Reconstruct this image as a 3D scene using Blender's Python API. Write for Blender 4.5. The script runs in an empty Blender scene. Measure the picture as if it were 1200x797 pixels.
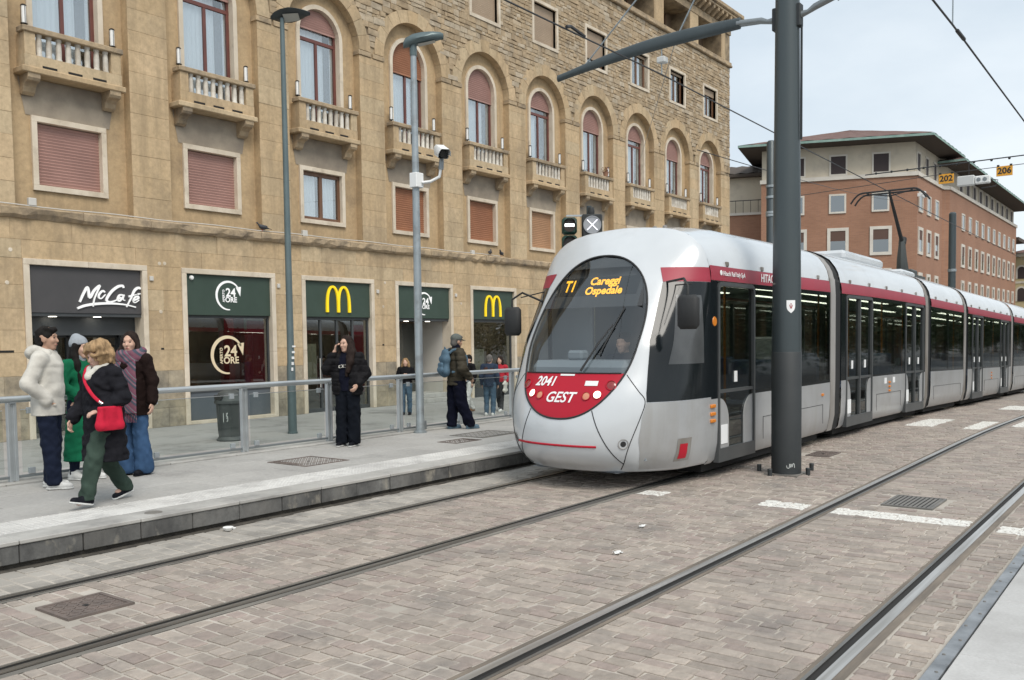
import bpy, math, random
import numpy as np
from mathutils import Vector, Matrix
from mathutils.geometry import tessellate_polygon

SC = bpy.context.scene
COL = SC.collection
R = math.radians
rng = random.Random(7)

# ------------------------------------------------------------------ camera
cam_d = bpy.data.cameras.new('camera')
cam = bpy.data.objects.new('camera', cam_d)
COL.objects.link(cam)
cam_d.sensor_fit = 'HORIZONTAL'
cam_d.sensor_width = 36.0
cam_d.lens = 31.68
cam_d.shift_y = 0.0454
cam_d.clip_start = 0.05
cam_d.clip_end = 5000
CR = Vector((0.60214909, -0.79827491, -0.01317714))
CD = Vector((-0.0498018, -0.02108328, -0.99853657))
CF = Vector((0.79682887, 0.60192413, -0.05245081))
CAMZ = 1.765
m = Matrix.Identity(4)
for i in range(3):
    m[i][0] = CR[i]; m[i][1] = -CD[i]; m[i][2] = -CF[i]
m[2][3] = CAMZ
cam.matrix_world = m
SC.camera = cam

def in_view(x, y, z, mg=0.06):
    p = Vector((x, y, z - CAMZ))
    d = p.dot(CF)
    if d < 0.2: return False
    u = p.dot(CR) / d; v = p.dot(CD) / d
    return abs(u) < 0.568 + mg and -0.429 - mg < v < 0.326 + mg

# ------------------------------------------------------------------ world: bright overcast sky
SUN_EL, SUN_AZ = 52.0, -118.0       # degrees; azimuth of the sun measured from +X towards +Y
W = bpy.data.worlds.new('World'); SC.world = W; W.use_nodes = True
nt = W.node_tree; nt.nodes.clear()
def N(t, tree=None, **k):
    n = (tree or nt).nodes.new(t)
    for a, b in k.items(): setattr(n, a, b)
    return n
wo = N('ShaderNodeOutputWorld'); bg = N('ShaderNodeBackground'); sky = N('ShaderNodeTexSky')
sky.sky_type = 'NISHITA'; sky.sun_disc = False
sky.sun_elevation = R(SUN_EL); sky.sun_rotation = R(90 - SUN_AZ)
sky.air_density = 1.0; sky.dust_density = 4.0; sky.ozone_density = 1.0
sk = N('ShaderNodeMix', data_type='RGBA'); sk.blend_type = 'MULTIPLY'; sk.inputs[0].default_value = 1
nt.links.new(sky.outputs[0], sk.inputs[6]); sk.inputs[7].default_value = (0.9, 0.9, 0.9, 1)
tc = N('ShaderNodeTexCoord'); mp = N('ShaderNodeMapping'); mp.inputs['Scale'].default_value = (1.0, 1.0, 2.4)
n1 = N('ShaderNodeTexNoise'); n1.inputs['Scale'].default_value = 1.7; n1.inputs['Detail'].default_value = 7; n1.inputs['Roughness'].default_value = .55
nt.links.new(tc.outputs['Generated'], mp.inputs[0]); nt.links.new(mp.outputs[0], n1.inputs['Vector'])
rp = N('ShaderNodeValToRGB')
rp.color_ramp.elements[0].position = .38; rp.color_ramp.elements[0].color = (4.45, 5.05, 5.55, 1)
rp.color_ramp.elements[1].position = .62; rp.color_ramp.elements[1].color = (5.8, 6.25, 6.55, 1)
nt.links.new(n1.outputs[0], rp.inputs[0])
mx = N('ShaderNodeMix', data_type='RGBA'); mx.inputs[0].default_value = 0.86
nt.links.new(sk.outputs[2], mx.inputs[6]); nt.links.new(rp.outputs[0], mx.inputs[7])
nt.links.new(mx.outputs[2], bg.inputs[0]); bg.inputs[1].default_value = 0.10
nt.links.new(bg.outputs[0], wo.inputs[0])

sun_d = bpy.data.lights.new('sun', 'SUN'); sun = bpy.data.objects.new('sun', sun_d); COL.objects.link(sun)
sun_d.energy = 1.5; sun_d.angle = R(28); sun_d.color = (1.0, 0.95, 0.87)
sd = Vector((math.cos(R(SUN_EL)) * math.cos(R(SUN_AZ)), math.cos(R(SUN_EL)) * math.sin(R(SUN_AZ)), math.sin(R(SUN_EL))))
sun.rotation_euler = sd.to_track_quat('Z', 'Y').to_euler()
sun.location = (0, 0, 40)

vs = SC.view_settings
vs.view_transform = 'Standard'; vs.look = 'None'; vs.gamma = 1.0; vs.exposure = 0.76
vs.use_curve_mapping = False

# ------------------------------------------------------------------ materials
MATS = {}
def lin(r, g, b):
    f = lambda c: ((c / 255 + .055) / 1.055) ** 2.4 if c > 10 else c / 255 / 12.92
    return (f(r), f(g), f(b))
def mat(name, col, rough=.7, metal=0., col2=None, ns=1.0, nc=(.35, .65), bump=0., bs=30., rand=0., col3=None,
        spec=.5, grime=None, gs=.6, gc=(.5, .75), stretch=(1, 1, 1), coat=0., paint=None, emit=None, local=False, brick=None, sheen=0., streak=None, fine=None):
    M = bpy.data.materials.new(name); M.use_nodes = True; t = M.node_tree; L = t.links.new
    b = t.nodes['Principled BSDF']
    b.inputs['Roughness'].default_value = rough; b.inputs['Metallic'].default_value = metal
    b.inputs['Specular IOR Level'].default_value = spec; b.inputs['Coat Weight'].default_value = coat
    b.inputs['Coat Roughness'].default_value = .08
    if sheen: b.inputs['Sheen Weight'].default_value = sheen
    geo = N('ShaderNodeNewGeometry', t); pos = geo.outputs['Position']
    if local:
        tcn = N('ShaderNodeTexCoord', t); pos = tcn.outputs['Object']
    mpn = N('ShaderNodeMapping', t); mpn.inputs['Scale'].default_value = stretch; L(pos, mpn.inputs[0]); pos_s = mpn.outputs[0]
    def noise(scale, det=5, v=None, ro=.55):
        n = N('ShaderNodeTexNoise', t); n.inputs['Scale'].default_value = scale; n.inputs['Detail'].default_value = det
        n.inputs['Roughness'].default_value = ro; L(v or pos_s, n.inputs['Vector']); return n.outputs[0]
    def mr(src, a, bb, c=0., d=1.):
        n = N('ShaderNodeMapRange', t); n.inputs[1].default_value = a; n.inputs[2].default_value = bb
        n.inputs[3].default_value = c; n.inputs[4].default_value = d; L(src, n.inputs[0]); return n.outputs[0]
    def mix(fac, A, B, mode='MIX'):
        n = N('ShaderNodeMix', t, data_type='RGBA'); n.blend_type = mode
        for k, s in ((0, fac), (6, A), (7, B)):
            if isinstance(s, (int, float)): n.inputs[k].default_value = s
            elif isinstance(s, tuple): n.inputs[k].default_value = (*s, 1)
            else: L(s, n.inputs[k])
        return n.outputs[2]
    def mth(op, a, bb=0.):
        n = N('ShaderNodeMath', t, operation=op)
        for k, s in ((0, a), (1, bb)):
            if isinstance(s, (int, float)): n.inputs[k].default_value = s
            else: L(s, n.inputs[k])
        return n.outputs[0]
    c = tuple(col)
    if brick:
        bt = N('ShaderNodeTexBrick', t)
        bt.inputs['Color1'].default_value = (*col, 1); bt.inputs['Color2'].default_value = (*(col2 or col), 1)
        bt.inputs['Mortar'].default_value = (*brick[3], 1); bt.inputs['Scale'].default_value = 1
        bt.inputs['Mortar Size'].default_value = brick[2]; bt.inputs['Brick Width'].default_value = brick[0]; bt.inputs['Row Height'].default_value = brick[1]
        cb = N('ShaderNodeCombineXYZ', t); sx = N('ShaderNodeSeparateXYZ', t); L(geo.outputs['Position'], sx.inputs[0])
        if brick[4] == 'wall': 
            L(mth('ADD', sx.outputs[0], sx.outputs[1]), cb.inputs[0]); L(sx.outputs[2], cb.inputs[1])
        else:
            L(sx.outputs[1], cb.inputs[0]); L(sx.outputs[0], cb.inputs[1])
        L(cb.outputs[0], bt.inputs['Vector']); c = bt.outputs[0]
        c = mix(mr(noise(ns), *nc, 0, .35), c, tuple(.55 * q for q in col))
    elif col2: c = mix(mr(noise(ns), *nc), c, tuple(col2))
    if rand or col3:
        oi = N('ShaderNodeObjectInfo', t)
        r = mth('FRACT', mth('ADD', oi.outputs['Random'], geo.outputs['Random Per Island']))
        if col3: c = mix(mr(mth('FRACT', mth('MULTIPLY', r, 7.31)), .45, 1.0), c, tuple(col3))
        if rand:
            v = mr(r, 0, 1, 1 - rand, 1 + rand)
            cc = N('ShaderNodeCombineColor', t)
            for k in range(3): L(v, cc.inputs[k])
            c = mix(1.0, c, cc.outputs[0], 'MULTIPLY')
    if grime: c = mix(mr(noise(gs, 8, None, .65), *gc, 0, .8), c, tuple(grime))
    if fine:
        v = mr(noise(fine[0], 8, pos, .7), .30, .70, 1 - fine[1], 1 + fine[1])
        cc = N('ShaderNodeCombineColor', t)
        for k in range(3): L(v, cc.inputs[k])
        c = mix(1.0, c, cc.outputs[0], 'MULTIPLY')
    if streak:
        sm_ = N('ShaderNodeMapping', t); sm_.inputs['Scale'].default_value = (2.6, 2.6, .22); L(pos, sm_.inputs[0])
        c = mix(mr(noise(1.0, 7, sm_.outputs[0], .62), .50, .72, 0, .75), c, tuple(streak))
    if paint:
        px = N('ShaderNodeSeparateXYZ', t); L(geo.outputs['Position'], px.inputs[0])
        wv = mth('MULTIPLY', mth('SUBTRACT', noise(9., 4, geo.outputs['Position']), .5), .10)
        tot = 0.
        for (x0, x1, y0, y1) in paint[1]:
            a = mth('MULTIPLY', mth('GREATER_THAN', mth('ADD', px.outputs[0], wv), x0), mth('LESS_THAN', mth('ADD', px.outputs[0], wv), x1))
            bb = mth('MULTIPLY', mth('GREATER_THAN', mth('ADD', px.outputs[1], wv), y0), mth('LESS_THAN', mth('ADD', px.outputs[1], wv), y1))
            tot = mth('MAXIMUM', tot, mth('MULTIPLY', a, bb))
        wear = mr(noise(26., 6, geo.outputs['Position'], .7), .34, .50)
        c = mix(mth('MULTIPLY', tot, wear), c, tuple(paint[0]))
    if isinstance(c, tuple): b.inputs['Base Color'].default_value = (*c, 1)
    else: L(c, b.inputs['Base Color'])
    if bump:
        bn = N('ShaderNodeBump', t); bn.inputs['Strength'].default_value = 1.0; bn.inputs['Distance'].default_value = bump
        L(noise(bs, 6), bn.inputs['Height']); L(bn.outputs[0], b.inputs['Normal'])
    if emit:
        b.inputs['Emission Color'].default_value = (*emit[0], 1); b.inputs['Emission Strength'].default_value = emit[1]
    MATS[name] = M
    return M
def glass(name, tint=(.5, .55, .55), refl=1.0, rough=.0, base=.04):
    M = bpy.data.materials.new(name); M.use_nodes = True; t = M.node_tree; t.nodes.clear()
    o = N('ShaderNodeOutputMaterial', t); ms = N('ShaderNodeMixShader', t)
    tr = N('ShaderNodeBsdfTransparent', t); tr.inputs[0].default_value = (*tint, 1)
    gl = N('ShaderNodeBsdfGlossy', t); gl.inputs['Roughness'].default_value = rough; gl.inputs[0].default_value = (.93, .96, .97, 1)
    ge = N('ShaderNodeNewGeometry', t); dp = N('ShaderNodeVectorMath', t, operation='DOT_PRODUCT')       # Schlick term, the same from both faces of a thin pane
    t.links.new(ge.outputs['Incoming'], dp.inputs[0]); t.links.new(ge.outputs['Normal'], dp.inputs[1])
    ab = N('ShaderNodeMath', t, operation='ABSOLUTE'); t.links.new(dp.outputs['Value'], ab.inputs[0])
    om = N('ShaderNodeMath', t, operation='SUBTRACT'); om.inputs[0].default_value = 1; t.links.new(ab.outputs[0], om.inputs[1])
    pw = N('ShaderNodeMath', t, operation='POWER'); pw.inputs[1].default_value = 5; t.links.new(om.outputs[0], pw.inputs[0])
    mr = N('ShaderNodeMapRange', t); mr.inputs[1].default_value = 0; mr.inputs[2].default_value = 1; mr.inputs[3].default_value = base; mr.inputs[4].default_value = refl
    t.links.new(pw.outputs[0], mr.inputs[0]); t.links.new(mr.outputs[0], ms.inputs[0])
    t.links.new(tr.outputs[0], ms.inputs[1]); t.links.new(gl.outputs[0], ms.inputs[2]); t.links.new(ms.outputs[0], o.inputs[0])
    MATS[name] = M
    return M

# ------------------------------------------------------------------ mesh builder
class MB:
    def __init__(s): s.v = []; s.f = []; s.mi = []
    def add(s, vs, fs, mi=0):
        o = len(s.v); s.v.extend([tuple(p) for p in vs]); s.f.extend([tuple(i + o for i in f) for f in fs]); s.mi.extend([mi] * len(fs)); return s
    def box(s, x0, x1, y0, y1, z0, z1, mi=0):
        return s.add([(x0, y0, z0), (x1, y0, z0), (x1, y1, z0), (x0, y1, z0), (x0, y0, z1), (x1, y0, z1), (x1, y1, z1), (x0, y1, z1)],
                     [(3, 2, 1, 0), (4, 5, 6, 7), (0, 1, 5, 4), (1, 2, 6, 5), (2, 3, 7, 6), (3, 0, 4, 7)], mi)
    def cbox(s, x0, x1, y0, y1, z0, z1, c=.01, mi=0):
        # chamfered box
        X = (x0, x1); Yy = (y0, y1); Zz = (z0, z1); vs = []; idx = {}
        for i in (0, 1):
            for j in (0, 1):
                for k in (0, 1):
                    sx, sy, sz = (c if i == 0 else -c), (c if j == 0 else -c), (c if k == 0 else -c)
                    for a, p in enumerate(((X[i], Yy[j] + sy, Zz[k] + sz), (X[i] + sx, Yy[j], Zz[k] + sz), (X[i] + sx, Yy[j] + sy, Zz[k]))):
                        idx[i, j, k, a] = len(vs); vs.append(p)
        q = lambda *t: idx[t]
        fs = []
        for i in (0, 1):
            f = [q(i, 0, 0, 0), q(i, 1, 0, 0), q(i, 1, 1, 0), q(i, 0, 1, 0)]; fs.append(f[::-1] if i == 0 else f)
            f = [q(0, i, 0, 1), q(1, i, 0, 1), q(1, i, 1, 1), q(0, i, 1, 1)]; fs.append(f if i == 0 else f[::-1])
            f = [q(0, 0, i, 2), q(1, 0, i, 2), q(1, 1, i, 2), q(0, 1, i, 2)]; fs.append(f[::-1] if i == 0 else f)
        for j in (0, 1):
            for k in (0, 1):
                f = [q(0, j, k, 1), q(1, j, k, 1), q(1, j, k, 2), q(0, j, k, 2)]; fs.append(f if j == k else f[::-1])
                f = [q(j, 0, k, 0), q(j, 1, k, 0), q(j, 1, k, 2), q(j, 0, k, 2)]; fs.append(f if j != k else f[::-1])
                f = [q(j, k, 0, 0), q(j, k, 1, 0), q(j, k, 1, 1), q(j, k, 0, 1)]; fs.append(f if j == k else f[::-1])
        for i in (0, 1):
            for j in (0, 1):
                for k in (0, 1):
                    f = [q(i, j, k, 0), q(i, j, k, 1), q(i, j, k, 2)]; fs.append(f if (i + j + k) % 2 else f[::-1])
        return s.add(vs, fs, mi)
    def grid(s, P, closed_u=False, closed_v=False, mi=0, flip=False):
        n = len(P); mm = len(P[0]); vs = [p for row in P for p in row]; fs = []
        for i in range(n if closed_u else n - 1):
            for j in range(mm if closed_v else mm - 1):
                a, b, c, d = i * mm + j, i * mm + (j + 1) % mm, ((i + 1) % n) * mm + (j + 1) % mm, ((i + 1) % n) * mm + j
                fs.append((a, d, c, b) if flip else (a, b, c, d))
        return s.add(vs, fs, mi)
    def tube(s, pts, r, n=8, caps=True, mi=0, side=None, flat=1.0):
        pts = [Vector(p) for p in pts]; rr = r if isinstance(r, (list, tuple)) else [r] * len(pts)
        P = []; prev = None
        for i, p in enumerate(pts):
            t = (pts[min(i + 1, len(pts) - 1)] - pts[max(i - 1, 0)]).normalized()
            ref = Vector(side) if side else (prev if prev else (Vector((0, 0, 1)) if abs(t.z) < .9 else Vector((1, 0, 0))))
            a = (ref - t * ref.dot(t)).normalized(); prev = a; b = t.cross(a)
            P.append([p + a * (rr[i] * math.cos(2 * math.pi * k / n)) + b * (rr[i] * flat * math.sin(2 * math.pi * k / n)) for k in range(n)])
        o = len(s.v); s.grid(P, closed_v=True, mi=mi)
        if caps:
            s.f.append(tuple(o + k for k in range(n))[::-1]); s.f.append(tuple(o + (len(pts) - 1) * n + k for k in range(n))); s.mi += [mi, mi]
        return s
    def lathe(s, prof, c=(0, 0, 0), n=16, mi=0, axis='z'):
        P = []
        for (r, z) in prof:
            row = []
            for k in range(n):
                a = 2 * math.pi * k / n
                q = (r * math.cos(a), r * math.sin(a), z)
                if axis == 'x': q = (q[2], q[0], q[1])
                if axis == 'y': q = (q[1], q[2], q[0])
                row.append((q[0] + c[0], q[1] + c[1], q[2] + c[2]))
            P.append(row)
        return s.grid(P, closed_v=True, mi=mi)
    def sphere(s, c, r, n=12, m=8, mi=0):
        rx, ry, rz = r if isinstance(r, (tuple, list)) else (r, r, r)
        P = [[(c[0] + rx * math.sin(math.pi * i / m) * math.cos(2 * math.pi * k / n), c[1] + ry * math.sin(math.pi * i / m) * math.sin(2 * math.pi * k / n), c[2] - rz * math.cos(math.pi * i / m)) for k in range(n)] for i in range(m + 1)]
        return s.grid(P, closed_v=True, mi=mi)
    def poly(s, outer, holes, fn, depth_fn=None, mi=0, side_mi=None):
        """2D polygon with holes -> front face by fn(a,b), back/sides by depth_fn."""
        loops = [[Vector((a, b, 0)) for a, b in outer]] + [[Vector((a, b, 0)) for a, b in h] for h in holes]
        tri = tessellate_polygon(loops); flat = [p for l in loops for p in l]
        vs = [fn(p.x, p.y) for p in flat]
        s.add(vs, [tuple(t) for t in tri], mi)
        if depth_fn:
            bk = [depth_fn(p.x, p.y) for p in flat]; o = len(s.v); nn = len(flat)
            s.v.extend([tuple(p) for p in vs] + [tuple(p) for p in bk]); k = 0
            smi = mi if side_mi is None else side_mi
            for l in loops:
                ln = len(l)
                for i in range(ln):
                    s.f.append((o + k + i, o + k + (i + 1) % ln, o + nn + k + (i + 1) % ln, o + nn + k + i)); s.mi.append(smi)
                k += ln
        return s
    def mesh(s, name, mats, smooth=None):
        me = bpy.data.meshes.new(name); me.from_pydata(s.v, [], s.f)
        for q in (mats if isinstance(mats, (list, tuple)) else [mats]): me.materials.append(q)
        if any(s.mi): me.polygons.foreach_set('material_index', s.mi)
        fix(me)
        if smooth is not None:
            me.polygons.foreach_set('use_smooth', [True] * len(me.polygons))
            if smooth < 179: me.set_sharp_from_angle(angle=R(smooth))
        me.update(); return me
    def obj(s, name, mats, parent=None, loc=None, smooth=None, rot=None, **kw):
        return O(name, s.mesh(name, mats, smooth), parent, loc, rot, **kw)
import bmesh
def fix(me):
    bm = bmesh.new(); bm.from_mesh(me); bmesh.ops.recalc_face_normals(bm, faces=bm.faces); bm.to_mesh(me); bm.free()
def O(name, me, parent=None, loc=None, rot=None, label=None, cat=None, group=None, kind=None):
    o = bpy.data.objects.new(name, me); COL.objects.link(o)
    if parent: o.parent = parent
    if loc is not None: o.location = loc
    if rot is not None: o.rotation_euler = rot
    tag(o, label, cat, group, kind); return o
def tag(o, label=None, cat=None, group=None, kind=None):
    if label: o['label'] = label
    if cat: o['category'] = cat
    if group: o['group'] = group
    if kind: o['kind'] = kind
    return o
def E(name, loc, label, cat, rz=0, group=None):
    o = bpy.data.objects.new(name, None); COL.objects.link(o); o.location = loc; o.rotation_euler = (0, 0, rz); o.empty_display_size = .2
    return tag(o, label, cat, group)
def copytree(o, parent=None, loc=None):
    c = o.copy(); COL.objects.link(c); c.parent = parent
    if loc is not None: c.location = loc
    for ch in o.children: copytree(ch, c)
    return c
def text_mesh(body, size, depth, name, m, bold=0., shear=0., sx=1., space=1.0, align='CENTER'):
    cu = bpy.data.curves.new('t', 'FONT'); cu.body = body; cu.size = size; cu.extrude = depth; cu.offset = bold; cu.shear = shear
    cu.space_character = space; cu.align_x = align; cu.align_y = 'CENTER'; cu.resolution_u = 3
    ob = bpy.data.objects.new('t', cu); me = bpy.data.meshes.new_from_object(ob); bpy.data.objects.remove(ob)
    me.name = name; me.materials.clear(); me.materials.append(m)
    if sx != 1: me.transform(Matrix.Diagonal((sx, 1, 1, 1)))
    return me
def catmull(pts, n=6):
    out = []; P = [pts[0]] + list(pts) + [pts[-1]]
    for i in range(1, len(P) - 2):
        p0, p1, p2, p3 = [np.array(q, float) for q in P[i - 1:i + 3]]
        for k in range(n):
            t = k / n
            out.append(tuple(.5 * (2 * p1 + (p2 - p0) * t + (2 * p0 - 5 * p1 + 4 * p2 - p3) * t * t + (3 * p1 - p0 - 3 * p2 + p3) * t ** 3)))
    out.append(tuple(pts[-1])); return out
def stroke(mb, pts, w, fn, bk, mi=0):
    """flat ribbon along 2D pts with width(s) w, front by fn, back by bk"""
    n = len(pts); L = []; Rr = []
    for i in range(n):
        a = np.array(pts[max(i - 1, 0)]); b = np.array(pts[min(i + 1, n - 1)]); t = b - a; t = t / (np.linalg.norm(t) + 1e-9)
        nn = np.array([-t[1], t[0]]); ww = (w[i] if isinstance(w, (list, tuple)) else w) / 2; p = np.array(pts[i])
        L.append(p + nn * ww); Rr.append(p - nn * ww)
    mb.grid([[fn(*l), fn(*r)] for l, r in zip(L, Rr)], mi=mi)
    ring = L + Rr[::-1]; mb.grid([[fn(*p), bk(*p)] for p in ring + ring[:1]], mi=mi)

# ground falls gently away along the street
def gz(x):
    t = min(max(x - 15., 0.), 6.)
    return -.022 * t * t / 12. - .022 * min(max(x - 21., 0.), 30.)
SW = -.42        # level of the pavement in front of the shops
F = 21.48        # plane of the stone building's front
# ================================================================== GROUND, TRACKS, PLATFORM
PAINT = [(8.93, 9.20, 4.70, 5.02), (9.02, 9.32, 3.13, 3.62), (8.98, 9.30, 1.62, 2.88), (8.90, 9.22, 0.95, 1.36),
         (18.7, 20.9, 3.98, 4.5), (18.5, 20.7, 3.12, 3.42), (19.5, 21.4, 1.65, 2.75), (25.5, 27.5, 2.4, 3.9)]
mat('mortar', (.46, .42, .37), .95, col2=(.33, .30, .26), ns=1.3, bump=.004, bs=60, paint=((.62, .61, .58), PAINT))
mat('sett', (.335, .290, .248), .75, col2=(.28, .243, .212), ns=1.3, col3=(.285, .232, .206), rand=.16, fine=(14., .16), bump=.008, bs=24,
    grime=(.19, .172, .158), gs=1.6, gc=(.52, .72), paint=((.66, .65, .61), PAINT), spec=.4)
mat('grey_stone', (.36, .335, .30), .8, col2=(.29, .27, .24), ns=1.2, rand=.12, bump=.004, bs=25, grime=(.12, .115, .11), gs=1.6, gc=(.5, .7))
mat('road_far', (.31, .275, .245), .85, col2=(.26, .23, .21), ns=.5, brick=(.26, .115, .012, (.36, .33, .29), 'floor'))
mat('asphalt', (.145, .142, .138), .9, col2=(.18, .175, .168), ns=.5, bump=.004, bs=90, grime=(.10, .098, .095), gs=.9)
mat('sidewalk', (.33, .325, .315), .9, col2=(.28, .275, .265), ns=.35, bump=.003, bs=80, grime=(.16, .155, .15), gs=1.2, gc=(.52, .7))
mat('terrain', (.13, .125, .12), .95, col2=(.16, .155, .14), ns=.05)
mat('steel_bright', (.64, .625, .60), .42, .8, col2=(.42, .40, .37), ns=4, stretch=(.15, 6, 1), bump=.0006, bs=40)
mat('steel_dull', (.30, .29, .27), .42, .75, col2=(.15, .14, .125), ns=3, stretch=(.2, 6, 1), bump=.001, bs=40)
mat('groove_dark', (.018, .017, .016), .9)  # near-black puts the shade of a deeper groove into the colour
mat('rail_seal', (.12, .112, .10), .85, col2=(.20, .185, .16), ns=2.2, bump=.004, bs=30, stretch=(.6, 3, 1))
mat('rust_brown', (.20, .165, .13), .8, col2=(.13, .11, .09), ns=3, bump=.004, bs=25, stretch=(.5, 3, 1))
mat('platform_slab', (.385, .375, .355), .85, col2=(.325, .315, .30), ns=.8, rand=.07, bump=.002, bs=70, grime=(.23, .225, .215), gs=1.3, gc=(.55, .75), fine=(26., .13))
mat('tactile', (.58, .57, .545), .75, col2=(.48, .47, .45), ns=2, rand=.07, bump=.003, bs=60, grime=(.3, .29, .28), gs=2.2, gc=(.5, .7))
mat('coping', (.44, .43, .405), .8, col2=(.34, .33, .31), ns=1.5, rand=.08, bump=.002, bs=60, grime=(.16, .155, .15), gs=1.7, gc=(.5, .72))
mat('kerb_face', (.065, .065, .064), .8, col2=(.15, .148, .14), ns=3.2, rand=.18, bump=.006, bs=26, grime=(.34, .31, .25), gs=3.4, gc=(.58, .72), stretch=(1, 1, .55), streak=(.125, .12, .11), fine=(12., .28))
mat('granite', (.47, .465, .455), .72, col2=(.42, .415, .405), ns=55, rand=.05, bump=.0012, bs=120, grime=(.28, .27, .26), gs=.9, gc=(.5, .75))
mat('lead_strip', (.36, .375, .39), .45, .6, col2=(.19, .2, .21), ns=5, bump=.003, bs=18)
mat('iron', (.19, .15, .132), .7, .2, col2=(.125, .105, .095), ns=5, bump=.002, bs=50)
mat('iron_grey', (.16, .155, .145), .65, .3, col2=(.22, .205, .185), ns=5, bump=.002, bs=50)
mat('dirt', (.045, .04, .034), 1., col2=(.09, .08, .065), ns=9, bump=.01, bs=30)
mat('white_paper', (.75, .75, .73), .8)

XS = [-8 + 1.0 * i for i in range(24)] + [16 + 2 * i for i in range(23)] + [70, 100, 160, 260]
def strip(y0, y1, dz, x0=-8, x1=260):
    xs = [x for x in XS if x0 < x < x1]; xs = [x0] + xs + [x1]
    return MB().grid([[(x, y0, gz(x) + dz), (x, y1, gz(x) + dz)] for x in xs])
ground = MB().grid([[(x, y, -1.25 if abs(x) < 400 else -1.3) for y in (-900, -60, 60, 900)] for x in (-900, -60, 300, 1500)]).obj('ground', MATS['terrain'], kind='structure')
road = strip(1.0, 7.47, -.0098, -8, 31).obj('road', MATS['mortar'], kind='structure')
strip(1.0, 7.47, -.004, 31, 260).obj('road_surface', MATS['road_far'], road)
strip(-40, 1.0, -.06, -30, 260).obj('street', MATS['asphalt'], kind='structure')

RAILS = [(6.63, -1, 'dull'), (5.11, 1, 'dull'), (2.99, -1, 'bright'), (1.475, 1, 'bright')]     # head centre, inner side (-1 = towards -y)
COVERS = [(2.79, 3.31, 5.70, 6.20), (9.66, 10.4, 2.02, 2.58), (13.1, 13.75, 4.15, 4.55), (4.2, 4.2, 4.2, 4.2)]
POLE = (11.255, 4.12)
bands = [(1.10, 1.385), (1.605, 2.86), (3.08, 5.02), (5.24, 6.50), (6.72, 7.36)]
setts = []
sr = random.Random(3)
def sett_mb(x0, x1, y0, y1, top, inset=.009, jit=.006, hb=.03):
    j = lambda a=jit: sr.uniform(-a, a)
    c = [(x0 + j(), y0 + j()), (x1 + j(), y0 + j()), (x1 + j(), y1 + j()), (x0 + j(), y1 + j())]
    cx, cy = (x0 + x1) / 2, (y0 + y1) / 2
    zb = gz(cx) - hb; zt = gz(cx) + top
    tx, ty = sr.uniform(-.012, .012), sr.uniform(-.012, .012)
    lo = [(x, y, zb) for x, y in c]; mid = [(x, y, zt - .006) for x, y in c]
    hi = [(x + (inset if x < cx else -inset), y + (inset if y < cy else -inset), zt + tx * (x - cx) + ty * (y - cy)) for x, y in c]
    mb = MB(); v = lo + mid + hi
    fs = [(8, 9, 10, 11)]
    for k in range(4):
        n = (k + 1) % 4; fs += [(k, n, 4 + n, 4 + k), (4 + k, 4 + n, 8 + n, 8 + k)]
    return mb.add(v, fs), (cx, cy)
for bi, (b0, b1) in enumerate(bands):
    x = -2.2
    big = bi == 4
    while x < 31:
        w = sr.uniform(.08, .108) if not big else sr.uniform(.12, .18)
        if bi in (2, 3): w = sr.uniform(.095, .128)
        w = min(w, 31 - x) if 31 - x > .08 else 31 - x
        y = b0
        first = True
        while y < b1 - .01:
            l = (sr.uniform(.12, .24) if bi != 2 else sr.uniform(.11, .20)) if not big else sr.uniform(.14, .28)
            if first: l *= sr.uniform(.4, 1.); first = False
            if b1 - (y + l) < .09: l = b1 - y
            cx, cy = x + w / 2, y + l / 2
            bad = any(c[0] - w * .42 < cx < c[1] + w * .42 and c[2] - l * .36 < cy < c[3] + l * .36 for c in COVERS)
            if not bad and in_view(cx, cy, gz(cx), .45 if cx < 14 else .1):
                g = (.005 if bi == 1 else .009) if not big else .0065
                setts.append((x + g, x + w - g, y + g, y + l - g, sr.uniform(-.005, .004) - (.004 if big else 0), big))
            y += l
        x += w
setts.sort(key=lambda q: (not in_view(q[0], q[2], 0, -.01), q[0] ** 2 + q[2] ** 2))
nset = 0; rest = MB(); restb = MB()
for q in setts:
    mb, _ = sett_mb(*q[:5], jit=(.0085 if not q[5] else .006))
    if nset < 300 and not q[5]:
        mb.obj('paving_sett', MATS['sett'], road); nset += 1
    else: (restb if q[5] else rest).add(mb.v, mb.f)
rest.obj('paving_setts', MATS['sett'], road, kind='stuff')
restb.obj('border_stones', MATS['grey_stone'], road, kind='stuff')

LBL = ['dull grooved tram rail nearest the platform kerb', 'dull grooved tram rail under the right side of the tram',
       'polished tram rail running past the foot of the dark mast', 'polished tram rail nearest the light pavement slabs']
for k, (yc, d, st) in enumerate(RAILS):
    # d=+1: inner side is towards +y ; groove lies on the inner side
    rail = E('tram_rail', (0, yc, 0), LBL[k], 'rail')
    xs = [-3] + [x for x in XS if -3 < x < 70] + [75]
    def seg(name, a, b, za, zb, m, sm=None):
        a, b = (a, b) if d > 0 else (-b, -a)
        if d < 0: za, zb = zb, za
        MB().grid([[(x, a, gz(x) + za), (x, b, gz(x) + zb)] for x in xs]).obj(name, MATS[m], rail)
    ms = 'steel_' + st
    seg('rail_head', -.034, .030, .002, .004, ms)
    seg('gauge_face', .030, .034, .004, -.0088, 'groove_dark')
    seg('groove', .034, .076, -.0088, -.0088, 'groove_dark')
    seg('rail_lip', .076, .098, .001, .001, 'steel_dull')
    seg('lip_face', .074, .076, -.0088, .001, 'groove_dark')
    wid = .10 if k == 3 else .03
    seg('inner_seal', .098, .128, -.001, -.004, 'rust_brown' if k >= 2 else 'rail_seal')
    seg('outer_seal', -.034 - .05, -.034, -.005, -.001, 'rail_seal' if k < 2 else 'rust_brown')

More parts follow.
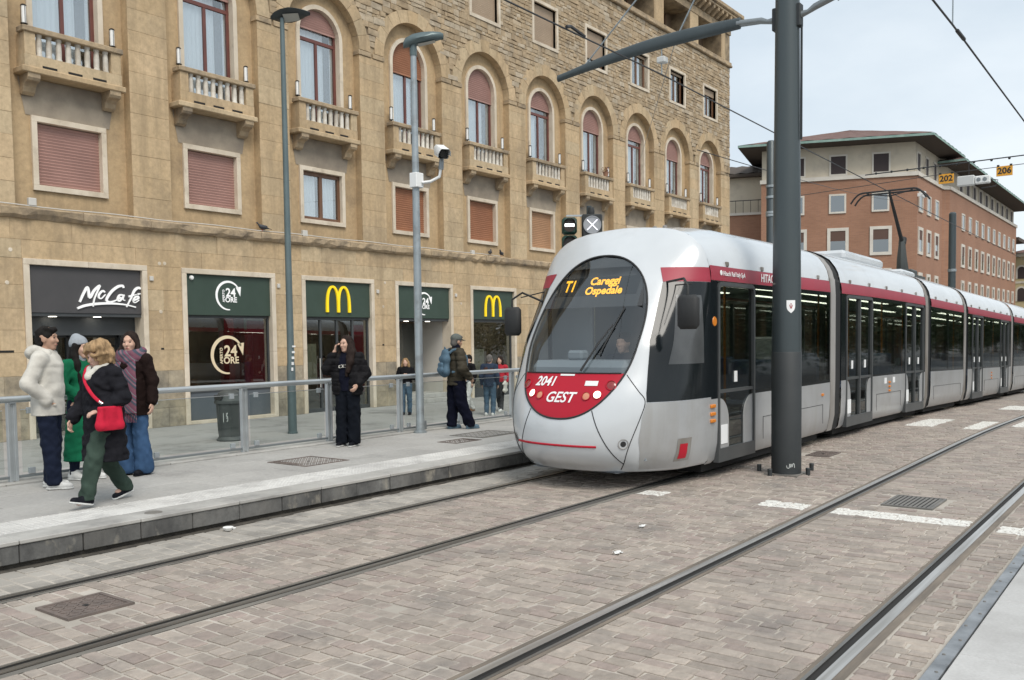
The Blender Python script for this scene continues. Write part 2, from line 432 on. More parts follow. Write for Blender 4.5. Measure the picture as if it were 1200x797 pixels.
# --- iron covers in the road
def cover(name, x0, x1, y0, y1, z, m, label, cat, pattern='tread', group=None):
    t = E(name, ((x0 + x1) / 2, (y0 + y1) / 2, z), label, cat, group=group)
    hx, hy = (x1 - x0) / 2, (y1 - y0) / 2
    fr = MB(); w = .03
    for a in ((-hx, hx, -hy, -hy + w), (-hx, hx, hy - w, hy), (-hx, -hx + w, -hy + w, hy - w), (hx - w, hx, -hy + w, hy - w)):
        fr.box(a[0], a[1], a[2], a[3], -.02, .006)
    fr.obj('frame', MATS[m], t)
    MB().box(-hx + w, hx - w, -hy + w, hy - w, -.02, -.001).obj('plate', MATS[m if pattern == 'tread' else 'groove_dark'], t)
    mb = MB()
    if pattern == 'tread':
        n = int((x1 - x0) / .055); mm = int((y1 - y0) / .055)
        for i in range(n):
            for j in range(mm):
                cx = -hx + w + (i + .5) * (2 * hx - 2 * w) / n; cy = -hy + w + (j + .5) * (2 * hy - 2 * w) / mm
                a = R(45 if (i + j) % 2 else -45); dx, dy = .02 * math.cos(a), .02 * math.sin(a); ex, ey = -.005 * math.sin(a), .005 * math.cos(a)
                v = [(cx - dx - ex, cy - dy - ey), (cx + dx - ex, cy + dy - ey), (cx + dx + ex, cy + dy + ey), (cx - dx + ex, cy - dy + ey)]
                mb.add([(p[0], p[1], -.001) for p in v] + [(p[0], p[1], .004) for p in v], [(4, 5, 6, 7), (0, 1, 5, 4), (1, 2, 6, 5), (2, 3, 7, 6), (3, 0, 4, 7)])
        mb.obj('tread_studs', MATS[m], t, kind='stuff')
        MB().lathe([(0, .0045), (.022, .0045), (.022, -.01)], n=12).obj('lift_hole', MATS['groove_dark'], t)
    else:
        n = int((y1 - y0) / .05)
        for j in range(n):
            cy = -hy + w + (j + .5) * (2 * hy - 2 * w) / n
            MB().box(-hx + w, hx - w, cy - .013, cy + .013, -.015, .003).obj('bar', MATS[m], t)
    return t
cover('manhole_cover', 2.82, 3.28, 5.73, 6.17, .002, 'iron', 'brown iron manhole cover set in the setts between the two dull rails', 'manhole')
cover('drain_grate', 9.69, 10.37, 2.05, 2.55, .002, 'iron_grey', 'slatted iron drain grate between the polished rails', 'grate', 'bars')
cover('manhole_cover', 13.13, 13.72, 4.18, 4.52, .0, 'iron', 'small iron cover in the setts beyond the dark mast', 'manhole')

# --- platform
PZ = .22; KY = 7.42
plat = MB()
for xa, xb in [(-8 + 2 * i, -6 + 2 * i) for i in range(24)]:
    plat.add([(xa, KY + .05, gz(xa) - .1), (xb, KY + .05, gz(xb) - .1), (xb, 10.78, gz(xb) - .9), (xa, 10.78, gz(xa) - .9),
              (xa, KY + .05, gz(xa) + PZ - .02), (xb, KY + .05, gz(xb) + PZ - .02), (xb, 10.78, gz(xb) + PZ - .02), (xa, 10.78, gz(xa) + PZ - .02)],
             [(4, 5, 6, 7), (0, 1, 5, 4), (3, 2, 6, 7)])
platform = plat.obj('platform', MATS['dirt'], kind='structure')
strip(KY - .07, KY + .06, -.004, -8, 40).obj('gutter_dirt', MATS['dirt'], platform)
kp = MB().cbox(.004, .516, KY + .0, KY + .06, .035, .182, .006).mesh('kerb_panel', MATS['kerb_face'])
cpm = MB().cbox(.003, 1.037, KY - .012, KY + .33, .184, PZ, .007).mesh('coping_stone', MATS['coping'])
tpm = MB(); tpm.cbox(.002, .258, 0, .256, PZ - .03, PZ + .001, .003)
for i in range(5):
    for j in range(5):
        cx, cy = .026 + i * .052, .024 + j * .052
        tpm.add([(cx - .013, cy - .013, PZ), (cx + .013, cy - .013, PZ), (cx + .013, cy + .013, PZ), (cx - .013, cy + .013, PZ), (cx, cy, PZ + .007)], [(0, 1, 4), (1, 2, 4), (2, 3, 4), (3, 0, 4)])
tpm = tpm.mesh('tactile_paver', MATS['tactile'])
x = .17 - .52 * 7
while x < 34:
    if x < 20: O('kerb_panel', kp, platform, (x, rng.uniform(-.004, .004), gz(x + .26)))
    x += .52
for i in range(-4, 34): O('coping_stone', cpm, platform, (.17 + 1.04 * i, 0, gz(.7 + 1.04 * i) + rng.uniform(-.001, .001)))
for i in range(130):
    xx = -2.92 + .26 * i
    if xx > 16: break
    for j in range(2): O('tactile_paver', tpm, platform, (xx, KY + .333 + .26 * j, rng.uniform(-.0015, .0015)))
strip(KY + .333, KY + .86, PZ - .002, 16, 34).obj('tactile_band', MATS['tactile'], platform)
rows = [(8.285, 8.98), (8.98, 9.70), (9.70, 10.38)]
for ri, (a, b) in enumerate(rows):
    x = -3.8 + .45 * ri
    while x < 17:
        MB().cbox(x + .006, x + 1.194, a + .006, b - .006, PZ - .05, PZ + rng.uniform(-.001, .0015), .004).obj('paving_slab', MATS['platform_slab'], platform)
        x += 1.2
strip(8.285, 10.38, PZ - .001, 17.4, 40).obj('slab_field', MATS['platform_slab'], platform)
for i in range(-4, 20):
    MB().cbox(.5 + 1.0 * i, 1.494 + 1.0 * i, 10.385, 10.80, PZ - .1, PZ + .022, .006).obj('edge_stone', MATS['coping'], platform)
cover('manhole_cover', 7.30, 8.02, 8.72, 9.48, PZ + .001, 'iron', 'large brown iron cover in the platform near the woman on the phone', 'manhole')
cover('manhole_cover', 10.95, 11.95, 8.85, 9.55, PZ + .001, 'iron_grey', 'grey iron cover in the platform by the man with the backpack', 'manhole')
cover('manhole_cover', 10.15, 10.75, 8.72, 9.10, PZ + .001, 'iron', 'small iron cover in the platform close to the tram nose', 'manhole')
pc = MB().lathe([(0, PZ + .004), (.075, PZ + .004), (.08, PZ)], (4.55, 7.58, 0), 16).obj('coping_disc', MATS['iron_grey'], platform)

# --- pavement in front of the shops
sw = MB().grid([[(x, 10.78, SW), (x, 16, SW), (x, F + .3, SW)] for x in (-12, 0, 12, 24, 36, 60, 92)]).obj('shop_pavement', MATS['sidewalk'], kind='structure')
MB().box(-12, 92, 10.5, 10.79, SW - .5, SW + .001).obj('pavement_edge', MATS['coping'], sw)

# --- near pavement with its metal edge
near = MB().box(-6, 40, -8, 1.0, -.3, -.01).obj('near_pavement', MATS['dirt'], kind='structure')
for i in range(-4, 14):
    for j in range(2):
        x0 = 5.31 + 1.243 * (i - 3) + (.5 * 0 if j == 0 else .6)
        MB().cbox(x0 + .003, x0 + 1.240, .985 - 1.15 * (j + 1) + .003, .985 - 1.15 * j - .003, -.05, .022 + rng.uniform(-.001, .001), .004).obj('granite_slab', MATS['granite'], near)
for i in range(-1, 12):
    x0 = .3 + 2.4 * i
    MB().cbox(x0, x0 + 2.395, .992, 1.070, -.04, .020 + .001 * (i % 2), .003).obj('metal_strip', MATS['lead_strip'], near)
    for k in range(8):
        MB().lathe([(0, .003), (.008, .003), (.0095, 0), (.0095, -.004)], (0, 0, 0), 8).obj('bolt', MATS['iron_grey'], near, (x0 + .15 + .3 * k, 1.045 - .025 * (k % 2), .022))

# --- litter
def scrap(name, x, y, z, s, label):
    mb = MB(); n = 5
    P = [[(s * (i - 2) / 2 + rng.uniform(-.01, .01), s * .6 * (j - 2) / 2 + rng.uniform(-.01, .01), .012 + rng.uniform(-.008, .012)) for j in range(n)] for i in range(n)]
    mb.grid(P).obj(name, MATS['white_paper'], None, (x, y, z), 180, label=label, cat='litter')
cup = E('crushed_cup', (5.09, 7.22, .0), 'crushed white cup lying at the foot of the platform kerb', 'cup')
MB().lathe([(.03, 0), (.045, .02), (.05, .03), (.047, .034), (.0, .036)], n=12).obj('lid', MATS['white_paper'], cup)
MB().lathe([(.0, 0), (.03, 0), (.036, .012), (.034, .014)], (.06, .02, 0), 10).obj('base', MATS['white_paper'], cup)
scrap('paper_scrap', 6.33, 3.72, .002, .045, 'white paper scrap on the setts in front of the tram')
scrap('paper_scrap', 7.35, 4.05, .002, .035, 'smaller paper scrap on the setts closer to the tram')
# ================================================================== STONE BUILDING WITH SHOPS
mat('ashlar', (.535, .40, .25), .88, col2=(.455, .335, .20), ns=.8, rand=.055, col3=(.49, .385, .25), bump=.012, bs=7, streak=(.30, .225, .14), fine=(9., .17),
    grime=(.26, .205, .14), gs=.9, gc=(.50, .78), stretch=(1, 1, .6), spec=.25)
mat('ashlar_low', (.37, .31, .22), .9, col2=(.27, .24, .19), ns=1.0, rand=.14, bump=.010, bs=10, grime=(.13, .115, .095), gs=1.2, gc=(.48, .7), spec=.25, fine=(5., .25))
mat('recess_stone', (.49, .36, .215), .9, col2=(.435, .315, .185), ns=1.1, bump=.006, bs=10, grime=(.25, .185, .12), gs=.7, gc=(.5, .75), spec=.25, fine=(8., .15), streak=(.31, .23, .14))
mat('wall_core', (.38, .295, .19), .95, col2=(.17, .13, .085), ns=2, bump=.01, bs=14)
mat('rubble', (.42, .325, .215), .92, col2=(.37, .28, .18), ns=2.2, col3=(.46, .39, .295), rand=.10, bump=.024, bs=6,
    grime=(.17, .13, .09), gs=2.0, gc=(.5, .7), spec=.2, fine=(8., .22))
mat('cornice_stone', (.44, .335, .215), .9, col2=(.34, .265, .18), ns=1.5, rand=.13, bump=.016, bs=7, grime=(.15, .125, .10), gs=1.6, gc=(.48, .7), spec=.25, fine=(8., .2))
mat('travertine', (.66, .58, .47), .7, col2=(.56, .48, .37), ns=2.2, rand=.06, bump=.002, bs=40, grime=(.40, .33, .25), gs=2.4, gc=(.52, .72), stretch=(1, 1, .7))
mat('marble_white', (.62, .585, .52), .65, col2=(.47, .42, .35), ns=4, rand=.1, grime=(.30, .25, .19), gs=3.5, gc=(.5, .72))
mat('stucco_grey', (.36, .305, .235), .9, col2=(.25, .21, .165), ns=1.5, bump=.003, bs=20, grime=(.2, .17, .14), gs=1.4)
mat('maroon_frame', (.155, .052, .04), .45, col2=(.12, .042, .034), ns=3)
mat('brown_frame', (.17, .085, .045), .45, col2=(.12, .06, .034), ns=5, stretch=(1, 1, .2))
mat('shutter_pink', (.40, .235, .20), .6, col2=(.35, .205, .175), ns=1.5)
mat('shutter_orange', (.36, .165, .09), .6, col2=(.30, .135, .075), ns=1.5)
mat('shutter_tan', (.46, .27, .155), .6, col2=(.40, .235, .135), ns=1.5)
mat('shutter_beige', (.50, .39, .285), .65, col2=(.44, .34, .25), ns=1.5)
mat('curtain', (.74, .76, .79), .9)
mat('dark_inside', (.03, .028, .027), .9)  # near-black stands in for the shade of rooms behind the panes
mat('loggia_wall', (.22, .16, .105), .9, col2=(.18, .13, .09), ns=1.5)
mat('sign_green', (.034, .058, .043), .55, col2=(.04, .066, .05), ns=2)
mat('sign_grey', (.058, .056, .058), .55, col2=(.066, .063, .065), ns=2)
mat('anthracite', (.05, .055, .058), .45, col2=(.06, .065, .068), ns=3)
mat('shop_panel', (.085, .10, .115), .5, col2=(.10, .115, .13), ns=2)
mat('letter_white', (.82, .82, .81), .4, emit=((1, 1, 1), .12))
mat('letter_cream', (.75, .62, .42), .5)
mat('arch_yellow', (.86, .62, .012), .4, emit=((1, .70, .01), .18))
mat('floor_in', (.25, .23, .21), .5)
mat('wall_in', (.38, .31, .23), .8, col2=(.22, .17, .13), ns=.6)
mat('added_fill_panel', (.9, .9, .85), .5, emit=((1, .88, .7), 9))
mat('wood_in', (.22, .12, .06), .5)
mat('red_in', (.36, .03, .04), .5)
mat('lamp_disc', (.9, .9, .85), .5, emit=((1, .93, .8), 6))
mat('black_metal', (.02, .02, .021), .4, .3)
mat('cable_white', (.55, .53, .49), .6)
mat('milk_glass', (.80, .80, .78), .35)
glass('window_glass', (.88, .91, .92), 1.0, .0, .26)
glass('shop_glass', (.60, .64, .64), 1.0, .0, .13)

BX0, BX1 = 5.3, 49.5
B0 = Vector((28., F, SW))
BLD = E('stone_building', B0, 'long tan stone building with arched windows, balconies and shop fronts', 'building')
def bp(mb, name, m, smooth=None, **k): return mb.obj(name, m, BLD, -B0, smooth, **k)
BC = [11.2 + 3.96 * i for i in range(-1, 10)]        # bay axes
RH, RS, RD = 1.44, 11.1, .28                          # recess half width, springing, depth
SHOPS = [(9.86, 12.935), (13.93, 16.985), (17.97, 20.985), (21.97, 24.93), (25.93, 28.77)]
def fp(y): return lambda a, b: (a, y, b)
def arch(cx, h, z0, zs, n=20):
    return [(cx - h, z0)] + [(cx - h * math.cos(math.pi * k / n), zs + h * math.sin(math.pi * k / n)) for k in range(n + 1)] + [(cx + h, z0)]
def rect(x0, x1, z0, z1): return [(x0, z0), (x1, z0), (x1, z1), (x0, z1)]

# core walls
core = MB()
core.poly([(BX0, SW)] + sum([[(a + .13, SW), (a + .13, 3.64), (b - .13, 3.64), (b - .13, SW)] for a, b in SHOPS], []) + [(BX1, SW), (BX1, 4.95), (BX0, 4.95)], [], fp(F + .035))
for a, b in SHOPS:
    core.grid([[(x, F + .035, z), (x, F + .5, z)] for x, z in [(a + .13, SW), (a + .13, 3.64), (b - .13, 3.64), (b - .13, SW)]])
for c in BC:
    x0 = c - 1.98 if c > 8 else BX0; x1 = c + 1.98 if c < 46 else BX1
    core.poly([(x0, 4.95), (c - RH - .02, 4.95)] + arch(c, RH + .02, 4.95, RS)[1:-1] + [(c + RH + .02, 4.95), (x1, 4.95), (x1, 13.1), (x0, 13.1)], [], fp(F + .035))
    core.poly(rect(x0, x1, 13.1, 17.1), [rect(c - .80, c + .80, 13.81, 15.37)], fp(F + .035), None)
    core.grid([[(x, F + .035, z), (x, F + .3, z)] for x, z in rect(c - .80, c + .80, 13.81, 15.37) + [(c - .8, 13.81)]])
    core.poly(rect(x0, x1, 17.1, 19.9), [rect(c - 1.48, c + 1.48, 17.38, 18.88)], fp(F + .005), None)
    core.grid([[(x, F + .005, z), (x, F + 1.1, z)] for x, z in rect(c - 1.48, c + 1.48, 17.38, 18.88) + [(c - 1.48, 17.38)]])
core = bp(core, 'wall', MATS['wall_core'])
bkw = MB()
for c in BC:
    bkw.poly(rect(c - RH - .02, c + RH + .02, 4.95, 12.62), [rect(c - .78, c + .78, 5.53, 7.0), arch(c, .79, 8.06, 11.18)], fp(F + RD), None)
    bkw.grid([[(x, F + .02, z), (x, F + RD, z)] for x, z in ((c - RH, 4.95), (c - RH, RS))]); bkw.grid([[(x, F + .02, z), (x, F + RD, z)] for x, z in ((c + RH, 4.95), (c + RH, RS))])
bp(bkw, 'recess_wall', MATS['recess_stone'])
log = MB().box(BX0, BX1, F + 1.1, F + 1.2, 17.1, 19.8)
bp(log, 'loggia_wall', MATS['loggia_wall'])
shell = MB().box(BX1 - .3, BX1 - .002, F + .06, F + 15, SW, 19.8).box(BX0, BX1 - .3, F + 14.7, F + 15, SW, 19.8).box(BX0, BX0 + .3, F + .06, F + 14.7, SW, 19.8)
bp(shell, 'end_wall', MATS['rubble'])
ins = MB().box(BX0 + .3, BX1 - .3, F + 2.2, F + 2.3, 4.6, 17.2).box(BX0 + .3, BX1 - .3, F + .3, F + 14.7, 4.0, 4.6).box(BX0 + .3, BX1 - .3, F + .3, F + 1.1, 17.0, 17.3).box(BX0 + .3, BX1 - .3, F + .3, F + 2.2, 12.7, 13.2)
bp(ins, 'inner_floor', MATS['dark_inside'])

# ashlar blocks
blocks = []; ar = random.Random(11)
def course(x0, x1, z0, z1, lo=.7, hi=1.25):
    x = x0
    while x < x1 - .01:
        l = ar.uniform(lo, hi)
        if x1 - (x + l) < .35: l = x1 - x
        blocks.append((x, x + l, z0, z1)); x += l
piers = [(9.2 - 3.3, 9.86)] + [(SHOPS[i][1], SHOPS[i + 1][0]) for i in range(4)] + [(28.77, BX1)]
zs = [SW, .08, .58, 1.06, 1.6, 2.12, 2.62, 3.16, 3.769]
for i in range(8):
    for a, b in piers:
        if b - a < 1.6: course(a, b, zs[i], zs[i + 1], 1.2, 1.3) if (i % 2) else course(a, b, zs[i], zs[i + 1], .4, .62)
        else: course(a, min(b, 31), zs[i], zs[i + 1])
for z0, z1 in ((3.77, 4.2), (4.2, 4.69)): course(5.4, BX1, z0, z1, .8, 1.5)
PIL = [(BC[i] + RH, BC[i + 1] - RH) for i in range(len(BC) - 1)] + [(BC[-1] + RH, BX1)]
pz = [4.95, 5.5, 6.02, 6.55, 7.06, 7.6, 8.1, 8.63, 9.15, 9.66, 10.2, 10.7, 10.93]
for a, b in PIL:
    for i in range(12): blocks.append((a, b, pz[i], pz[i + 1]))
nb = 0; rst = MB(); blocks.sort(key=lambda q: q[0] ** 2 + (q[2] - 3) ** 2 * 4)
for (x0, x1, z0, z1) in blocks:
    low = z1 < 1.1
    g = .0018; yo = ar.uniform(-.005, .004)
    vis = in_view((x0 + x1) / 2, F, (z0 + z1) / 2, .03)
    mb = MB().cbox(x0 + g, x1 - g, F + yo, F + .30 if z0 > 4.9 else F + .08, z0 + g, z1 - g, .0045)
    if vis and nb < 300 : bp(mb, 'stone_block', MATS['ashlar_low' if low else 'ashlar']); nb += 1
    else: rst.add(mb.v, mb.f)
bp(rst, 'stone_blocks', MATS['ashlar'], kind='stuff')

# string course above the shops
x = 5.4
while x < BX1:
    l = min(ar.uniform(1.1, 2.2), BX1 - x)
    pr = .15 + ar.uniform(-.02, .015); j = lambda a=.012: ar.uniform(-a, a)
    n = 7; P = []
    for k in range(n + 1):
        xx = x + .003 + (l - .006) * k / n; ch = ar.choice((0, 0, 0, .03, .06)) if 0 < k < n else 0
        P.append([(xx, F + .05, 4.67 + j(.004)), (xx, F - pr + .06 + ch, 4.68 + j()), (xx, F - pr + ch * .6, 4.74 + ch + j(.006)), (xx, F - pr + j(.005), 4.90), (xx, F - pr + .03, 4.935), (xx, F + .05, 4.955)])
    mb = MB().grid(P); o = 0
    mb.f.append(tuple(range(6))); mb.f.append(tuple(range(n * 6, n * 6 + 6))[::-1]); mb.mi += [0, 0]
    bp(mb, 'cornice_stone', MATS['cornice_stone']); x += l

# imposts, voussoirs
for c in BC:
    for s in (-1, 1):
        a, b = sorted((c + s * (RH - .035), c + s * (RH + .50)))
        bp(MB().cbox(a, b, F - .03, F + .25, 10.935, 11.085, .012), 'impost', MATS['cornice_stone'])
    nvs = 11
    for k in range(nvs):
        a0, a1 = math.pi * k / nvs + .003, math.pi * (k + 1) / nvs - .003
        ro = 1.88 + ar.uniform(-.05, .06); yo = F - .012 + ar.uniform(-.006, .006)
        pts = [(c + RH * math.cos(a), RS + RH * math.sin(a)) for a in np.linspace(a0, a1, 4)] + [(c + ro * math.cos(a), RS + ro * math.sin(a)) for a in np.linspace(a1, a0, 4)]
        mb = MB(); mb.poly(pts, [], fp(yo), fp(F + RD - .003))
        bp(mb, 'voussoir', MATS['ashlar'])

# rubble masonry of the upper wall
rub = []; rr = random.Random(5)
def rub_courses(z0, z1, holes):
    z = z0
    hs = []
    while z < z1 - .01:
        h = rr.uniform(.11, .22)
        if z1 - (z + h) < .11: h = z1 - z
        hs.append((z, z + h)); z += h
    for (a, b) in hs:
        x = 16.0
        while x < BX1 - .01:
            l = rr.uniform(.17, .46) * (1.25 if b - a > .17 else .9)
            if BX1 - (x + l) < .15: l = BX1 - x
            segs = [(x, x + l)]
            for (h0, h1) in holes:
                ns_ = []
                for (p, q) in segs:
                    if q <= h0 or p >= h1: ns_.append((p, q))
                    else:
                        if p < h0: ns_.append((p, h0))
                        if q > h1: ns_.append((h1, q))
                segs = ns_
            for (p, q) in segs:
                cx, cz = (p + q) / 2, (a + b) / 2
                if q - p < .05: continue
                if any(math.hypot(cx - c, max(0, cz - RS)) < 1.80 for c in BC): continue
                rub.append((p, q, a, b))
            x += l
rub_courses(RS, 13.68, []); rub_courses(13.68, 15.50, [(c - .92, c + .92) for c in BC]); rub_courses(15.50, 17.06, [])
def rub_mb(q):
    x0, x1, z0, z1 = q; g = .0045; j = lambda a=.016: rr.uniform(-a, a)
    c = [(x0 + g + j(.008), z0 + g + j()), (x1 - g + j(.008), z0 + g + j()), (x1 - g + j(.008), z1 - g + j()), (x0 + g + j(.008), z1 - g + j())]
    yf = F - .008 + rr.uniform(-.014, .012); ins_ = .016
    cx, cz = (x0 + x1) / 2, (z0 + z1) / 2
    v = [(x, F + .06, z) for x, z in c] + [(x, yf + .014, z) for x, z in c] + [(x + (ins_ if x < cx else -ins_), yf + j(.008), z + (ins_ if z < cz else -ins_)) for x, z in c]
    fs = [(8, 9, 10, 11)]
    for k in range(4):
        n = (k + 1) % 4; fs += [(k, n, 4 + n, 4 + k), (4 + k, 4 + n, 8 + n, 8 + k)]
    return MB().add(v, fs)
rub = [q for q in rub if in_view((q[0] + q[1]) / 2, F, (q[2] + q[3]) / 2, .25)]
rub.sort(key=lambda q: (not in_view(q[0], F, q[2], -.005), -(q[1] - q[0]) * (q[3] - q[2]) / ((q[0] ** 2 + F * F))))
rst = MB()
for i, q in enumerate(rub):
    mb = rub_mb(q)
    if i < 300: bp(mb, 'rubble_stone', MATS['rubble'])
    else: rst.add(mb.v, mb.f)
bp(rst, 'rubble_stones', MATS['rubble'], kind='stuff')

# upper band, loggia sill, architrave, brackets, cornice
for i in range(23):
    x0 = BX0 + 1.95 * i; x1 = min(x0 + 1.94, BX1 + .1)
    if x1 - x0 < .3 or not in_view(x0 + 1, F, 17.2, .15): continue
    bp(MB().cbox(x0, x1, F - .14, F + .1, 17.08, 17.22, .03).cbox(x0, x1, F - .08, F + .1, 17.22, 17.37, .01), 'band_stone', MATS['cornice_stone'])
for c in BC[4:]:
    for s in (-1, 1):
        a, b = sorted((c + s * 1.49, c + s * 1.98)); b = min(b, BX1)
        bp(MB().cbox(a, b, F - .03, F + .3, 17.375, 18.9, .01), 'loggia_pier', MATS['ashlar'])
    w = MB()
    for (a, b) in ((-.72, -.64), (-.04, .04), (.64, .72)): w.box(c + a, c + b, F + 1.0, F + 1.08, 17.4, 18.75)
    w.box(c - .72, c + .72, F + 1.0, F + 1.08, 18.67, 18.75)
    fr = bp(w, 'loggia_window', MATS['brown_frame'])
    MB().box(c - .64, c + .64, F + 1.04, F + 1.05, 17.4, 18.67).obj('pane', MATS['window_glass'], fr)
    MB().grid([[(c - .6 + .05 * k, F + 1.085 + .008 * (k % 2), 17.4), (c - .6 + .05 * k, F + 1.085 + .008 * (k % 2), 18.6)] for k in range(12)]).obj('curtain', MATS['curtain'], fr)
bp(MB().cbox(22, BX1 + .06, F - .06, F + .3, 18.9, 19.28, .015), 'architrave', MATS['cornice_stone'])
brk = MB().poly([(0, 0), (.14, .0), (.24, .10), (.36, .16), (.48, .22), (.50, .38), (0, .38)], [], lambda a, b: (-.1, -a, b), lambda a, b: (.1, -a, b)).mesh('cornice_bracket', MATS['cornice_stone'])
k = 0
while 24 + .56 * k < BX1:
    O('cornice_bracket', brk, BLD, Vector((24 + .56 * k, F - .0, 19.285)) - B0); k += 1
bp(MB().cbox(20, BX1 + .61, F - .52, F + 15, 19.67, 19.80, .02).cbox(20, BX1 + .66, F - .62, F + 15, 19.80, 20.06, .05), 'cornice', MATS['cornice_stone'])
bp(MB().box(BX0, 20, F - .3, F + 15, 19.7, 20.0), 'roof', MATS['cornice_stone'])

# ---------------------------------------------------------- windows
def corr(mb, x0f, x1f, z0, z1, y, pitch=.07, dep=.022):
    n = max(2, int((z1 - z0) / pitch)); P = []
    for i in range(n):
        for fz, dy in ((0, 0), (.78, -dep), (1.0, 0)):
            z = z0 + (z1 - z0) * (i + fz * .98) / n
            P.append([(x0f(z), y + dy, z), (x1f(z), y + dy, z)])
    mb.grid(P)
def arched_window(i, c, zsh, shm, drape):
    yb = F + RD
    s = MB(); o1 = arch(0, .92, 8.05, 11.18); i1 = arch(0, .79, 8.05, 11.18)
    for k in range(len(o1) - 1):
        a, b, p, q = o1[k], o1[k + 1], i1[k], i1[k + 1]
        s.add([(a[0], -.07, a[1]), (b[0], -.07, b[1]), (q[0], -.07, q[1]), (p[0], -.07, p[1]), (a[0], .01, a[1]), (b[0], .01, b[1]), (q[0], .17, q[1]), (p[0], .17, p[1])],
              [(0, 1, 2, 3), (0, 4, 5, 1), (3, 2, 6, 7)])
    w = s.obj('arched_window', MATS['travertine'], BLD, Vector((c, yb, 0)) - B0)
    f = MB()
    for a, b in ((-.79, -.70), (-.045, .045), (.70, .79)): f.box(a, b, .13, .19, 8.06, 11.0)
    f.box(-.79, .79, .125, .19, 10.98, 11.08); f.box(-.79, .79, .13, .19, 8.06, 8.2)
    o1 = arch(0, .80, 11.08, 11.18, 16); i1 = arch(0, .72, 11.08, 11.18, 16)
    for k in range(len(o1) - 1):
        a, b, p, q = o1[k], o1[k + 1], i1[k], i1[k + 1]
        f.add([(a[0], .13, a[1]), (b[0], .13, b[1]), (q[0], .13, q[1]), (p[0], .13, p[1]), (q[0], .19, q[1]), (p[0], .19, p[1])], [(0, 1, 2, 3), (3, 2, 4, 5)])
    f.obj('frame', MATS['maroon_frame'], w)
    for a, b in ((-.70, -.045), (.045, .70)): MB().box(a, b, .158, .164, 8.2, 10.98).obj('pane', MATS['window_glass'], w)
    MB().poly(arch(0, .72, 11.08, 11.18), [], fp(.16)).obj('pane', MATS['window_glass'], w)
    sh = MB(); hw = lambda z: (math.sqrt(max(.0009, .785 ** 2 - max(0, z - 11.18) ** 2)))
    corr(sh, lambda z: -hw(z), hw, zsh, 11.955, .105)
    sh.box(-hw(zsh), hw(zsh), .085, .125, zsh - .05, zsh)
    sh.obj('roller_shutter', MATS[shm], w)
    cu = MB()
    for (a, b) in ((-.74, .36 if drape else -.1), (.62, .76)):
        n = int((b - a) / .035); cu.grid([[(a + (b - a) * k / n, .24 + .012 * math.sin(k * 1.7) + .008 * math.sin(k * .6), 8.1), (a + (b - a) * k / n, .24 + .012 * math.sin(k * 1.7), 11.8)] for k in range(n + 1)])
    cu.obj('curtain', MATS['curtain'], w)
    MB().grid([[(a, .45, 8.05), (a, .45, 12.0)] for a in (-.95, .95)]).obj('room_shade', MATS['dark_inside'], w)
    return w
ZSH = [11.3, 11.32, 11.36, 11.38, 10.92, 10.86, 11.30, 11.05, 11.32, 10.98, 11.30]
for i, c in enumerate(BC): arched_window(i, c, ZSH[i], 'shutter_orange' if i == 4 else 'shutter_pink', i not in (6,))

def low_window(i, c, kind):
    yb = F + RD; s = MB()
    for (a, b, z0, z1) in ((-.91, .91, 7.0, 7.13), (-.91, .91, 5.40, 5.53), (-.91, -.78, 5.53, 7.0), (.78, .91, 5.53, 7.0)): s.cbox(a, b, -.07, .16, z0, z1, .006)
    w = s.obj('low_window', MATS['travertine'], BLD, Vector((c, yb, 0)) - B0)
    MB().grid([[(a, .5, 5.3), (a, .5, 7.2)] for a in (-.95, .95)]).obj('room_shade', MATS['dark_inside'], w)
    if kind == 'open':
        f = MB()
        for a, b in ((-.78, -.68), (-.06, .06), (.68, .78)): f.box(a, b, .06, .14, 5.53, 7.0)
        f.box(-.68, -.06, .06, .14, 6.88, 7.0).box(.06, .68, .06, .14, 6.88, 7.0).box(-.68, -.06, .06, .14, 5.53, 5.63).box(.06, .68, .06, .14, 5.53, 5.63)
        f.obj('frame', MATS['brown_frame'], w)
        for a, b in ((-.68, -.06), (.06, .68)):
            MB().box(a, b, .1, .106, 5.63, 6.88).obj('pane', MATS['window_glass'], w)
            MB().grid([[(a + .04 + (b - a - .14) * k / 16, .17 + .014 * math.sin(k * 1.9), 5.55), (a + .04 + (b - a - .14) * k / 16, .17 + .014 * math.sin(k * 1.9), 6.98)] for k in range(17)]).obj('curtain', MATS['curtain'], w)
    else:
        sh = MB(); corr(sh, lambda z: -.78, lambda z: .78, 5.53, 6.99, .10); sh.obj('roller_shutter', MATS[kind], w)
    return w
for i, c in enumerate(BC):
    low_window(i, c, ['shutter_pink', 'shutter_pink', 'shutter_pink', 'open', 'shutter_orange', 'shutter_orange', 'shutter_tan', 'shutter_orange', 'shutter_tan', 'shutter_pink', 'shutter_orange'][i])
    bp(MB().poly([(c - 1.02, 7.135), (c + 1.02, 7.135), (c + 1.17, 7.98), (c - 1.17, 7.98)], [], fp(F + RD - .012)), 'stucco_panel', MATS['stucco_grey'])

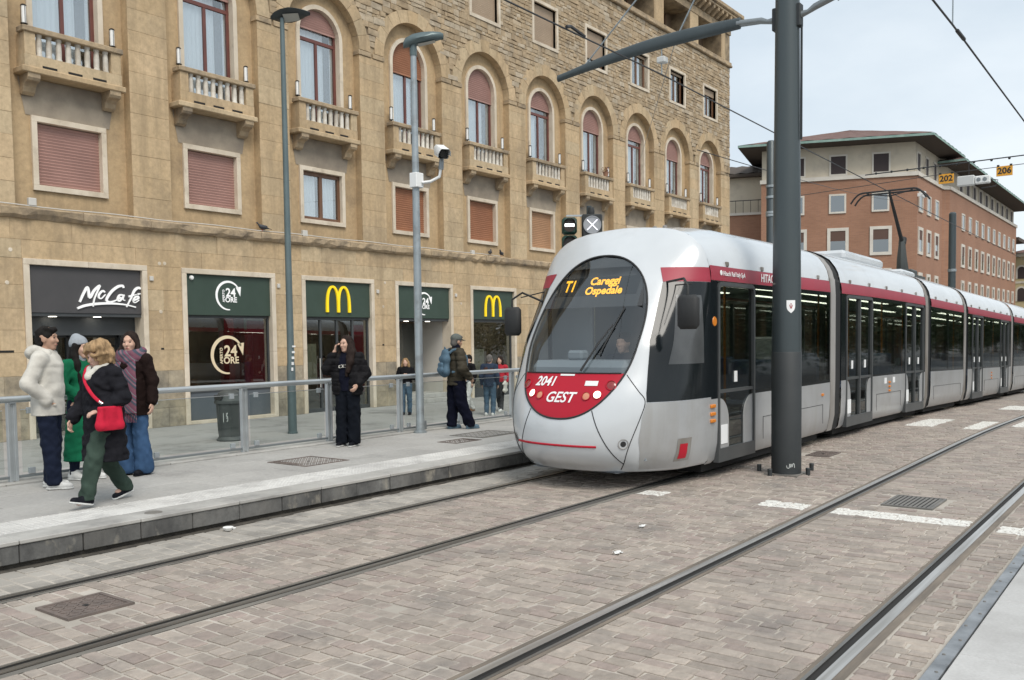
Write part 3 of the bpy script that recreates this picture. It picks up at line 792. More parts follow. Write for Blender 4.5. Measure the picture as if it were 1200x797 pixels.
def top_window(c, kind):
    s = MB()
    for (a, b, z0, z1) in ((-.93, .93, 15.37, 15.5), (-.93, .93, 13.68, 13.81), (-.93, -.80, 13.81, 15.37), (.80, .93, 13.81, 15.37)): s.cbox(a, b, -.045, .22, z0, z1, .006)
    w = s.obj('square_window', MATS['travertine'], BLD, Vector((c, F, 0)) - B0)
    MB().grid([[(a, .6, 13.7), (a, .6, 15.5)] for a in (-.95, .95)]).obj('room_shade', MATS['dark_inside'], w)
    zs_ = {'closed': 13.81, 'low': 14.15, 'half': 15.02, 'open': 15.25}[kind]
    sh = MB(); corr(sh, lambda z: -.8, lambda z: .8, zs_, 15.36, .15); sh.obj('roller_shutter', MATS['shutter_beige'], w)
    if kind != 'closed':
        f = MB()
        for a, b in ((-.80, -.68), (-.06, .06), (.68, .80)): f.box(a, b, .18, .25, 13.81, 15.3)
        f.box(-.68, -.06, .18, .25, 13.81, 13.92).box(.06, .68, .18, .25, 13.81, 13.92)
        f.obj('frame', MATS['brown_frame'], w)
        for a, b in ((-.68, -.06), (.06, .68)):
            MB().box(a, b, .21, .216, 13.92, 15.3).obj('pane', MATS['window_glass'], w)
            MB().grid([[(a + .02 + .05 * k, .3 + .01 * (k % 2), 13.85), (a + .02 + .05 * k, .3 + .01 * (k % 2), 15.3)] for k in range(9)]).obj('curtain', MATS['curtain'], w)
for c, k in zip(BC[4:], ['closed', 'closed', 'closed', 'low', 'open', 'open', 'half']): top_window(c, k)

# ---------------------------------------------------------- balconies
def balcony(c, first=[None]):
    if first[0] is None:
        y0 = F - .15; st = MATS['cornice_stone']
        s = MB().cbox(-1.25, 1.25, -.19, RD, 8.0, 8.14, .02); s.box(-1.17, 1.17, -.13, RD, 8.14, 8.42)
        b = s.obj('balcony', MATS['ashlar'], BLD)
        for x in (-.6, 0, .6): MB().box(x - .17, x + .17, -.134, -.12, 8.165, 8.215).obj('drain_slot', MATS['groove_dark'], b)
        for s_ in (-1, 1):
            a, e = sorted((s_ * .91, s_ * 1.16)); MB().cbox(a, e, -.13, RD, 8.42, 8.92, .006).obj('corner_post', MATS['ashlar'], b)
            br = MB().poly([(0, 8.0), (0, 7.6), (.07, 7.56), (.15, 7.62), (.2, 7.74), (.27, 7.80), (.40, 7.84), (.44, 7.90), (.44, 8.0)], [], lambda a, z: (s_ * .98 - .14, RD - a, z), lambda a, z: (s_ * .98 + .14, RD - a, z))
            br.poly([(0, 8.0), (0, 7.6), (.07, 7.56), (.15, 7.62), (.2, 7.74), (.27, 7.80), (.40, 7.84), (.44, 7.90), (.44, 8.0)], [], lambda a, z: (s_ * .98 + .14, RD - a, z))
            br.obj('bracket', MATS['cornice_stone'], b)
        MB().cbox(-1.21, 1.21, -.18, RD - .12, 8.92, 9.05, .018).obj('rail', st, b)
        bm = MB().lathe([(.075, 0), (.075, .03), (.062, .05), (.068, .2), (.062, .36), (.054, .44), (.07, .46), (.07, .5)], n=10).mesh('baluster', MATS['marble_white'], 50)
        for k in range(8): O('baluster', bm, b, (-.80 + k * 1.60 / 7, -.05, 8.42))
        la = MB().lathe([(.0, .0), (.085, .0), (.09, .015), (.075, .03), (.02, .035), (.02, .075), (.075, .08), (.082, .09), (.06, .1), (.0, .1)], n=12)
        for k in range(3):
            a = 2.1 * k + .5; la.tube([(.062 * math.cos(a), .062 * math.sin(a), .1), (.062 * math.cos(a), .062 * math.sin(a), .5)], .006, 5)
        la.lathe([(.0, .53), (.04, .525), (.066, .5), (.062, .49)], n=12); lam = la.mesh('lantern', MATS['black_metal'], 40)
        gl = MB().lathe([(.05, .1), (.053, .3), (.05, .49)], n=12).mesh('lantern_glass', MATS['milk_glass'], 60)
        for s_ in (-1, 1):
            O('lantern', lam, b, (s_ * 1.06, .06, 9.05)); O('lantern_glass', gl, b, (s_ * 1.06, .06, 9.05))
        first[0] = b; b.location = Vector((c, F, 0)) - B0; return b
    return copytree(first[0], BLD, Vector((c, F, 0)) - B0)
bals = [balcony(c) for c in BC]
# potted plant left on one balcony rail is drawn in the street section

# ---------------------------------------------------------- shop fronts
def shop(i, sign):
    a, b = SHOPS[i]; zt = 3.775; w_ = .14
    s = MB()
    for (x0, x1, z0, z1) in ((a, (a + b) / 2 - .002, zt - w_, zt), ((a + b) / 2 + .002, b, zt - w_, zt), (a, a + w_, 1.5, zt - w_ - .002), (a, a + w_, SW, 1.497), (b - w_, b, 1.5, zt - w_ - .002), (b - w_, b, SW, 1.497)):
        s.cbox(x0, x1, F - .035, F + .40, z0, z1, .008)
    o = s.obj('shop_front', MATS['travertine'], BLD, -B0)
    MB().cbox(a + w_ + .003, b - w_ - .003, F + .055, F + .30, 2.53, zt - w_ - .004, .006).obj('sign_board', MATS[sign], o)
    return o, a + w_, b - w_
YS = F + .04
def sfn(y): return (lambda a, b: (a, y, b))
# 1: grey board with white script
o, a, b = shop(0, 'sign_grey')
STR = {'M': [(11.177, 2.801), (11.265, 2.986), (11.367, 3.155), (11.4, 3.094), (11.429, 2.915), (11.554, 3.099), (11.692, 3.216), (11.644, 3.102), (11.546, 2.89), (11.503, 2.698)],
 'c': [(11.817, 3.056), (11.76, 3.089), (11.669, 2.998), (11.659, 2.921), (11.727, 2.902), (11.83, 3.003)],
 'C': [(12.306, 3.179), (12.286, 3.232), (12.164, 3.209), (11.991, 3.079), (11.855, 2.881), (11.926, 2.82), (12.095, 2.863), (12.229, 2.945)],
 'a': [(12.292, 3.0), (12.201, 2.997), (12.145, 2.9), (12.196, 2.855), (12.298, 2.965), (12.315, 3.001), (12.288, 2.893), (12.34, 2.869)],
 'f': [(12.770, 3.178), (12.699, 3.197), (12.599, 3.118), (12.495, 2.916), (12.372, 2.705)], 'fb': [(12.439, 2.969), (12.654, 3.029)],
 'e': [(12.551, 2.864), (12.697, 2.929), (12.691, 2.976), (12.612, 2.956), (12.562, 2.864), (12.607, 2.818), (12.719, 2.886)], 'ac': [(12.685, 3.038), (12.768, 3.051)],
 'u': [(11.112, 2.645), (11.308, 2.718), (11.595, 2.766), (11.962, 2.785), (12.336, 2.762), (12.622, 2.703)]}
for k, pts in STR.items():
    mb = MB(); p = catmull(pts, 5); n = len(p)
    w = [(.062 if k in 'MCfu' else .046) * (.45 + .55 * math.sin(math.pi * min(1, (i + 1.5) / n + .12))) for i in range(n)]
    stroke(mb, p, w, sfn(F + .02 - .002 * len(k)), sfn(F + .06)); mb.obj('letter' if k not in ('u', 'ac') else 'flourish', MATS['letter_white'], o)
MB().box(a, b, F + .42, F + .46, 2.0, 2.53).box(a, b, F + .08, F + .42, 2.45, 2.53).obj('soffit', MATS['anthracite'], o)
for x in (10.6, 11.7): MB().lathe([(0, 0), (.09, 0), (.1, .02)], (x, F + .22, 2.445), 12).obj('downlight', MATS['lamp_disc'], o)
MB().box(a, a + .06, F + 1.2, F + 1.3, SW, 2.2).box(b - .06, b, F + 1.2, F + 1.3, SW, 2.2).box(11.4, 11.46, F + 1.2, F + 1.3, SW, 2.2).box(a, b, F + 1.2, F + 1.3, 1.95, 2.03).obj('door_frame', MATS['anthracite'], o)
MB().box(a + .06, 11.4, F + 1.24, F + 1.25, SW, 1.95).obj('door_pane', MATS['shop_glass'], o)
MB().box(11.46, b - .06, F + 1.24, F + 1.25, SW, 1.95).obj('door_pane', MATS['shop_glass'], o)
MB().lathe([(0, 0), (.13, 0), (.13, .004)], (12.1, F + 1.23, 1.55), 20, axis='y').obj('sticker', MATS['letter_cream'], o)
MB().box(b - .004, b - .001, F + .4, F + 1.2, SW, 2.5).box(a + .001, a + .004, F + .4, F + 1.2, SW, 2.5).obj('side_panel', MATS['shop_panel'], o)

def logo24(o, cx, cz, r, y, m, w):
    mb = MB(); p = [(cx + r * math.cos(t), cz + r * math.sin(t)) for t in np.linspace(R(280), R(25), 34)]
    # arc runs from bottom round the left to the upper right
    p = [(cx + r * math.cos(t), cz + r * math.sin(t)) for t in np.linspace(R(275), R(30), 34)]
    stroke(mb, p, [w * (.35 + .65 * math.sin(math.pi * (k + 1) / 36)) for k in range(34)], sfn(y), sfn(y + .008)); mb.obj('logo_ring', m, o)
    e = p[-1]; mb = MB(); mb.poly([(e[0] - .24 * r, e[1] + .12 * r), (e[0] + .12 * r, e[1] - .52 * r), (e[0] + .20 * r, e[1] + .18 * r)], [], sfn(y), sfn(y + .008)); mb.obj('logo_arrow', m, o)
    for body, dx, dz, sz, rz in (('24', .18, .20, .84 * r, 0), ('ORE', .20, -.30, .52 * r, 0), ('APERTO', -.42, -.02, .24 * r, 90)):
        me = text_mesh(body, sz, .003, 'lettering', m, bold=sz * .022)
        ob = O('lettering', me, o, (cx + dx * r, y, cz + dz * r)); ob.rotation_euler = (R(90), -R(rz), 0)
def arches(o, cx, zb, w, h, y):
    hw = w / 4
    for s in (-1, 1):
        mb = MB(); c0 = cx + s * hw
        p = [(c0 - hw * math.cos(t) * (1 if True else 1), zb + h * (math.sin(t) ** .62)) for t in np.linspace(0.0, math.pi, 40)]
        stroke(mb, p, [.095 * (1.0 - .30 * math.sin(math.pi * k / 39)) for k in range(40)], sfn(y - .003 * (s > 0)), sfn(y + .05)); mb.obj('arch_letter', MATS['arch_yellow'], o)
# 2
o, a, b = shop(1, 'sign_green')
logo24(o, 15.42, 3.08, .39, F + .045, MATS['letter_white'], .07)
MB().cbox(a, b, F + .16, F + .3, SW + .09, .42, .006).obj('stall_riser', MATS['shop_panel'], o)
MB().cbox(a - .02, b + .02, F - .03, F + .35, SW, SW + .088, .006).obj('sill', MATS['travertine'], o)
MB().box(a, a + .05, F + .14, F + .22, .42, 2.525).box(b - .05, b, F + .14, F + .22, .42, 2.525).box(a + .05, b - .05, F + .14, F + .22, 2.46, 2.525).box(a + .05, b - .05, F + .14, F + .22, .42, .47).obj('window_frame', MATS['anthracite'], o)
MB().box(a + .05, b - .05, F + .178, F + .184, .47, 2.46).obj('shop_pane', MATS['shop_glass'], o)
logo24(o, 15.43, 1.42, .51, F + .168, MATS['letter_cream'], .10)
MB().lathe([(0, -.05), (.05, -.04), (.065, 0), (.06, .03)], (14.25, F + .03, 3.53), 12, axis='y').obj('dome_camera', MATS['milk_glass'], o)
# 3
o, a, b = shop(2, 'sign_green')
arches(o, 19.46, 2.68, .92, .80, F + .005)
fr = MB(); nx = 4
for k in range(nx + 1):
    x = a + (b - a - .06) * k / nx; fr.box(x, x + .06, F + .14, F + .22, SW, 2.5)
fr.box(a, b, F + .135, F + .225, 2.44, 2.525).box(a, b, F + .135, F + .225, SW, SW + .12)
fr.obj('door_frame', MATS['anthracite'], o)
for k in range(nx):
    x = a + (b - a - .06) * k / nx; MB().box(x + .06, x + (b - a - .06) / nx, F + .178, F + .184, SW + .12, 2.44).obj('door_pane', MATS['shop_glass'], o)
# 4: recessed entrance with steps
o, a, b = shop(3, 'sign_green')
logo24(o, 23.46, 3.04, .38, F + .045, MATS['letter_white'], .07)
for k in range(2): MB().cbox(a, b, F - .3 + .32 * k, F + 1.6, SW + .15 * k, SW + .15 * (k + 1) - .002, .008).obj('step', MATS['coping'], o)
MB().box(b - .012, b - .002, F + .4, F + 1.6, SW + .3, 2.5).obj('side_panel', MATS['cable_white'], o)
MB().box(a, b, F + .1, F + 1.6, 2.44, 2.525).obj('soffit', MATS['anthracite'], o)
for x in (22.9, 24.0): MB().lathe([(0, 0), (.09, 0), (.1, .02)], (x, F + .4, 2.434), 12).obj('downlight', MATS['lamp_disc'], o)
MB().box(a, a + .08, F + 1.5, F + 1.58, SW + .3, 2.44).box(23.2, 23.3, F + 1.5, F + 1.58, SW + .3, 2.44).box(b - .1, b - .02, F + 1.5, F + 1.58, SW + .3, 2.44).obj('door_frame', MATS['anthracite'], o)
MB().box(23.3, b - .1, F + 1.53, F + 1.54, SW + .3, 2.4).obj('door_pane', MATS['shop_glass'], o)
MB().box(23.9, b - .1, F + 1.57, F + 1.6, SW + .3, 2.4).obj('door_leaf', MATS['wall_in'], o)
# 5
o, a, b = shop(4, 'sign_green')
arches(o, 27.33, 2.64, .92, .78, F + .005)
MB().box(a, a + .05, F + .14, F + .22, SW, 2.525).box(b - .05, b, F + .14, F + .22, SW, 2.525).box(a + .05, b - .05, F + .14, F + .22, 2.42, 2.525).box(a + .05, b - .05, F + .14, F + .22, SW, SW + .35).obj('window_frame', MATS['anthracite'], o)
MB().box(a + .05, b - .05, F + .178, F + .184, SW + .35, 2.42).obj('shop_pane', MATS['shop_glass'], o)
# interior of the shops
room = MB().box(8.5, 29.5, F + .5, 28.2, SW - .1, SW + .01); bp(room, 'shop_floor', MATS['floor_in'])
bp(MB().box(8.5, 29.5, 28.0, 28.2, SW, 3.9).box(8.4, 8.5, F + .5, 28.2, SW, 3.9).box(29.5, 29.6, F + .5, 28.2, SW, 3.9), 'shop_back_wall', MATS['wall_in'])
bp(MB().box(8.4, 29.6, F + .5, 28.2, 3.66, 3.9), 'shop_ceiling', MATS['anthracite'])
for x0, x1, y, z1, m in ((9.9, 12.0, 26.2, .75, 'wood_in'), (14.6, 17.2, 25.8, .6, 'wood_in'), (18.9, 20.2, 26.5, 2.2, 'red_in'), (25.5, 28.5, 26, 1.2, 'wood_in'), (16.9, 17.3, 23.4, 2.6, 'red_in')):
    bp(MB().cbox(x0, x1, y, y + .5, SW, z1, .02), 'counter', MATS[m])
for x in (10.8, 12.6, 15, 17.4, 19.6, 22.3, 26.4, 28.2):
    bp(MB().cbox(x - .6, x + .6, 23.6, 23.95, 3.60, 3.65, .01), 'added_fill_panel', MATS['added_fill_panel'])  # unseen glowing panels, added to brighten the shop interior

for x0, x1, z0, z1, m in ((20.25, 20.72, .1, 2.3, 'red_in'), (16.15, 16.75, .5, 2.4, 'red_in'), (18.25, 18.7, .6, 1.7, 'letter_cream'), (26.3, 27.0, .2, 1.4, 'letter_cream')): bp(MB().box(x0, x1, F + .24, F + .25, z0, z1), 'poster', MATS[m])
for x in (18.72, 19.38, 19.62, 20.26): bp(MB().tube([(x, F + .10, .35), (x, F + .10, 1.25)], .014, 8), 'door_handle', MATS['cable_white'], 60)
# small things fixed to the front
for x, z in ((13.05, 3.45), (17.1, 3.42), (21.14, 3.39), (25.09, 3.39)): bp(MB().cbox(x - .05, x + .05, F - .05, F + .01, z - .06, z + .06, .008), 'junction_box', MATS['cable_white'])
for x, z in ((10.1, 5.07), (18.1, 5.03), (26.04, 4.99)): bp(MB().cbox(x - .09, x + .09, F - .1, F, z - .09, z + .09, .012), 'junction_box', MATS['cable_white'])
pts = [(5.5 + .6 * k, F - .075, 4.975 + .012 * math.sin(k * 1.3)) for k in range(38)]
bp(MB().tube(pts, .014, 6), 'cable', MATS['cable_white'])
for x in (9.42, 13.44, 21.5): bp(MB().box(x - .17, x + .17, F - .004, F + .05, 1.61, 1.66), 'vent_slot', MATS['groove_dark'])
for x, z in ((9.6, 3.95), (13.3, 3.85), (13.45, 3.86), (21.5, 3.7), (17.4, 3.2), (13.3, 2.6), (9.5, 3.2), (21.4, 2.9), (25.4, 3.1)): bp(MB().lathe([(0, -.002), (.045, -.001), (.05, .01)], (x, F - .008, z), 10, axis='y'), 'plaster_patch', MATS['travertine'])
# ================================================================== OTHER BUILDINGS
mat('brick_red', (.37, .19, .115), .9, col2=(.30, .15, .092), ns=.25, brick=(.26, .075, .008, (.30, .20, .15), 'wall'))
mat('cream_wall', (.60, .53, .42), .9, col2=(.53, .47, .37), ns=.4, bump=.003, bs=8, grime=(.34, .30, .25), gs=.5, gc=(.5, .8))
mat('white_stone', (.64, .60, .53), .8, col2=(.55, .51, .45), ns=.8)
mat('copper_green', (.17, .27, .235), .7, col2=(.25, .36, .32), ns=1.5)
mat('roof_tile', (.15, .095, .08), .9, col2=(.13, .07, .06), ns=1.2, rand=.2)
mat('eave_dark', (.07, .055, .045), .9)
mat('dark_shutter', (.045, .032, .032), .7)
mat('blind_brown', (.10, .055, .04), .7)
mat('yellow_wall', (.56, .47, .28), .9, col2=(.5, .42, .25), ns=.4)
glass('far_glass', (.15, .17, .18), 1.0, .02, .30)

C0 = Vector((93.6, 21.49, 0)); A0 = Vector((88.54, 35.06, 0)); B0_ = Vector((104.65, 21.52, 0)); B1_ = Vector((105.4, 20.93, 0)); D0 = Vector((150.5, 20.93, 0))
GB = -1.0
BR = E('brick_building', (C0.x, C0.y, GB), 'red brick building with cream top storey and wide green edged eaves', 'building')
OFF = -Vector((C0.x, C0.y, GB))
def wallquad(mb, p, q, z0, z1, off=0., mi=0):
    n = Vector((q.y - p.y, p.x - q.x, 0)).normalized() * off
    mb.add([(p.x + n.x, p.y + n.y, z0), (q.x + n.x, q.y + n.y, z0), (q.x + n.x, q.y + n.y, z1), (p.x + n.x, p.y + n.y, z1)], [(0, 1, 2, 3)], mi)
loop = [A0, C0, B0_, B1_, D0]
w = MB()
for p, q in zip(loop, loop[1:]): wallquad(w, p, q, GB, 17.0)
Dk = Vector((150.5, 40, 0)); Ak = Vector((104, 39.5, 0))
wallquad(w, D0, Dk, GB, 17.0); wallquad(w, Ak, A0, GB, 17.0)
w.obj('brick_wall', MATS['brick_red'], BR, OFF)
w = MB(); ins_ = .25
up = [Vector((A0.x + .2, A0.y, 0)), Vector((C0.x + .3, C0.y + .3, 0)), Vector((104.9, 21.8, 0)), Vector((105.7, 21.25, 0)), Vector((150.2, 21.25, 0)), Vector((150.2, 40, 0))]
for p, q in zip(up, up[1:]): wallquad(w, p, q, 17.0, 20.6)
wallquad(w, Ak, up[0], 17., 20.6)
w.obj('upper_wall', MATS['cream_wall'], BR, OFF)
bd = MB()
for p, q in zip(loop, loop[1:]):
    n = Vector((q.y - p.y, p.x - q.x, 0)).normalized(); d = (q - p).normalized() * .12
    a, b = p - d + n * .14, q + d + n * .14; c, e = q + d - n * .45, p - d - n * .45
    v = [(a.x, a.y, 17.0), (b.x, b.y, 17.0), (c.x, c.y, 17.0), (e.x, e.y, 17.0)]; v += [(x, y, 17.38) for x, y, _ in v]
    bd.add(v, [(0, 1, 2, 3), (4, 5, 6, 7), (0, 1, 5, 4), (1, 2, 6, 5), (2, 3, 7, 6), (3, 0, 4, 7)])
bd.obj('white_band', MATS['white_stone'], BR, OFF)
# roof with broad eaves: near hip, then the long wing
def roofblock(poly, z, over, ridge, name):
    cx = sum(p[0] for p in poly) / len(poly); cy = sum(p[1] for p in poly) / len(poly)
    n = len(poly)
    out = []
    for i in range(n):
        p0, p1, p2 = [Vector((*poly[(i + k) % n], 0)) for k in (-1, 0, 1)]
        d1 = (p1 - p0).normalized(); d2 = (p2 - p1).normalized(); n1 = Vector((d1.y, -d1.x, 0)); n2 = Vector((d2.y, -d2.x, 0))
        b = (n1 + n2); b = b / max(.3, b.dot(n1)); out.append(p1 + b * over)
    s = MB(); s.add([(p.x, p.y, z) for p in out] + [(x, y, z - .15) for x, y in poly], [tuple((i, (i + 1) % n, n + (i + 1) % n, n + i)) for i in range(n)])
    s.obj('eave_soffit', MATS['eave_dark'], BR, OFF)
    g = MB()
    g.add([(p.x, p.y, z - .02) for p in out] + [(p.x, p.y, z + .2) for p in out], [(i, (i + 1) % n, n + (i + 1) % n, n + i) for i in range(n)])
    g.obj('gutter', MATS['copper_green'], BR, OFF)
    r = MB(); (r0, r1) = ridge
    top = [Vector(r0), Vector(r1)]
    P = [Vector((p.x, p.y, z + .2)) for p in out]
    near = lambda p: 0 if (p - top[0]).length < (p - top[1]).length else 1
    # tiled slopes as corrugated strips
    for i in range(n):
        a, b = P[i], P[(i + 1) % n]; ta, tb = top[near(a)], top[near(b)]
        L = (b - a).length; m_ = max(2, int(L / .9)); rows = 7; G = []
        for k in range(m_ + 1):
            f = k / m_; lo = a.lerp(b, f); hi = ta.lerp(tb, f)
            G.append([lo.lerp(hi, j / rows) + Vector((0, 0, .06 * (k % 2) + (.02 if j % 2 else 0))) for j in range(rows + 1)])
        r.grid(G)
    r.obj('tiled_roof', MATS['roof_tile'], BR, OFF)
roofblock([(93.9, 21.8), (105.2, 21.8), (105.2, 33), (104, 39.0), (88.7, 35.1)], 20.45, 2.0, ((97.5, 29, 23.0), (99, 31, 23.0)), 'a')
roofblock([(105.7, 21.25), (150.2, 21.25), (150.2, 36), (105.7, 36)], 19.6, 2.2, ((113, 28, 22.0), (143, 28, 22.0)), 'b')
def bwin(p, q, f0, f1, z0, z1, fm, inner='glass', fw=.22, mull=True):
    """window on the wall p->q between fractions (metres along) f0..f1"""
    d = (q - p).normalized(); n = Vector((d.y, -d.x, 0))
    def pt(s, z, o): r = p + d * s + n * o; return (r.x, r.y, z)
    fr = MB()
    for (a, b, za, zb) in ((f0, f1, z1 - fw, z1), (f0, f1, z0, z0 + fw), (f0, f0 + fw, z0 + fw, z1 - fw), (f1 - fw, f1, z0 + fw, z1 - fw)):
        fr.add([pt(a, za, .10), pt(b, za, .10), pt(b, zb, .10), pt(a, zb, .10), pt(a, za, .0), pt(b, za, .0), pt(b, zb, .0), pt(a, zb, .0)], [(0, 1, 2, 3), (0, 4, 5, 1), (1, 5, 6, 2), (2, 6, 7, 3), (3, 7, 4, 0)])
    W_ = fr.obj('window', MATS['white_stone'], BR, OFF)
    a, b, za, zb = f0 + fw, f1 - fw, z0 + fw, z1 - fw
    if inner == 'shut': MB().add([pt(a, za, .03), pt(b, za, .03), pt(b, zb, .03), pt(a, zb, .03)], [(0, 1, 2, 3)]).obj('blind', MATS['dark_shutter'], W_)
    else:
        sp = za + (zb - za) * (.0 if inner == 'glass' else .55)
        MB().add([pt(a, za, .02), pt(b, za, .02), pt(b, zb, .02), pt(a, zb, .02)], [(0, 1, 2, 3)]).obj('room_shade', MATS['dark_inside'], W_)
        MB().add([pt(a, za, .045), pt(b, za, .045), pt(b, zb, .045), pt(a, zb, .045)], [(0, 1, 2, 3)]).obj('pane', MATS['far_glass'], W_)
        if inner == 'half': MB().add([pt(a, sp, .055), pt(b, sp, .055), pt(b, zb, .055), pt(a, zb, .055)], [(0, 1, 2, 3)]).obj('blind', MATS['blind_brown'], W_)
    return W_
UA, UC = Vector((A0.x + .2, A0.y, 0)), Vector((C0.x + .3, C0.y + .3, 0))
for s0 in (2.55, 6.46, 10.4):
    bwin(UA, UC, s0 - .05, s0 + 1.65, 17.45, 19.5, None, 'shut', .16)
    bwin(A0, C0, s0, s0 + 1.6, 13.72, 15.62, None, 'glass', .17)
    bwin(A0, C0, s0 - .15, s0 + 1.85, 9.5, 12.3, None, 'half', .30)
    bwin(A0, C0, s0 - .15, s0 + 1.85, 5.6, 8.2, None, 'half', .30)
for x in (94.95, 98.4, 101.95):
    s0 = x - C0.x
    bwin(C0, B0_, s0 - .8, s0 + .8, 13.6, 15.55, None, 'glass', .17); bwin(C0, B0_, s0 - .95, s0 + .95, 9.5, 12.15, None, 'half', .30); bwin(C0, B0_, s0 - .8, s0 + .8, 6.0, 7.75, None, 'glass', .30)
    bwin(UC, Vector((104.9, 21.8, 0)), s0 - .75, s0 + .75, 17.5, 19.5, None, 'shut', .16)
for x in [112.3 + 3.93 * k for k in range(10)]:
    s0 = x - B1_.x
    bwin(B1_, D0, s0 - .8, s0 + .8, 13.25, 15.15, None, 'glass', .17); bwin(B1_, D0, s0 - .95, s0 + .95, 9.15, 11.75, None, 'half', .30); bwin(B1_, D0, s0 - .8, s0 + .8, 6.0, 7.7, None, 'glass', .30)
    bwin(Vector((105.7, 21.25, 0)), Vector((150.2, 21.25, 0)), s0 - 1.2, s0 + .8, 17.4, 19.3, None, 'shut', .2)
bc = MB(); c_ = Vector((93.8, 21.2, 15.1)) + OFF
bc.sphere(c_ + Vector((-.2, -.3, -.15)), .22, 10, 8).box(c_.x - .1, c_.x + .1, c_.y - .1, c_.y + .3, c_.z - .1, c_.z + .2).cbox(c_.x - .5, c_.x - .05, c_.y - .5, c_.y - .2, c_.z + .1, c_.z + .3, .05)
bc.obj('wall_camera', MATS['milk_glass'], BR)

# house seen in the gap between the two large buildings
GH = E('gap_house', (85, 42, GB), 'cream house with brick lower wall in the gap left of the brick building', 'building')
oh = -Vector((85, 42, GB))
dh = (C0 - A0).normalized(); nh = Vector((dh.y, -dh.x, 0)); HP, HQ = A0 - nh * 5 - dh * 22, A0 - nh * 5 + dh * 2
def hq(a, b, z0, z1, o0, o1):       # slab along the house front between outward offsets o0..o1
    p, q = HP.lerp(HQ, a), HP.lerp(HQ, b); v = []
    for z in (z0, z1): v += [tuple(r_ + nh * o + Vector((0, 0, z))) for r_, o in ((p, o1), (q, o1), (q, o0), (p, o0))]
    return MB().add(v, [(0, 1, 2, 3), (4, 5, 6, 7), (0, 1, 5, 4), (1, 2, 6, 5), (2, 3, 7, 6), (3, 0, 4, 7)])
hq(0, 1, GB, 14.6, -8, 1.2).obj('brick_wall', MATS['brick_red'], GH, oh)
hq(0, 1, 14.6, 18.6, -8, 0).obj('cream_wall', MATS['cream_wall'], GH, oh)
hq(0, 1, 18.6, 18.9, -8, .9).obj('eave', MATS['eave_dark'], GH, oh)
r = MB(); r.grid([[HP.lerp(HQ, k / 40) + nh * o + Vector((0, 0, z + .1 * (k % 2))) for o, z in ((.9, 18.9), (-3.5, 20.4), (-8, 18.9))] for k in range(41)]); r.obj('tiled_roof', MATS['eave_dark'], GH, oh)
hq(0, 1, 14.5, 14.75, 0, 1.35).obj('terrace_slab', MATS['white_stone'], GH, oh)
for k in range(28): hq(.1 + k * .032, .102 + k * .032, 14.75, 16.0, 1.15, 1.2).obj('railing_bar', MATS['black_metal'], GH, oh)
hq(.1, 1, 16.0, 16.08, 1.12, 1.22).obj('handrail', MATS['black_metal'], GH, oh)
hq(.80, .87, 9.6, 11.8, 1.2, 1.28).obj('window', MATS['white_stone'], GH, oh)

# houses at the end of the street
YH = E('yellow_house', (156, 19, GB), 'pale yellow house with arched windows at the right edge behind the tram', 'building')
oy = -Vector((156, 19, GB))
MB().box(156, 190, 6, 21.7, GB, 13.2).obj('wall', MATS['yellow_wall'], YH, oy)
MB().box(155.2, 190.8, 5.2, 22.0, 13.2, 13.7).obj('cornice', MATS['white_stone'], YH, oy)
MB().box(155.9, 156, 6, 21.7, 9.2, 9.5).obj('band', MATS['white_stone'], YH, oy)
rr_ = MB(); rr_.add([(154.6, 4.6, 13.7), (191, 4.6, 13.7), (191, 23, 13.7), (154.6, 23, 13.7), (165, 13, 16.4), (185, 13, 16.4)], [(0, 1, 5, 4), (1, 2, 5), (2, 3, 4, 5), (3, 0, 4)]); rr_.obj('roof', MATS['roof_tile'], YH, oy)
for y in (20.9, 18.6, 16.3, 14.0):
    for z0, z1 in ((9.9, 11.2), (6.5, 8.0), (3.0, 4.6)):
        o1 = arch(y, .75, z0, z1); i1 = arch(y, .5, z0, z1); s = MB()
        for k in range(len(o1) - 1):
            a, b, p, q = o1[k], o1[k + 1], i1[k], i1[k + 1]; s.add([(155.88, a[0], a[1]), (155.88, b[0], b[1]), (155.88, q[0], q[1]), (155.88, p[0], p[1])], [(0, 1, 2, 3)])
        W_ = s.obj('window', MATS['white_stone'], YH, oy)
        MB().poly(arch(y, .5, z0, z1), [], lambda a, b: (155.92, a, b)).obj('pane', MATS['dark_shutter'], W_)
WH = E('white_house', (153, 22, GB), 'narrow white house with green shutters between the brick and yellow buildings', 'building')
ow = -Vector((153, 22, GB))
MB().box(151, 155.9, 21.75, 35, GB, 15.2).obj('wall', MATS['cream_wall'], WH, ow)
MB().box(150.6, 157, 20.6, 36, 15.2, 15.7).obj('eave', MATS['eave_dark'], WH, ow)
for z0 in (5.2, 9.6, 12.6):
    for x in (151.6, 153.3, 154.7): MB().box(x, x + .8, 21.66, 21.74, z0, z0 + 2.2).obj('shutter', MATS['dark_shutter'], WH, ow)
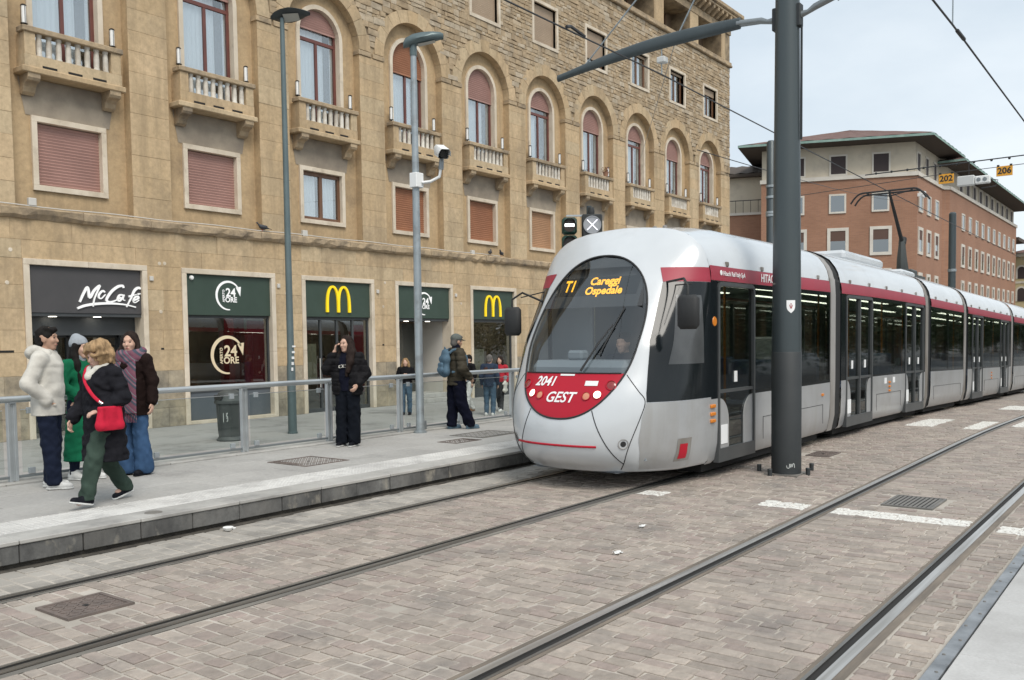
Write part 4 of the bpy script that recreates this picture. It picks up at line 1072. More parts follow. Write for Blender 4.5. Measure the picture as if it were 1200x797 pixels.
# ================================================================== TREES ACROSS THE STREET (seen only as reflections)
mat('bark', (.085, .065, .05), .9, col2=(.05, .04, .032), ns=6, bump=.02, bs=10)
mat('leaf', (.05, .085, .028), .6, col2=(.035, .06, .022), ns=.8, rand=.35, col3=(.075, .10, .03))
def tree_meshes(seed):
    r = random.Random(seed); tk = MB(); tips = []
    tk.tube([(0, 0, 0), (.05, .02, 1.5), (-.05, .05, 3.2), (0, 0, 4.6)], [.28, .22, .18, .13], 9)
    for k in range(9):
        a = k * 2.4 + r.uniform(-.4, .4); z0 = r.uniform(1.2, 4.2); L = r.uniform(1.6, 3.2); up = r.uniform(.4, 4.0)
        p = [(0, 0, z0), (math.cos(a) * L * .5, math.sin(a) * L * .5, z0 + up * .45), (math.cos(a) * L, math.sin(a) * L, z0 + up)]; tk.tube(p, [.09, .055, .02], 6); tips.append(Vector(p[2])); tips.append(Vector(p[1]))
    tips.append(Vector((0, 0, 7.5)))
    lf = MB()
    for k in range(6500):
        c = r.choice(tips) + Vector((r.gauss(0, .75), r.gauss(0, .75), r.gauss(0, .65))); s = r.uniform(.10, .18)
        u = Vector((r.uniform(-1, 1), r.uniform(-1, 1), r.uniform(-1, 1))).normalized(); v = u.cross(Vector((r.uniform(-1, 1), r.uniform(-1, 1), r.uniform(-1, 1)))).normalized()
        lf.add([c - u * s, c + v * s * .6, c + u * s, c - v * s * .6], [(0, 1, 2, 3)])
    return tk.mesh('trunk', MATS['bark'], 60), lf.mesh('crown', MATS['leaf'])
TM = [tree_meshes(s) for s in (1, 2, 3)]
for i in range(24):
    x = 26 + 5.6 * i; y = -9.5 - (i % 3) * 1.8
    t = E('street_tree', (x, y, -.06 + gz(x)), 'leafy street tree across the road, mirrored in the tram windows', 'tree', .7 * i, 'trees across the road')
    s = .92 + .1 * ((i * 7) % 4) / 3; t.scale = (s, s, s * 1.05)
    O('trunk', TM[i % 3][0], t); O('crown', TM[i % 3][1], t)
# ================================================================== TRAM
mat('tram_white', (.56, .585, .605), .25, col2=(.51, .535, .555), ns=1.2, coat=.5, spec=.6, grime=(.47, .48, .48), gs=1.8, gc=(.52, .8))
mat('tram_silver', (.43, .44, .445), .36, .25, col2=(.38, .39, .40), ns=1.0, coat=.2, grime=(.30, .295, .285), gs=1.6, gc=(.5, .8), streak=(.33, .325, .31))
mat('tram_red', (.43, .008, .025), .4, coat=.08, spec=.3, col2=(.39, .008, .024), ns=2)
mat('stripe_red', (.33, .032, .055), .45, spec=.35, col2=(.29, .03, .05), ns=2)
mat('tram_black', (.010, .013, .015), .10, spec=.35)
mat('painted_reflection', (.085, .09, .093), .14, col2=(.06, .064, .067), ns=3, spec=.4)
mat('rubber', (.02, .021, .022), .7)
mat('door_grey', (.055, .06, .062), .4, col2=(.07, .074, .076), ns=3)
mat('bellows', (.30, .29, .28), .6, col2=(.20, .185, .165), ns=2.5, stretch=(1, 1, .4), grime=(.14, .115, .09), gs=2, gc=(.5, .7))
mat('led_orange', (.9, .45, .02), .5, emit=((1.0, .42, .02), 1.0))
mat('lamp_white', (.95, .93, .88), .2, emit=((1, .84, .6), 2.4))
mat('lamp_orange', (.42, .16, .10), .15, coat=1, emit=((1, .4, .15), .12))
mat('lamp_red', (.22, .012, .01), .15, coat=1)
mat('amber', (.62, .20, .02), .3)
mat('chrome', (.6, .6, .6), .2, 1.)
mat('text_white', (.82, .82, .82), .5)
mat('cab_dark', (.05, .053, .056), .7)
mat('dash_grey', (.25, .28, .30), .6)
mat('seat_blue', (.06, .09, .17), .7)
mat('in_white', (.52, .53, .53), .6)
mat('in_floor', (.08, .08, .08), .7)
mat('strip_light', (.9, .9, .85), .5, emit=((1, .93, .75), 4.0))
mat('paper_white', (.74, .75, .75), .7)
mat('under_black', (.012, .012, .012), .9)
mat('grey_arm', (.075, .082, .08), .5, .3)
glass('tram_glass', (.50, .54, .53), .85, .03, .06)
glass('windscreen', (.72, .75, .76), .6, .0, .10)

TX, TY = 8.55, 5.87
TRAM = E('tram', (TX, TY, 0), 'white and red articulated tram with a rounded nose and orange destination display', 'tram')
def tp(mb, name, m, parent=None, smooth=None, slope=True, **k):
    if slope: mb.v = [(x, y, z + gz(x + TX)) for x, y, z in mb.v]
    return mb.obj(name, m, parent or TRAM, None, smooth, **k)
SE = 1.65
def itp(T, z): return float(np.interp(z, [a for a, _ in T], [b for _, b in T]))
def sm(T):    # smooth the control table
    z = np.linspace(T[0][0], T[-1][0], 240); v = np.interp(z, [a for a, _ in T], [b for _, b in T])
    k = np.ones(13) / 13; vp = np.convolve(np.pad(v, 6, mode='edge'), k, 'valid'); vp[0] = v[0]; vp[-1] = v[-1]
    return list(zip(z, vp))
PZT = sm([(.2, .40), (.27, .24), (.36, .13), (.5, .06), (.7, .06), (.85, .09), (1.1, .18), (1.36, .33), (1.7, .50), (2.1, .72), (2.45, .93), (2.65, 1.06), (2.78, 1.16), (2.95, 1.34), (3.05, 1.47), (3.12, 1.58), (3.17, 1.65)])
WZT = [(.2, 1.11), (.25, 1.15), (.4, 1.185), (.6, 1.2), (1.0, 1.2), (2.45, 1.195), (2.63, 1.175), (2.75, 1.14), (2.85, 1.09), (2.95, 1.0), (3.03, .89), (3.09, .74), (3.13, .55), (3.155, .30), (3.17, .0)]
NZT = sm([(.2, 2.2), (.5, 2.35), (1.0, 2.75), (1.7, 2.75), (2.1, 2.2), (2.5, 1.75), (2.8, 1.55), (3.17, 1.5)])
def Dn(t, z, off=0.):
    w = max(itp(WZT, z), 1e-3); n = itp(NZT, z); q = min(abs(t) / w, 1.); p = itp(PZT, z)
    return p + (SE - p) * (1 - max(0., 1 - q ** n) ** (1 / n)) - off
def Tn(s, z):      # half width at depth s
    w = itp(WZT, z); n = itp(NZT, z); p = itp(PZT, z)
    if s <= p: return 0.
    return w * (max(0., 1 - (1 - min(1., (s - p) / (SE - p))) ** n)) ** (1 / n)
def nrm(t, z):
    e = .01; a = Vector((Dn(t + e, z) - Dn(t - e, z), 2 * e, 0)); b = Vector((Dn(t, z + e) - Dn(t, z - e), 0, 2 * e))
    n = a.cross(b).normalized(); return n if n.x < 0 else -n
def S3(t, z, off=0.):
    p = Vector((Dn(t, z), t, z)); return p + nrm(t, z) * off if off else p
EC, EA, EB, EN = 1.81, .765, .975, 2.25
def EW(z, a=None, b=None): return (a or EA) * max(0., 1 - abs((z - EC) / (b or EB)) ** EN) ** (1 / EN)
def outline(phi):    # ray from ellipse centre to the full section outline
    lo, hi = 0., 3.
    for _ in range(40):
        m_ = (lo + hi) / 2; t = m_ * math.cos(phi); z = EC + m_ * math.sin(phi)
        ok = .2 <= z <= 3.17 and abs(t) <= itp(WZT, z)
        lo, hi = (m_, hi) if ok else (lo, m_)
    return lo
NP, NR = 144, 26
Pg = []
for i in range(NP):
    ph = 2 * math.pi * i / NP
    ri = (abs(math.cos(ph) / EA) ** EN + abs(math.sin(ph) / EB) ** EN) ** (-1 / EN); ro = outline(ph); row = []
    for k in range(NR + 1):
        f = math.sin(math.pi / 2 * k / NR) ** 1.0; r = ri + (ro - ri) * f
        row.append((Dn(r * math.cos(ph), EC + r * math.sin(ph)), r * math.cos(ph), EC + r * math.sin(ph)))
    Pg.append(row)
nose = MB().grid(Pg, closed_u=True)
for i in range(NP):       # returns into the opening
    j = (i + 1) % NP; a, b = Vector(Pg[i][0]), Vector(Pg[j][0]); nose.add([a, b, b + Vector((.05, 0, 0)), a + Vector((.05, 0, 0))], [(0, 1, 2, 3)])
nose.grid([[(SE + .0, t, z) for t, z in ((-1.02, .2), (1.02, .2))], [(.42, t, .2) for t in (-.6, .6)]])
NOSE = tp(nose, 'nose_shell', MATS['tram_white'], None, 180)
def disc_patch(name, m, zlo, zhi, off, nu=36, nv=28, shrink=.0, parent=None):
    P = []
    for j in range(nv + 1):
        z = zlo + (zhi - zlo) * j / nv
        w = EW(z, EA - shrink, EB - shrink); P.append([S3(-w + 2 * w * i / nu, z, off) for i in range(nu + 1)])
    return tp(MB().grid(P), name, m, parent, 180)
WS = disc_patch('windscreen', MATS['windscreen'], 1.36, EC + EB - .006, -.004, shrink=.006)
RP = disc_patch('front_panel', MATS['tram_red'], EC - EB + .006, 1.355, -.002, shrink=.006)
# gasket round the oval
tp(MB().tube([S3(EA * math.copysign(abs(math.cos(a)) ** (2 / EN), math.cos(a)), EC + EB * math.copysign(abs(math.sin(a)) ** (2 / EN), math.sin(a)), .0) for a in np.linspace(0, 2 * math.pi, 90)], .012, 6, False), 'gasket', MATS['rubber'], NOSE, 180)
tp(MB().tube([S3(t, 1.358, .002) for t in np.linspace(-.66, .66, 24)], .008, 6), 'gasket', MATS['rubber'], NOSE, 180)
# dark frit behind the top of the screen, with display
def inner(name, m, z0, z1, t0, t1, off, nu=20, nv=12):
    P = []
    for j in range(nv + 1):
        z = z0 + (z1 - z0) * j / nv; w = EW(z) - .012
        a, b = max(t0, -w), min(t1, w); P.append([S3(a + (b - a) * i / nu, z, off) for i in range(nu + 1)])
    return tp(MB().grid(P), name, m, WS, 180)
inner('display_surround', MATS['cab_dark'], 2.64, EC + EB - .02, -2, 2, -.018)
def dpl(t, z, o=0.): return Vector((Dn(.50, z) + .05 - o, t, z))
P = []
for z in np.linspace(2.14, 2.66, 8):
    w = EW(z) - .035; P.append([dpl(-w + 2 * w * i / 8, z) for i in range(9)])
tp(MB().grid(P), 'display_board', MATS['cab_dark'], WS, 180)
tp(MB().grid([[dpl(t, z, .004) for t in (.60, .2, -.2, -.56)] for z in (2.29, 2.40, 2.52)]), 'display_panel', MATS['tram_black'], WS)
def flat_text(body, size, bold, t0, z0, sx):
    me = text_mesh(body, size, 0., 'display_text', MATS['led_orange'], bold=bold * .6, sx=sx)
    for v in me.vertices: v.co = dpl(t0 - v.co.x, z0 + v.co.y, .008)
    return O('display_text', me, WS)
def on_nose(me, t0, z0, off, name, m, parent):
    o = O(name, me, parent)
    for v in me.vertices:
        d = v.co.z; p = S3(t0 - v.co.x, z0 + v.co.y, off + d); v.co = p
    return o
flat_text('T1', .20, .008, .42, 2.41, .75)
flat_text('Careggi', .132, .007, -.07, 2.465, 1.05)
flat_text('Ospedale', .132, .007, -.09, 2.345, 1.05)
on_nose(text_mesh('2041', .150, .0, 'fleet_number', MATS['text_white'], bold=.004, shear=.25), .29, 1.255, .004, 'fleet_number', None, RP)
on_nose(text_mesh('GEST', .165, .0, 'operator_name', MATS['text_white'], bold=.003, shear=.3, sx=1.05), .03, 1.075, .004, 'operator_name', None, RP)
def lampn(t, z, r, m, name):
    n = nrm(t, z); q = n.to_track_quat('Z', 'Y'); c = S3(t, z)
    def add(prof, mm, nm, par):
        mb = MB().lathe(prof, n=18); mb.v = [tuple(c + q @ Vector(v)) for v in mb.v]; return tp(mb, nm, mm, par, 50)
    l = add([(r * 1.18, -.01), (r * 1.18, .008), (r, .010), (r * .98, .0)], MATS['tram_red'] if m != 'chrome' else MATS['chrome'], name, RP)
    add([(0, .010), (r * .6, .008), (r, .001)], MATS[m], 'lens', RP)
for s in (-1, 1):
    lampn(s * .585, 1.225, .055, 'lamp_red', 'tail_light'); lampn(s * .455, 1.118, .046, 'lamp_white', 'headlight'); lampn(s * .325, 1.10, .046, 'lamp_orange', 'indicator')
def patch_tz(pts, name, m, parent, off=.004, nz=8, nt=8):
    # pts: (z, t_left, t_right) rows
    P = [[S3(a + (b - a) * i / nt, z, off) for i in range(nt + 1)] for z, a, b in pts]
    return tp(MB().grid(P), name, m, parent, 180)
patch_tz([(z, -.43, -.27) for z in np.linspace(1.215, 1.27, 4)], 'number_plate', MATS['paper_white'], RP)
patch_tz([(z, -.10, .10) for z in np.linspace(1.325, 1.345, 3)], 'badge', MATS['paper_white'], RP)
tp(MB().tube([S3(t, .53 + .004 * math.sin(t * 2), .0) for t in np.linspace(-.485, .67, 34)], .014, 6), 'bumper_line', MATS['tram_red'], NOSE, 60)
for s in (-1, 1):
    for pl in ([(-.72, 1.34), (-.86, 1.16), (-.93, 1.04), (-.90, .85), (-.82, .6), (-.72, .36), (-.62, .24)], [(-.425, .94), (-.5, .75), (-.6, .52), (-.69, .32)]):
        p = catmull([(s * -t * -1 if s > 0 else t, z) for t, z in pl], 8); p = [(abs(t) * s, z) for t, z in p]
        tp(MB().tube([S3(t, z, .0) for t, z in p], .006, 5), 'panel_seam', MATS['rubber'], NOSE, 180)
    c = S3(s * .75, .56); q = nrm(s * .75, .56).to_track_quat('Z', 'Y')
    mb = MB().lathe([(.062, .004), (.055, .006), (.05, -.004), (.03, -.006), (.0, -.006)], n=18); mb.v = [tuple(c + q @ Vector(v)) for v in mb.v]; tp(mb, 'tow_socket', MATS['bellows'], NOSE, 50)
    mb = MB().lathe([(0, .001), (.034, .001), (.034, -.01)], n=14); mb.v = [tuple(c + q @ Vector(v)) for v in mb.v]; tp(mb, 'tow_hole', MATS['rubber'], NOSE, 50)
# cab side window, stripe and silver apron on the flank of the nose (in depth s and height z)
def flank(s_, name, m, s0f, z0, z1, off=.005, ns=26, nz=14, parent=None, s1=SE):
    P = []
    for j in range(nz + 1):
        z = z0 + (z1 - z0) * j / nz; s0 = s0f(z); row = []
        for i in range(ns + 1):
            s = s0 + (s1 - s0) * i / ns; t = s_ * Tn(min(s, SE - 1e-4), z); n = nrm(t * .999, z) if i < ns else Vector((0, s_, 0)); row.append(Vector((s, t, z)) + n * off)
        P.append(row)
    return tp(MB().grid(P), name, m, parent or NOSE, 180)
swf = lambda z: float(np.interp(z, [1.03, 1.04, 1.72, 2.42, 2.62], [.50, .488, .717, 1.144, 1.23]))
for s_ in (-1, 1):
    flank(s_, 'cab_side_window', MATS['tram_black'], swf, 1.03, 2.42)
    flank(s_, 'red_stripe', MATS['stripe_red'], swf, 2.425, 2.60)
    flank(s_, 'reflection_patch', MATS['painted_reflection'], lambda z: float(np.interp(z, [1.4, 2.3], [.80, 1.18])), 1.45, 2.26, off=.008, s1=1.45)  # pale patch over the opaque window, a bright reflection put into the colour
    flank(s_, 'side_apron', MATS['tram_silver'], lambda z: float(np.interp(z, [.24, .36, .6, .85, 1.03], [.60, .50, .42, .44, .50])), .24, 1.022, off=.003)
# wiper
tp(MB().tube([S3(-.18, 1.37, .03), S3(-.33, 1.68, .05), S3(-.44, 1.9, .04)], [.014, .011, .009], 6).tube([S3(-.36, 1.56, .018), S3(-.50, 2.12, .018)], .009, 6), 'wiper', MATS['rubber'], WS, 60)
# cab interior
tp(MB().box(.55, 1.55, -.9, .9, .35, 1.0).cbox(.50, 1.12, -.70, .70, 1.0, 1.50, .08).cbox(.62, .80, .0, .22, 1.5, 1.62, .03), 'dashboard', MATS['dash_grey'])
tp(MB().box(1.60, 1.64, -1.1, -.35, .36, 2.6).box(1.60, 1.64, .45, 1.1, .36, 2.6).box(1.60, 1.64, -.35, .45, 2.2, 2.6), 'cab_wall', MATS['in_white'])
tp(MB().box(1.66, 1.68, -.35, .45, .36, 2.2), 'cab_door', MATS['cab_dark'])
seat = MB().cbox(.98, 1.4, -.5, -.02, .86, .98, .03).cbox(1.34, 1.46, -.5, -.02, .98, 1.6, .03).cbox(1.36, 1.45, -.36, -.16, 1.62, 1.82, .03).box(1.1, 1.3, -.3, -.2, .36, .86)
tp(seat, 'driver_seat', MATS['cab_dark'])
# mirrors
for s_, (mx_, my_, mz_) in ((-1, (.62, -1.40, 2.06)), (1, (1.05, 1.36, 2.02))):
    body = MB().cbox(mx_ - .05, mx_ + .07, my_ - .125, my_ + .125, mz_ - .21, mz_ + .17, .04)
    mi = tp(body, 'mirror', MATS['rubber'], None, 50)
    tp(MB().box(mx_ + .071, mx_ + .074, my_ - .09, my_ + .09, mz_ - .17, mz_ + .13), 'mirror_glass', MATS['chrome'], mi)
    rt = S3(s_ * .86, 2.42) if s_ < 0 else S3(s_ * .9, 2.25)
    tp(MB().tube([rt, (mx_ + .10, my_ * .93, mz_ + .36), (mx_, my_, mz_ + .27), (mx_, my_, mz_ + .15)], .014, 6).tube([S3(s_ * .95, 2.38), (mx_ + .16, my_ * .98, mz_ + .30)], .008, 5), 'mirror_arm', MATS['rubber'], mi, 60)

# ---------------------------------------------------------- cars
SIDE = [(1.10, .19), (1.15, .24), (1.19, .45), (1.2, .7), (1.2, 1.0)]
ROOF = [(1.175, 2.635), (1.165, 2.70), (1.14, 2.80), (1.09, 2.90), (1.0, 3.02), (.86, 3.11), (.66, 3.19), (.4, 3.245), (0, 3.265)]
ROOF0 = [(1.178, 2.62), (1.157, 2.70), (1.115, 2.80), (1.045, 2.90), (.905, 3.02), (.74, 3.09), (.55, 3.13), (.30, 3.155), (0, 3.17)]
def roof(x0, x1, taper=False):
    xs = [x0, x0 + .25, x0 + .5, x0 + .8] + list(np.linspace(x0 + 1.2, x1, max(3, int((x1 - x0) / 1.2))))
    P = []
    for i, x in enumerate(xs):
        k = 1.
        if taper: k = min(1, (x - x0) / 1.2); k = k * k * (3 - 2 * k)
        row = []
        for s_ in (1, -1):
            R_ = ROOF if s_ > 0 else ROOF[-2::-1]
            R0 = ROOF0 if s_ > 0 else ROOF0[-2::-1]
            for (t, z), (t0, z0) in zip(R_, R0):
                if taper: t, z = t0 + (t - t0) * k, z0 + (z - z0) * k
                row.append((x - TX, s_ * t, z))
        P.append(row)
    return P
def door(xa, xb, s_, leaves=2):
    y = s_ * 1.2; g = .05
    d = MB(); yo = y + s_ * .012; yi = y - s_ * .06
    y0, y1 = sorted((yi, yo))
    za, zb = .20, 2.44
    # frame: jambs and head with rounded top corners (two boxes per corner)
    d.box(xa, xa + g, y0, y1, za, zb - .10).box(xb - g, xb, y0, y1, za, zb - .10).box(xa + .10, xb - .10, y0, y1, zb - g, zb)
    for cx, sg in ((xa + .10, -1), (xb - .10, 1)):
        for k in range(5):
            a0, a1 = math.pi / 2 * k / 5, math.pi / 2 * (k + 1) / 5
            q = [(cx + sg * r * math.sin(a), zb - .10 + r * math.cos(a)) for r, a in ((.10, a0), (.10, a1), (.05, a1), (.05, a0))]
            d.add([(x, yo, z) for x, z in q] + [(x, yi, z) for x, z in q], [(0, 1, 2, 3), (3, 2, 6, 7), (0, 4, 5, 1)])
    d.box(xa + g, xb - g, y0, y1, za, za + .17)
    if leaves == 2: xm = (xa + xb) / 2; d.box(xm - .03, xm + .03, y0, y1, za + .17, zb - g)
    d.box(xa + g, xb - g, *sorted((y - s_ * .05, y + s_ * .002)), 1.0, 1.04) if leaves == 2 else d.box(xa + g, xb - g, *sorted((y - s_ * .05, y + s_ * .002)), 1.06, 1.10)
    d.v = [(x - TX, yy, z) for x, yy, z in d.v]
    D_ = tp(d, 'door', MATS['door_grey'])
    sp = [(xa + g, xb - g)] if leaves == 1 else [(xa + g, (xa + xb) / 2 - .03), ((xa + xb) / 2 + .03, xb - g)]
    for (a, b) in sp:
        tp(MB().box(a - TX, b - TX, *sorted((y - s_ * .03, y - s_ * .024)), za + .17, zb - g), 'door_pane', MATS['tram_glass'], D_)
        tp(MB().cbox((a + b) / 2 - TX - .045, (a + b) / 2 - TX + .045, *sorted((y - s_ * .022, y - s_ * .012)), 1.18, 1.32, .002), 'notice', MATS['paper_white'], D_)
    for cx, sg in ((xa + g, 1), (xb - g, -1)):       # curved silver kick panels
        w = .24 if leaves == 2 else .30
        pts = [(cx, za + .17)] + [(cx + sg * w, za + .17)] + [(cx + sg * w * math.cos(a), .70 + .30 * math.sin(a)) for a in np.linspace(0, math.pi / 2, 8)]
        mb = MB(); mb.poly([(p[0] - TX, p[1]) for p in pts], [], lambda a, b: (a, y - s_ * .008, b), lambda a, b: (a, y - s_ * .02, b)); tp(mb, 'kick_panel', MATS['tram_silver'], D_)
    tp(MB().cbox(xa + g + .05 - TX, xa + g + .25 - TX, *sorted((y - s_ * .006, y - s_ * .001)), .42, .66, .001), 'notice', MATS['paper_white'], D_)
    return D_
def car(x0, x1, doors, panes, first=False, open_end=False):
    body = MB(); P = roof(x0, x1, first); 
    rf = tp(MB().grid(P), 'roof', MATS['tram_white'], None, 40)
    for s_ in (-1, 1):
        spans = []; x = x0
        for a, b, n in doors: spans.append((x, a)); x = b
        spans.append((x, x1))
        for a, b in spans:
            if b - a < .03: continue
            nn = max(2, int((b - a) / .8) + 1)
            tp(MB().grid([[(xx - TX, s_ * t, z) for t, z in SIDE] for xx in np.linspace(a, b, nn)]), 'side_panel', MATS['tram_silver'], None, 60)
            # access hatch outline
            if b - a > 1.5:
                h = MB()
                for (p, q, z0, z1) in ((a + .3, b - .35, .66, .666), (a + .3, a + .306, .36, .66), (b - .356, b - .35, .36, .66)): h.box(p - TX, q - TX, *sorted((s_ * 1.199, s_ * 1.2035)), z0, z1)
                tp(h, 'hatch_seam', MATS['rubber'])
            # glazing band
            np_ = max(1, int(round((b - a) / 1.9))) if b - a > .5 else 0
            if np_ == 0:
                tp(MB().box(a - TX, b - TX, *sorted((s_ * 1.16, s_ * 1.198)), 1.002, 2.45), 'pillar', MATS['tram_black'])
            else:
                ww = (b - a) / np_
                for k in range(np_):
                    p, q = a + k * ww + .035, a + (k + 1) * ww - .035
                    tp(MB().box(p - TX, q - TX, *sorted((s_ * 1.19, s_ * 1.197)), 1.04, 2.40), 'window_pane', MATS['tram_glass'])
                fr = MB()
                for k in range(np_ + 1): 
                    c = a + k * ww; fr.box(max(a, c - .036) - TX, min(b, c + .036) - TX, *sorted((s_ * 1.15, s_ * 1.198)), 1.04, 2.40)
                fr.box(a - TX, b - TX, *sorted((s_ * 1.15, s_ * 1.198)), 1.001, 1.042).box(a - TX, b - TX, *sorted((s_ * 1.15, s_ * 1.198)), 2.398, 2.45)
                tp(fr, 'window_frame', MATS['tram_black'])
        tp(MB().grid([[(xx - TX, s_ * t, z) for t, z in ((1.202, 2.452), (1.198, 2.54), (1.18, 2.632))] for xx in np.linspace(x0 + .01, x1 - .01, 8)]), 'red_stripe', MATS['stripe_red'], None, 60)
        tp(MB().box(x0 - TX, x1 - TX, *sorted((s_ * 1.10, s_ * 1.172)), 2.615, 2.637), 'gutter', MATS['rubber'])
        for a, b, n in doors: door(a, b, s_, n)
        k = x0 + .5
        while k < x1 - .3:
            tp(MB().cbox(k - TX, k + .07 - TX, *sorted((s_ * 1.13, s_ * 1.19)), 2.64, 2.70, .008), 'roof_clip', MATS['bellows']); k += 1.15
    tp(MB().box(x0 - TX, x1 - TX, -1.1, 1.1, .28, .36), 'floor', MATS['in_floor'])
    tp(MB().box(x0 - TX, x1 - TX, -1.1, 1.1, 2.50, 2.56), 'ceiling', MATS['in_white'])
    for t in (-.45, .45): tp(MB().box(x0 + .3 - TX, x1 - .3 - TX, t - .06, t + .06, 2.488, 2.498), 'strip_light', MATS['strip_light'])
    tp(MB().box(x0 + .1 - TX, x1 - .1 - TX, -1.02, 1.02, .08, .27), 'underframe', MATS['under_black'])
    # seats clear of the doors
    xx = x0 + .5
    while xx < x1 - .7:
        if not any(a - .5 < xx < b + .1 for a, b, n in doors):
            for s_ in (-1, 1):
                tp(MB().cbox(xx - TX, xx + .44 - TX, s_ * .72 - .4, s_ * .72 + .4, .74, .82, .03).cbox(xx + .40 - TX, xx + .48 - TX, s_ * .72 - .4, s_ * .72 + .4, .80, 1.42, .03).box(xx + .1 - TX, xx + .34 - TX, s_ * .72 - .1, s_ * .72 + .1, .36, .74), 'passenger_seat', MATS['seat_blue'])
        xx += .82
    for a, b, n in doors:
        for q in (a - .06, b + .06):
            tp(MB().tube([(q - TX, -.75, .36), (q - TX, -.75, 2.5)], .018, 8), 'grab_pole', MATS['amber'], None, 60)
def hoop(xa, xb):
    prof = [(1.12, .2), (1.17, .45), (1.18, 1.0), (1.18, 2.4), (1.165, 2.65)] + [(t * .985, z - .02) for t, z in ROOF[1:]]
    full = prof + [(-t, z) for t, z in prof[-2::-1]]
    n = 9
    P = [[(xa + (xb - xa) * i / (n - 1) - TX, t * (1 - .02 * (i % 2)), z - .02 * (i % 2) * (z > 2.6)) for t, z in full] for i in range(n)]
    tp(MB().grid(P), 'bellows', MATS['rubber'], None, None)
    w = .24
    for a in (xa + .01,):
        P = [[(x - TX, t * k, (z + .0) if z < 2.6 else z + .012) for t, z in full] for x, k in ((a, .97), (a, 1.022), (a + w, 1.022), (a + w, .97))]
        tp(MB().grid(P), 'end_hoop', MATS['bellows'], None, 30)
car(TX + SE, 14.72, [(10.40, 11.57, 1)], 0, True)
hoop(14.72, 15.30)
car(15.30, 21.20, [(15.56, 17.12, 2), (19.50, 21.06, 2)], 0); hoop(21.20, 21.75)
car(21.75, 25.35, [], 0); hoop(25.35, 25.9)
car(25.9, 32.9, [(26.5, 28.0, 2), (30.9, 32.4, 2)], 0); hoop(32.9, 33.45)
car(33.45, 38.2, [(36.4, 37.55, 1)], 0)
# rear nose (same shell turned round)
rear = MB(); rear.v = [(38.2 + SE - x - TX, -y, z - gz(x + TX) * 0 + gz(38.2)) for x, y, z in nose.v]; rear.f = list(nose.f); rear.mi = list(nose.mi)
rear.obj('rear_shell', MATS['tram_white'], TRAM, None, 180)
P = []
for j in range(20):
    z = 1.36 + (EC + EB - .01 - 1.36) * j / 19; w = EW(z); P.append([(38.2 + SE - TX - Dn(-w + 2 * w * i / 20, z), w - 2 * w * i / 20, z + gz(38.2)) for i in range(21)])
MB().grid(P).obj('rear_windscreen', MATS['tram_black'], TRAM, None, 180)
# bogies
for xb in (12.9, 23.55, 35.2):
    for dx in (-.85, .85):
        for s_ in (-1, 1):
            tp(MB().lathe([(0, -.05), (.20, -.06), (.28, -.03), (.28, .03), (.31, .04), (.31, .07), (0, .06)], (xb + dx - TX, s_ * .74, .30), 20, axis='y'), 'wheel', MATS['iron_grey'], None, 40)
# pieces on the front car
YN = -1.2
for k, z in enumerate((.915, .82, .735)): tp(MB().cbox(10.17 - TX, 10.30 - TX, YN - .025, YN + .01, z - .022, z + .022, .008), 'side_marker', MATS['amber'])
tp(MB().cbox(9.50 - TX, 9.82 - TX, -1.203, -1.16, .30, .60, .01), 'socket_cover', MATS['tram_silver']) if False else None
fl = flank(-1, 'socket_cover', MATS['bellows'], lambda z: .92, .315, .585, off=.007, s1=1.17, ns=6, nz=6)
flank(-1, 'socket_flap', MATS['tram_red'], lambda z: .965, .345, .52, off=.010, s1=1.10, ns=6, nz=6)
tp(MB().cbox(9.78 - TX, 10.14 - TX, YN - .012, YN + .01, 1.44, 2.28, .01), 'driver_window', MATS['in_white']) if False else None
for zc in (2.02,): tp(MB().lathe([(0, -.004), (.055, -.003), (.06, .004)], (10.31 - TX, YN - .002, 1.95), 18, axis='y'), 'door_button', MATS['amber'], None, 40)
def side_text(body, x, z, size, bold, name, align='LEFT', sx=1.):
    me = text_mesh(body, size, .001, name, MATS['text_white'], bold=bold, align=align, sx=sx); o = O(name, me, TRAM, (x - TX, YN - .006, z)); o.rotation_euler = (R(90), 0, 0)
side_text('Hitachi Rail Italy SpA', 10.55, 2.545, .082, .001, 'maker_name'); side_text('HITACHI', 11.78, 2.54, .155, .002, 'maker_name')
tp(MB().lathe([(0, -.003), (.03, -.003), (.033, .003)], (10.50 - TX, YN - .004, 2.55), 14, axis='y'), 'maker_mark', MATS['text_white'])
# pictures of the front saloon
tp(MB().cbox(13.0 - TX, 13.9 - TX, -.95, -.55, .36, 1.75, .03), 'equipment_cabinet', MATS['in_white'])
for x in (18.3,):
    for k, z in enumerate((.86, .78, .70)): tp(MB().cbox(x - TX - .05, x - TX + .05, YN - .02, YN + .01, z - .02, z + .02, .006), 'side_marker', MATS['amber'])
    for dx in (-.35, .25): tp(MB().cbox(x + dx - TX, x + dx + .16 - TX, YN - .004, YN + .01, .84, .95, .002), 'notice', MATS['paper_white'])
for x in (29.4,):
    for k, z in enumerate((.86, .78, .70)): tp(MB().cbox(x - TX - .05, x - TX + .05, YN - .02, YN + .01, z - .02, z + .02, .006), 'side_marker', MATS['amber'])
tp(MB().cbox(14.3 - TX, 14.38 - TX, YN - .02, YN + .01, .80, .84, .006), 'side_marker', MATS['amber'])
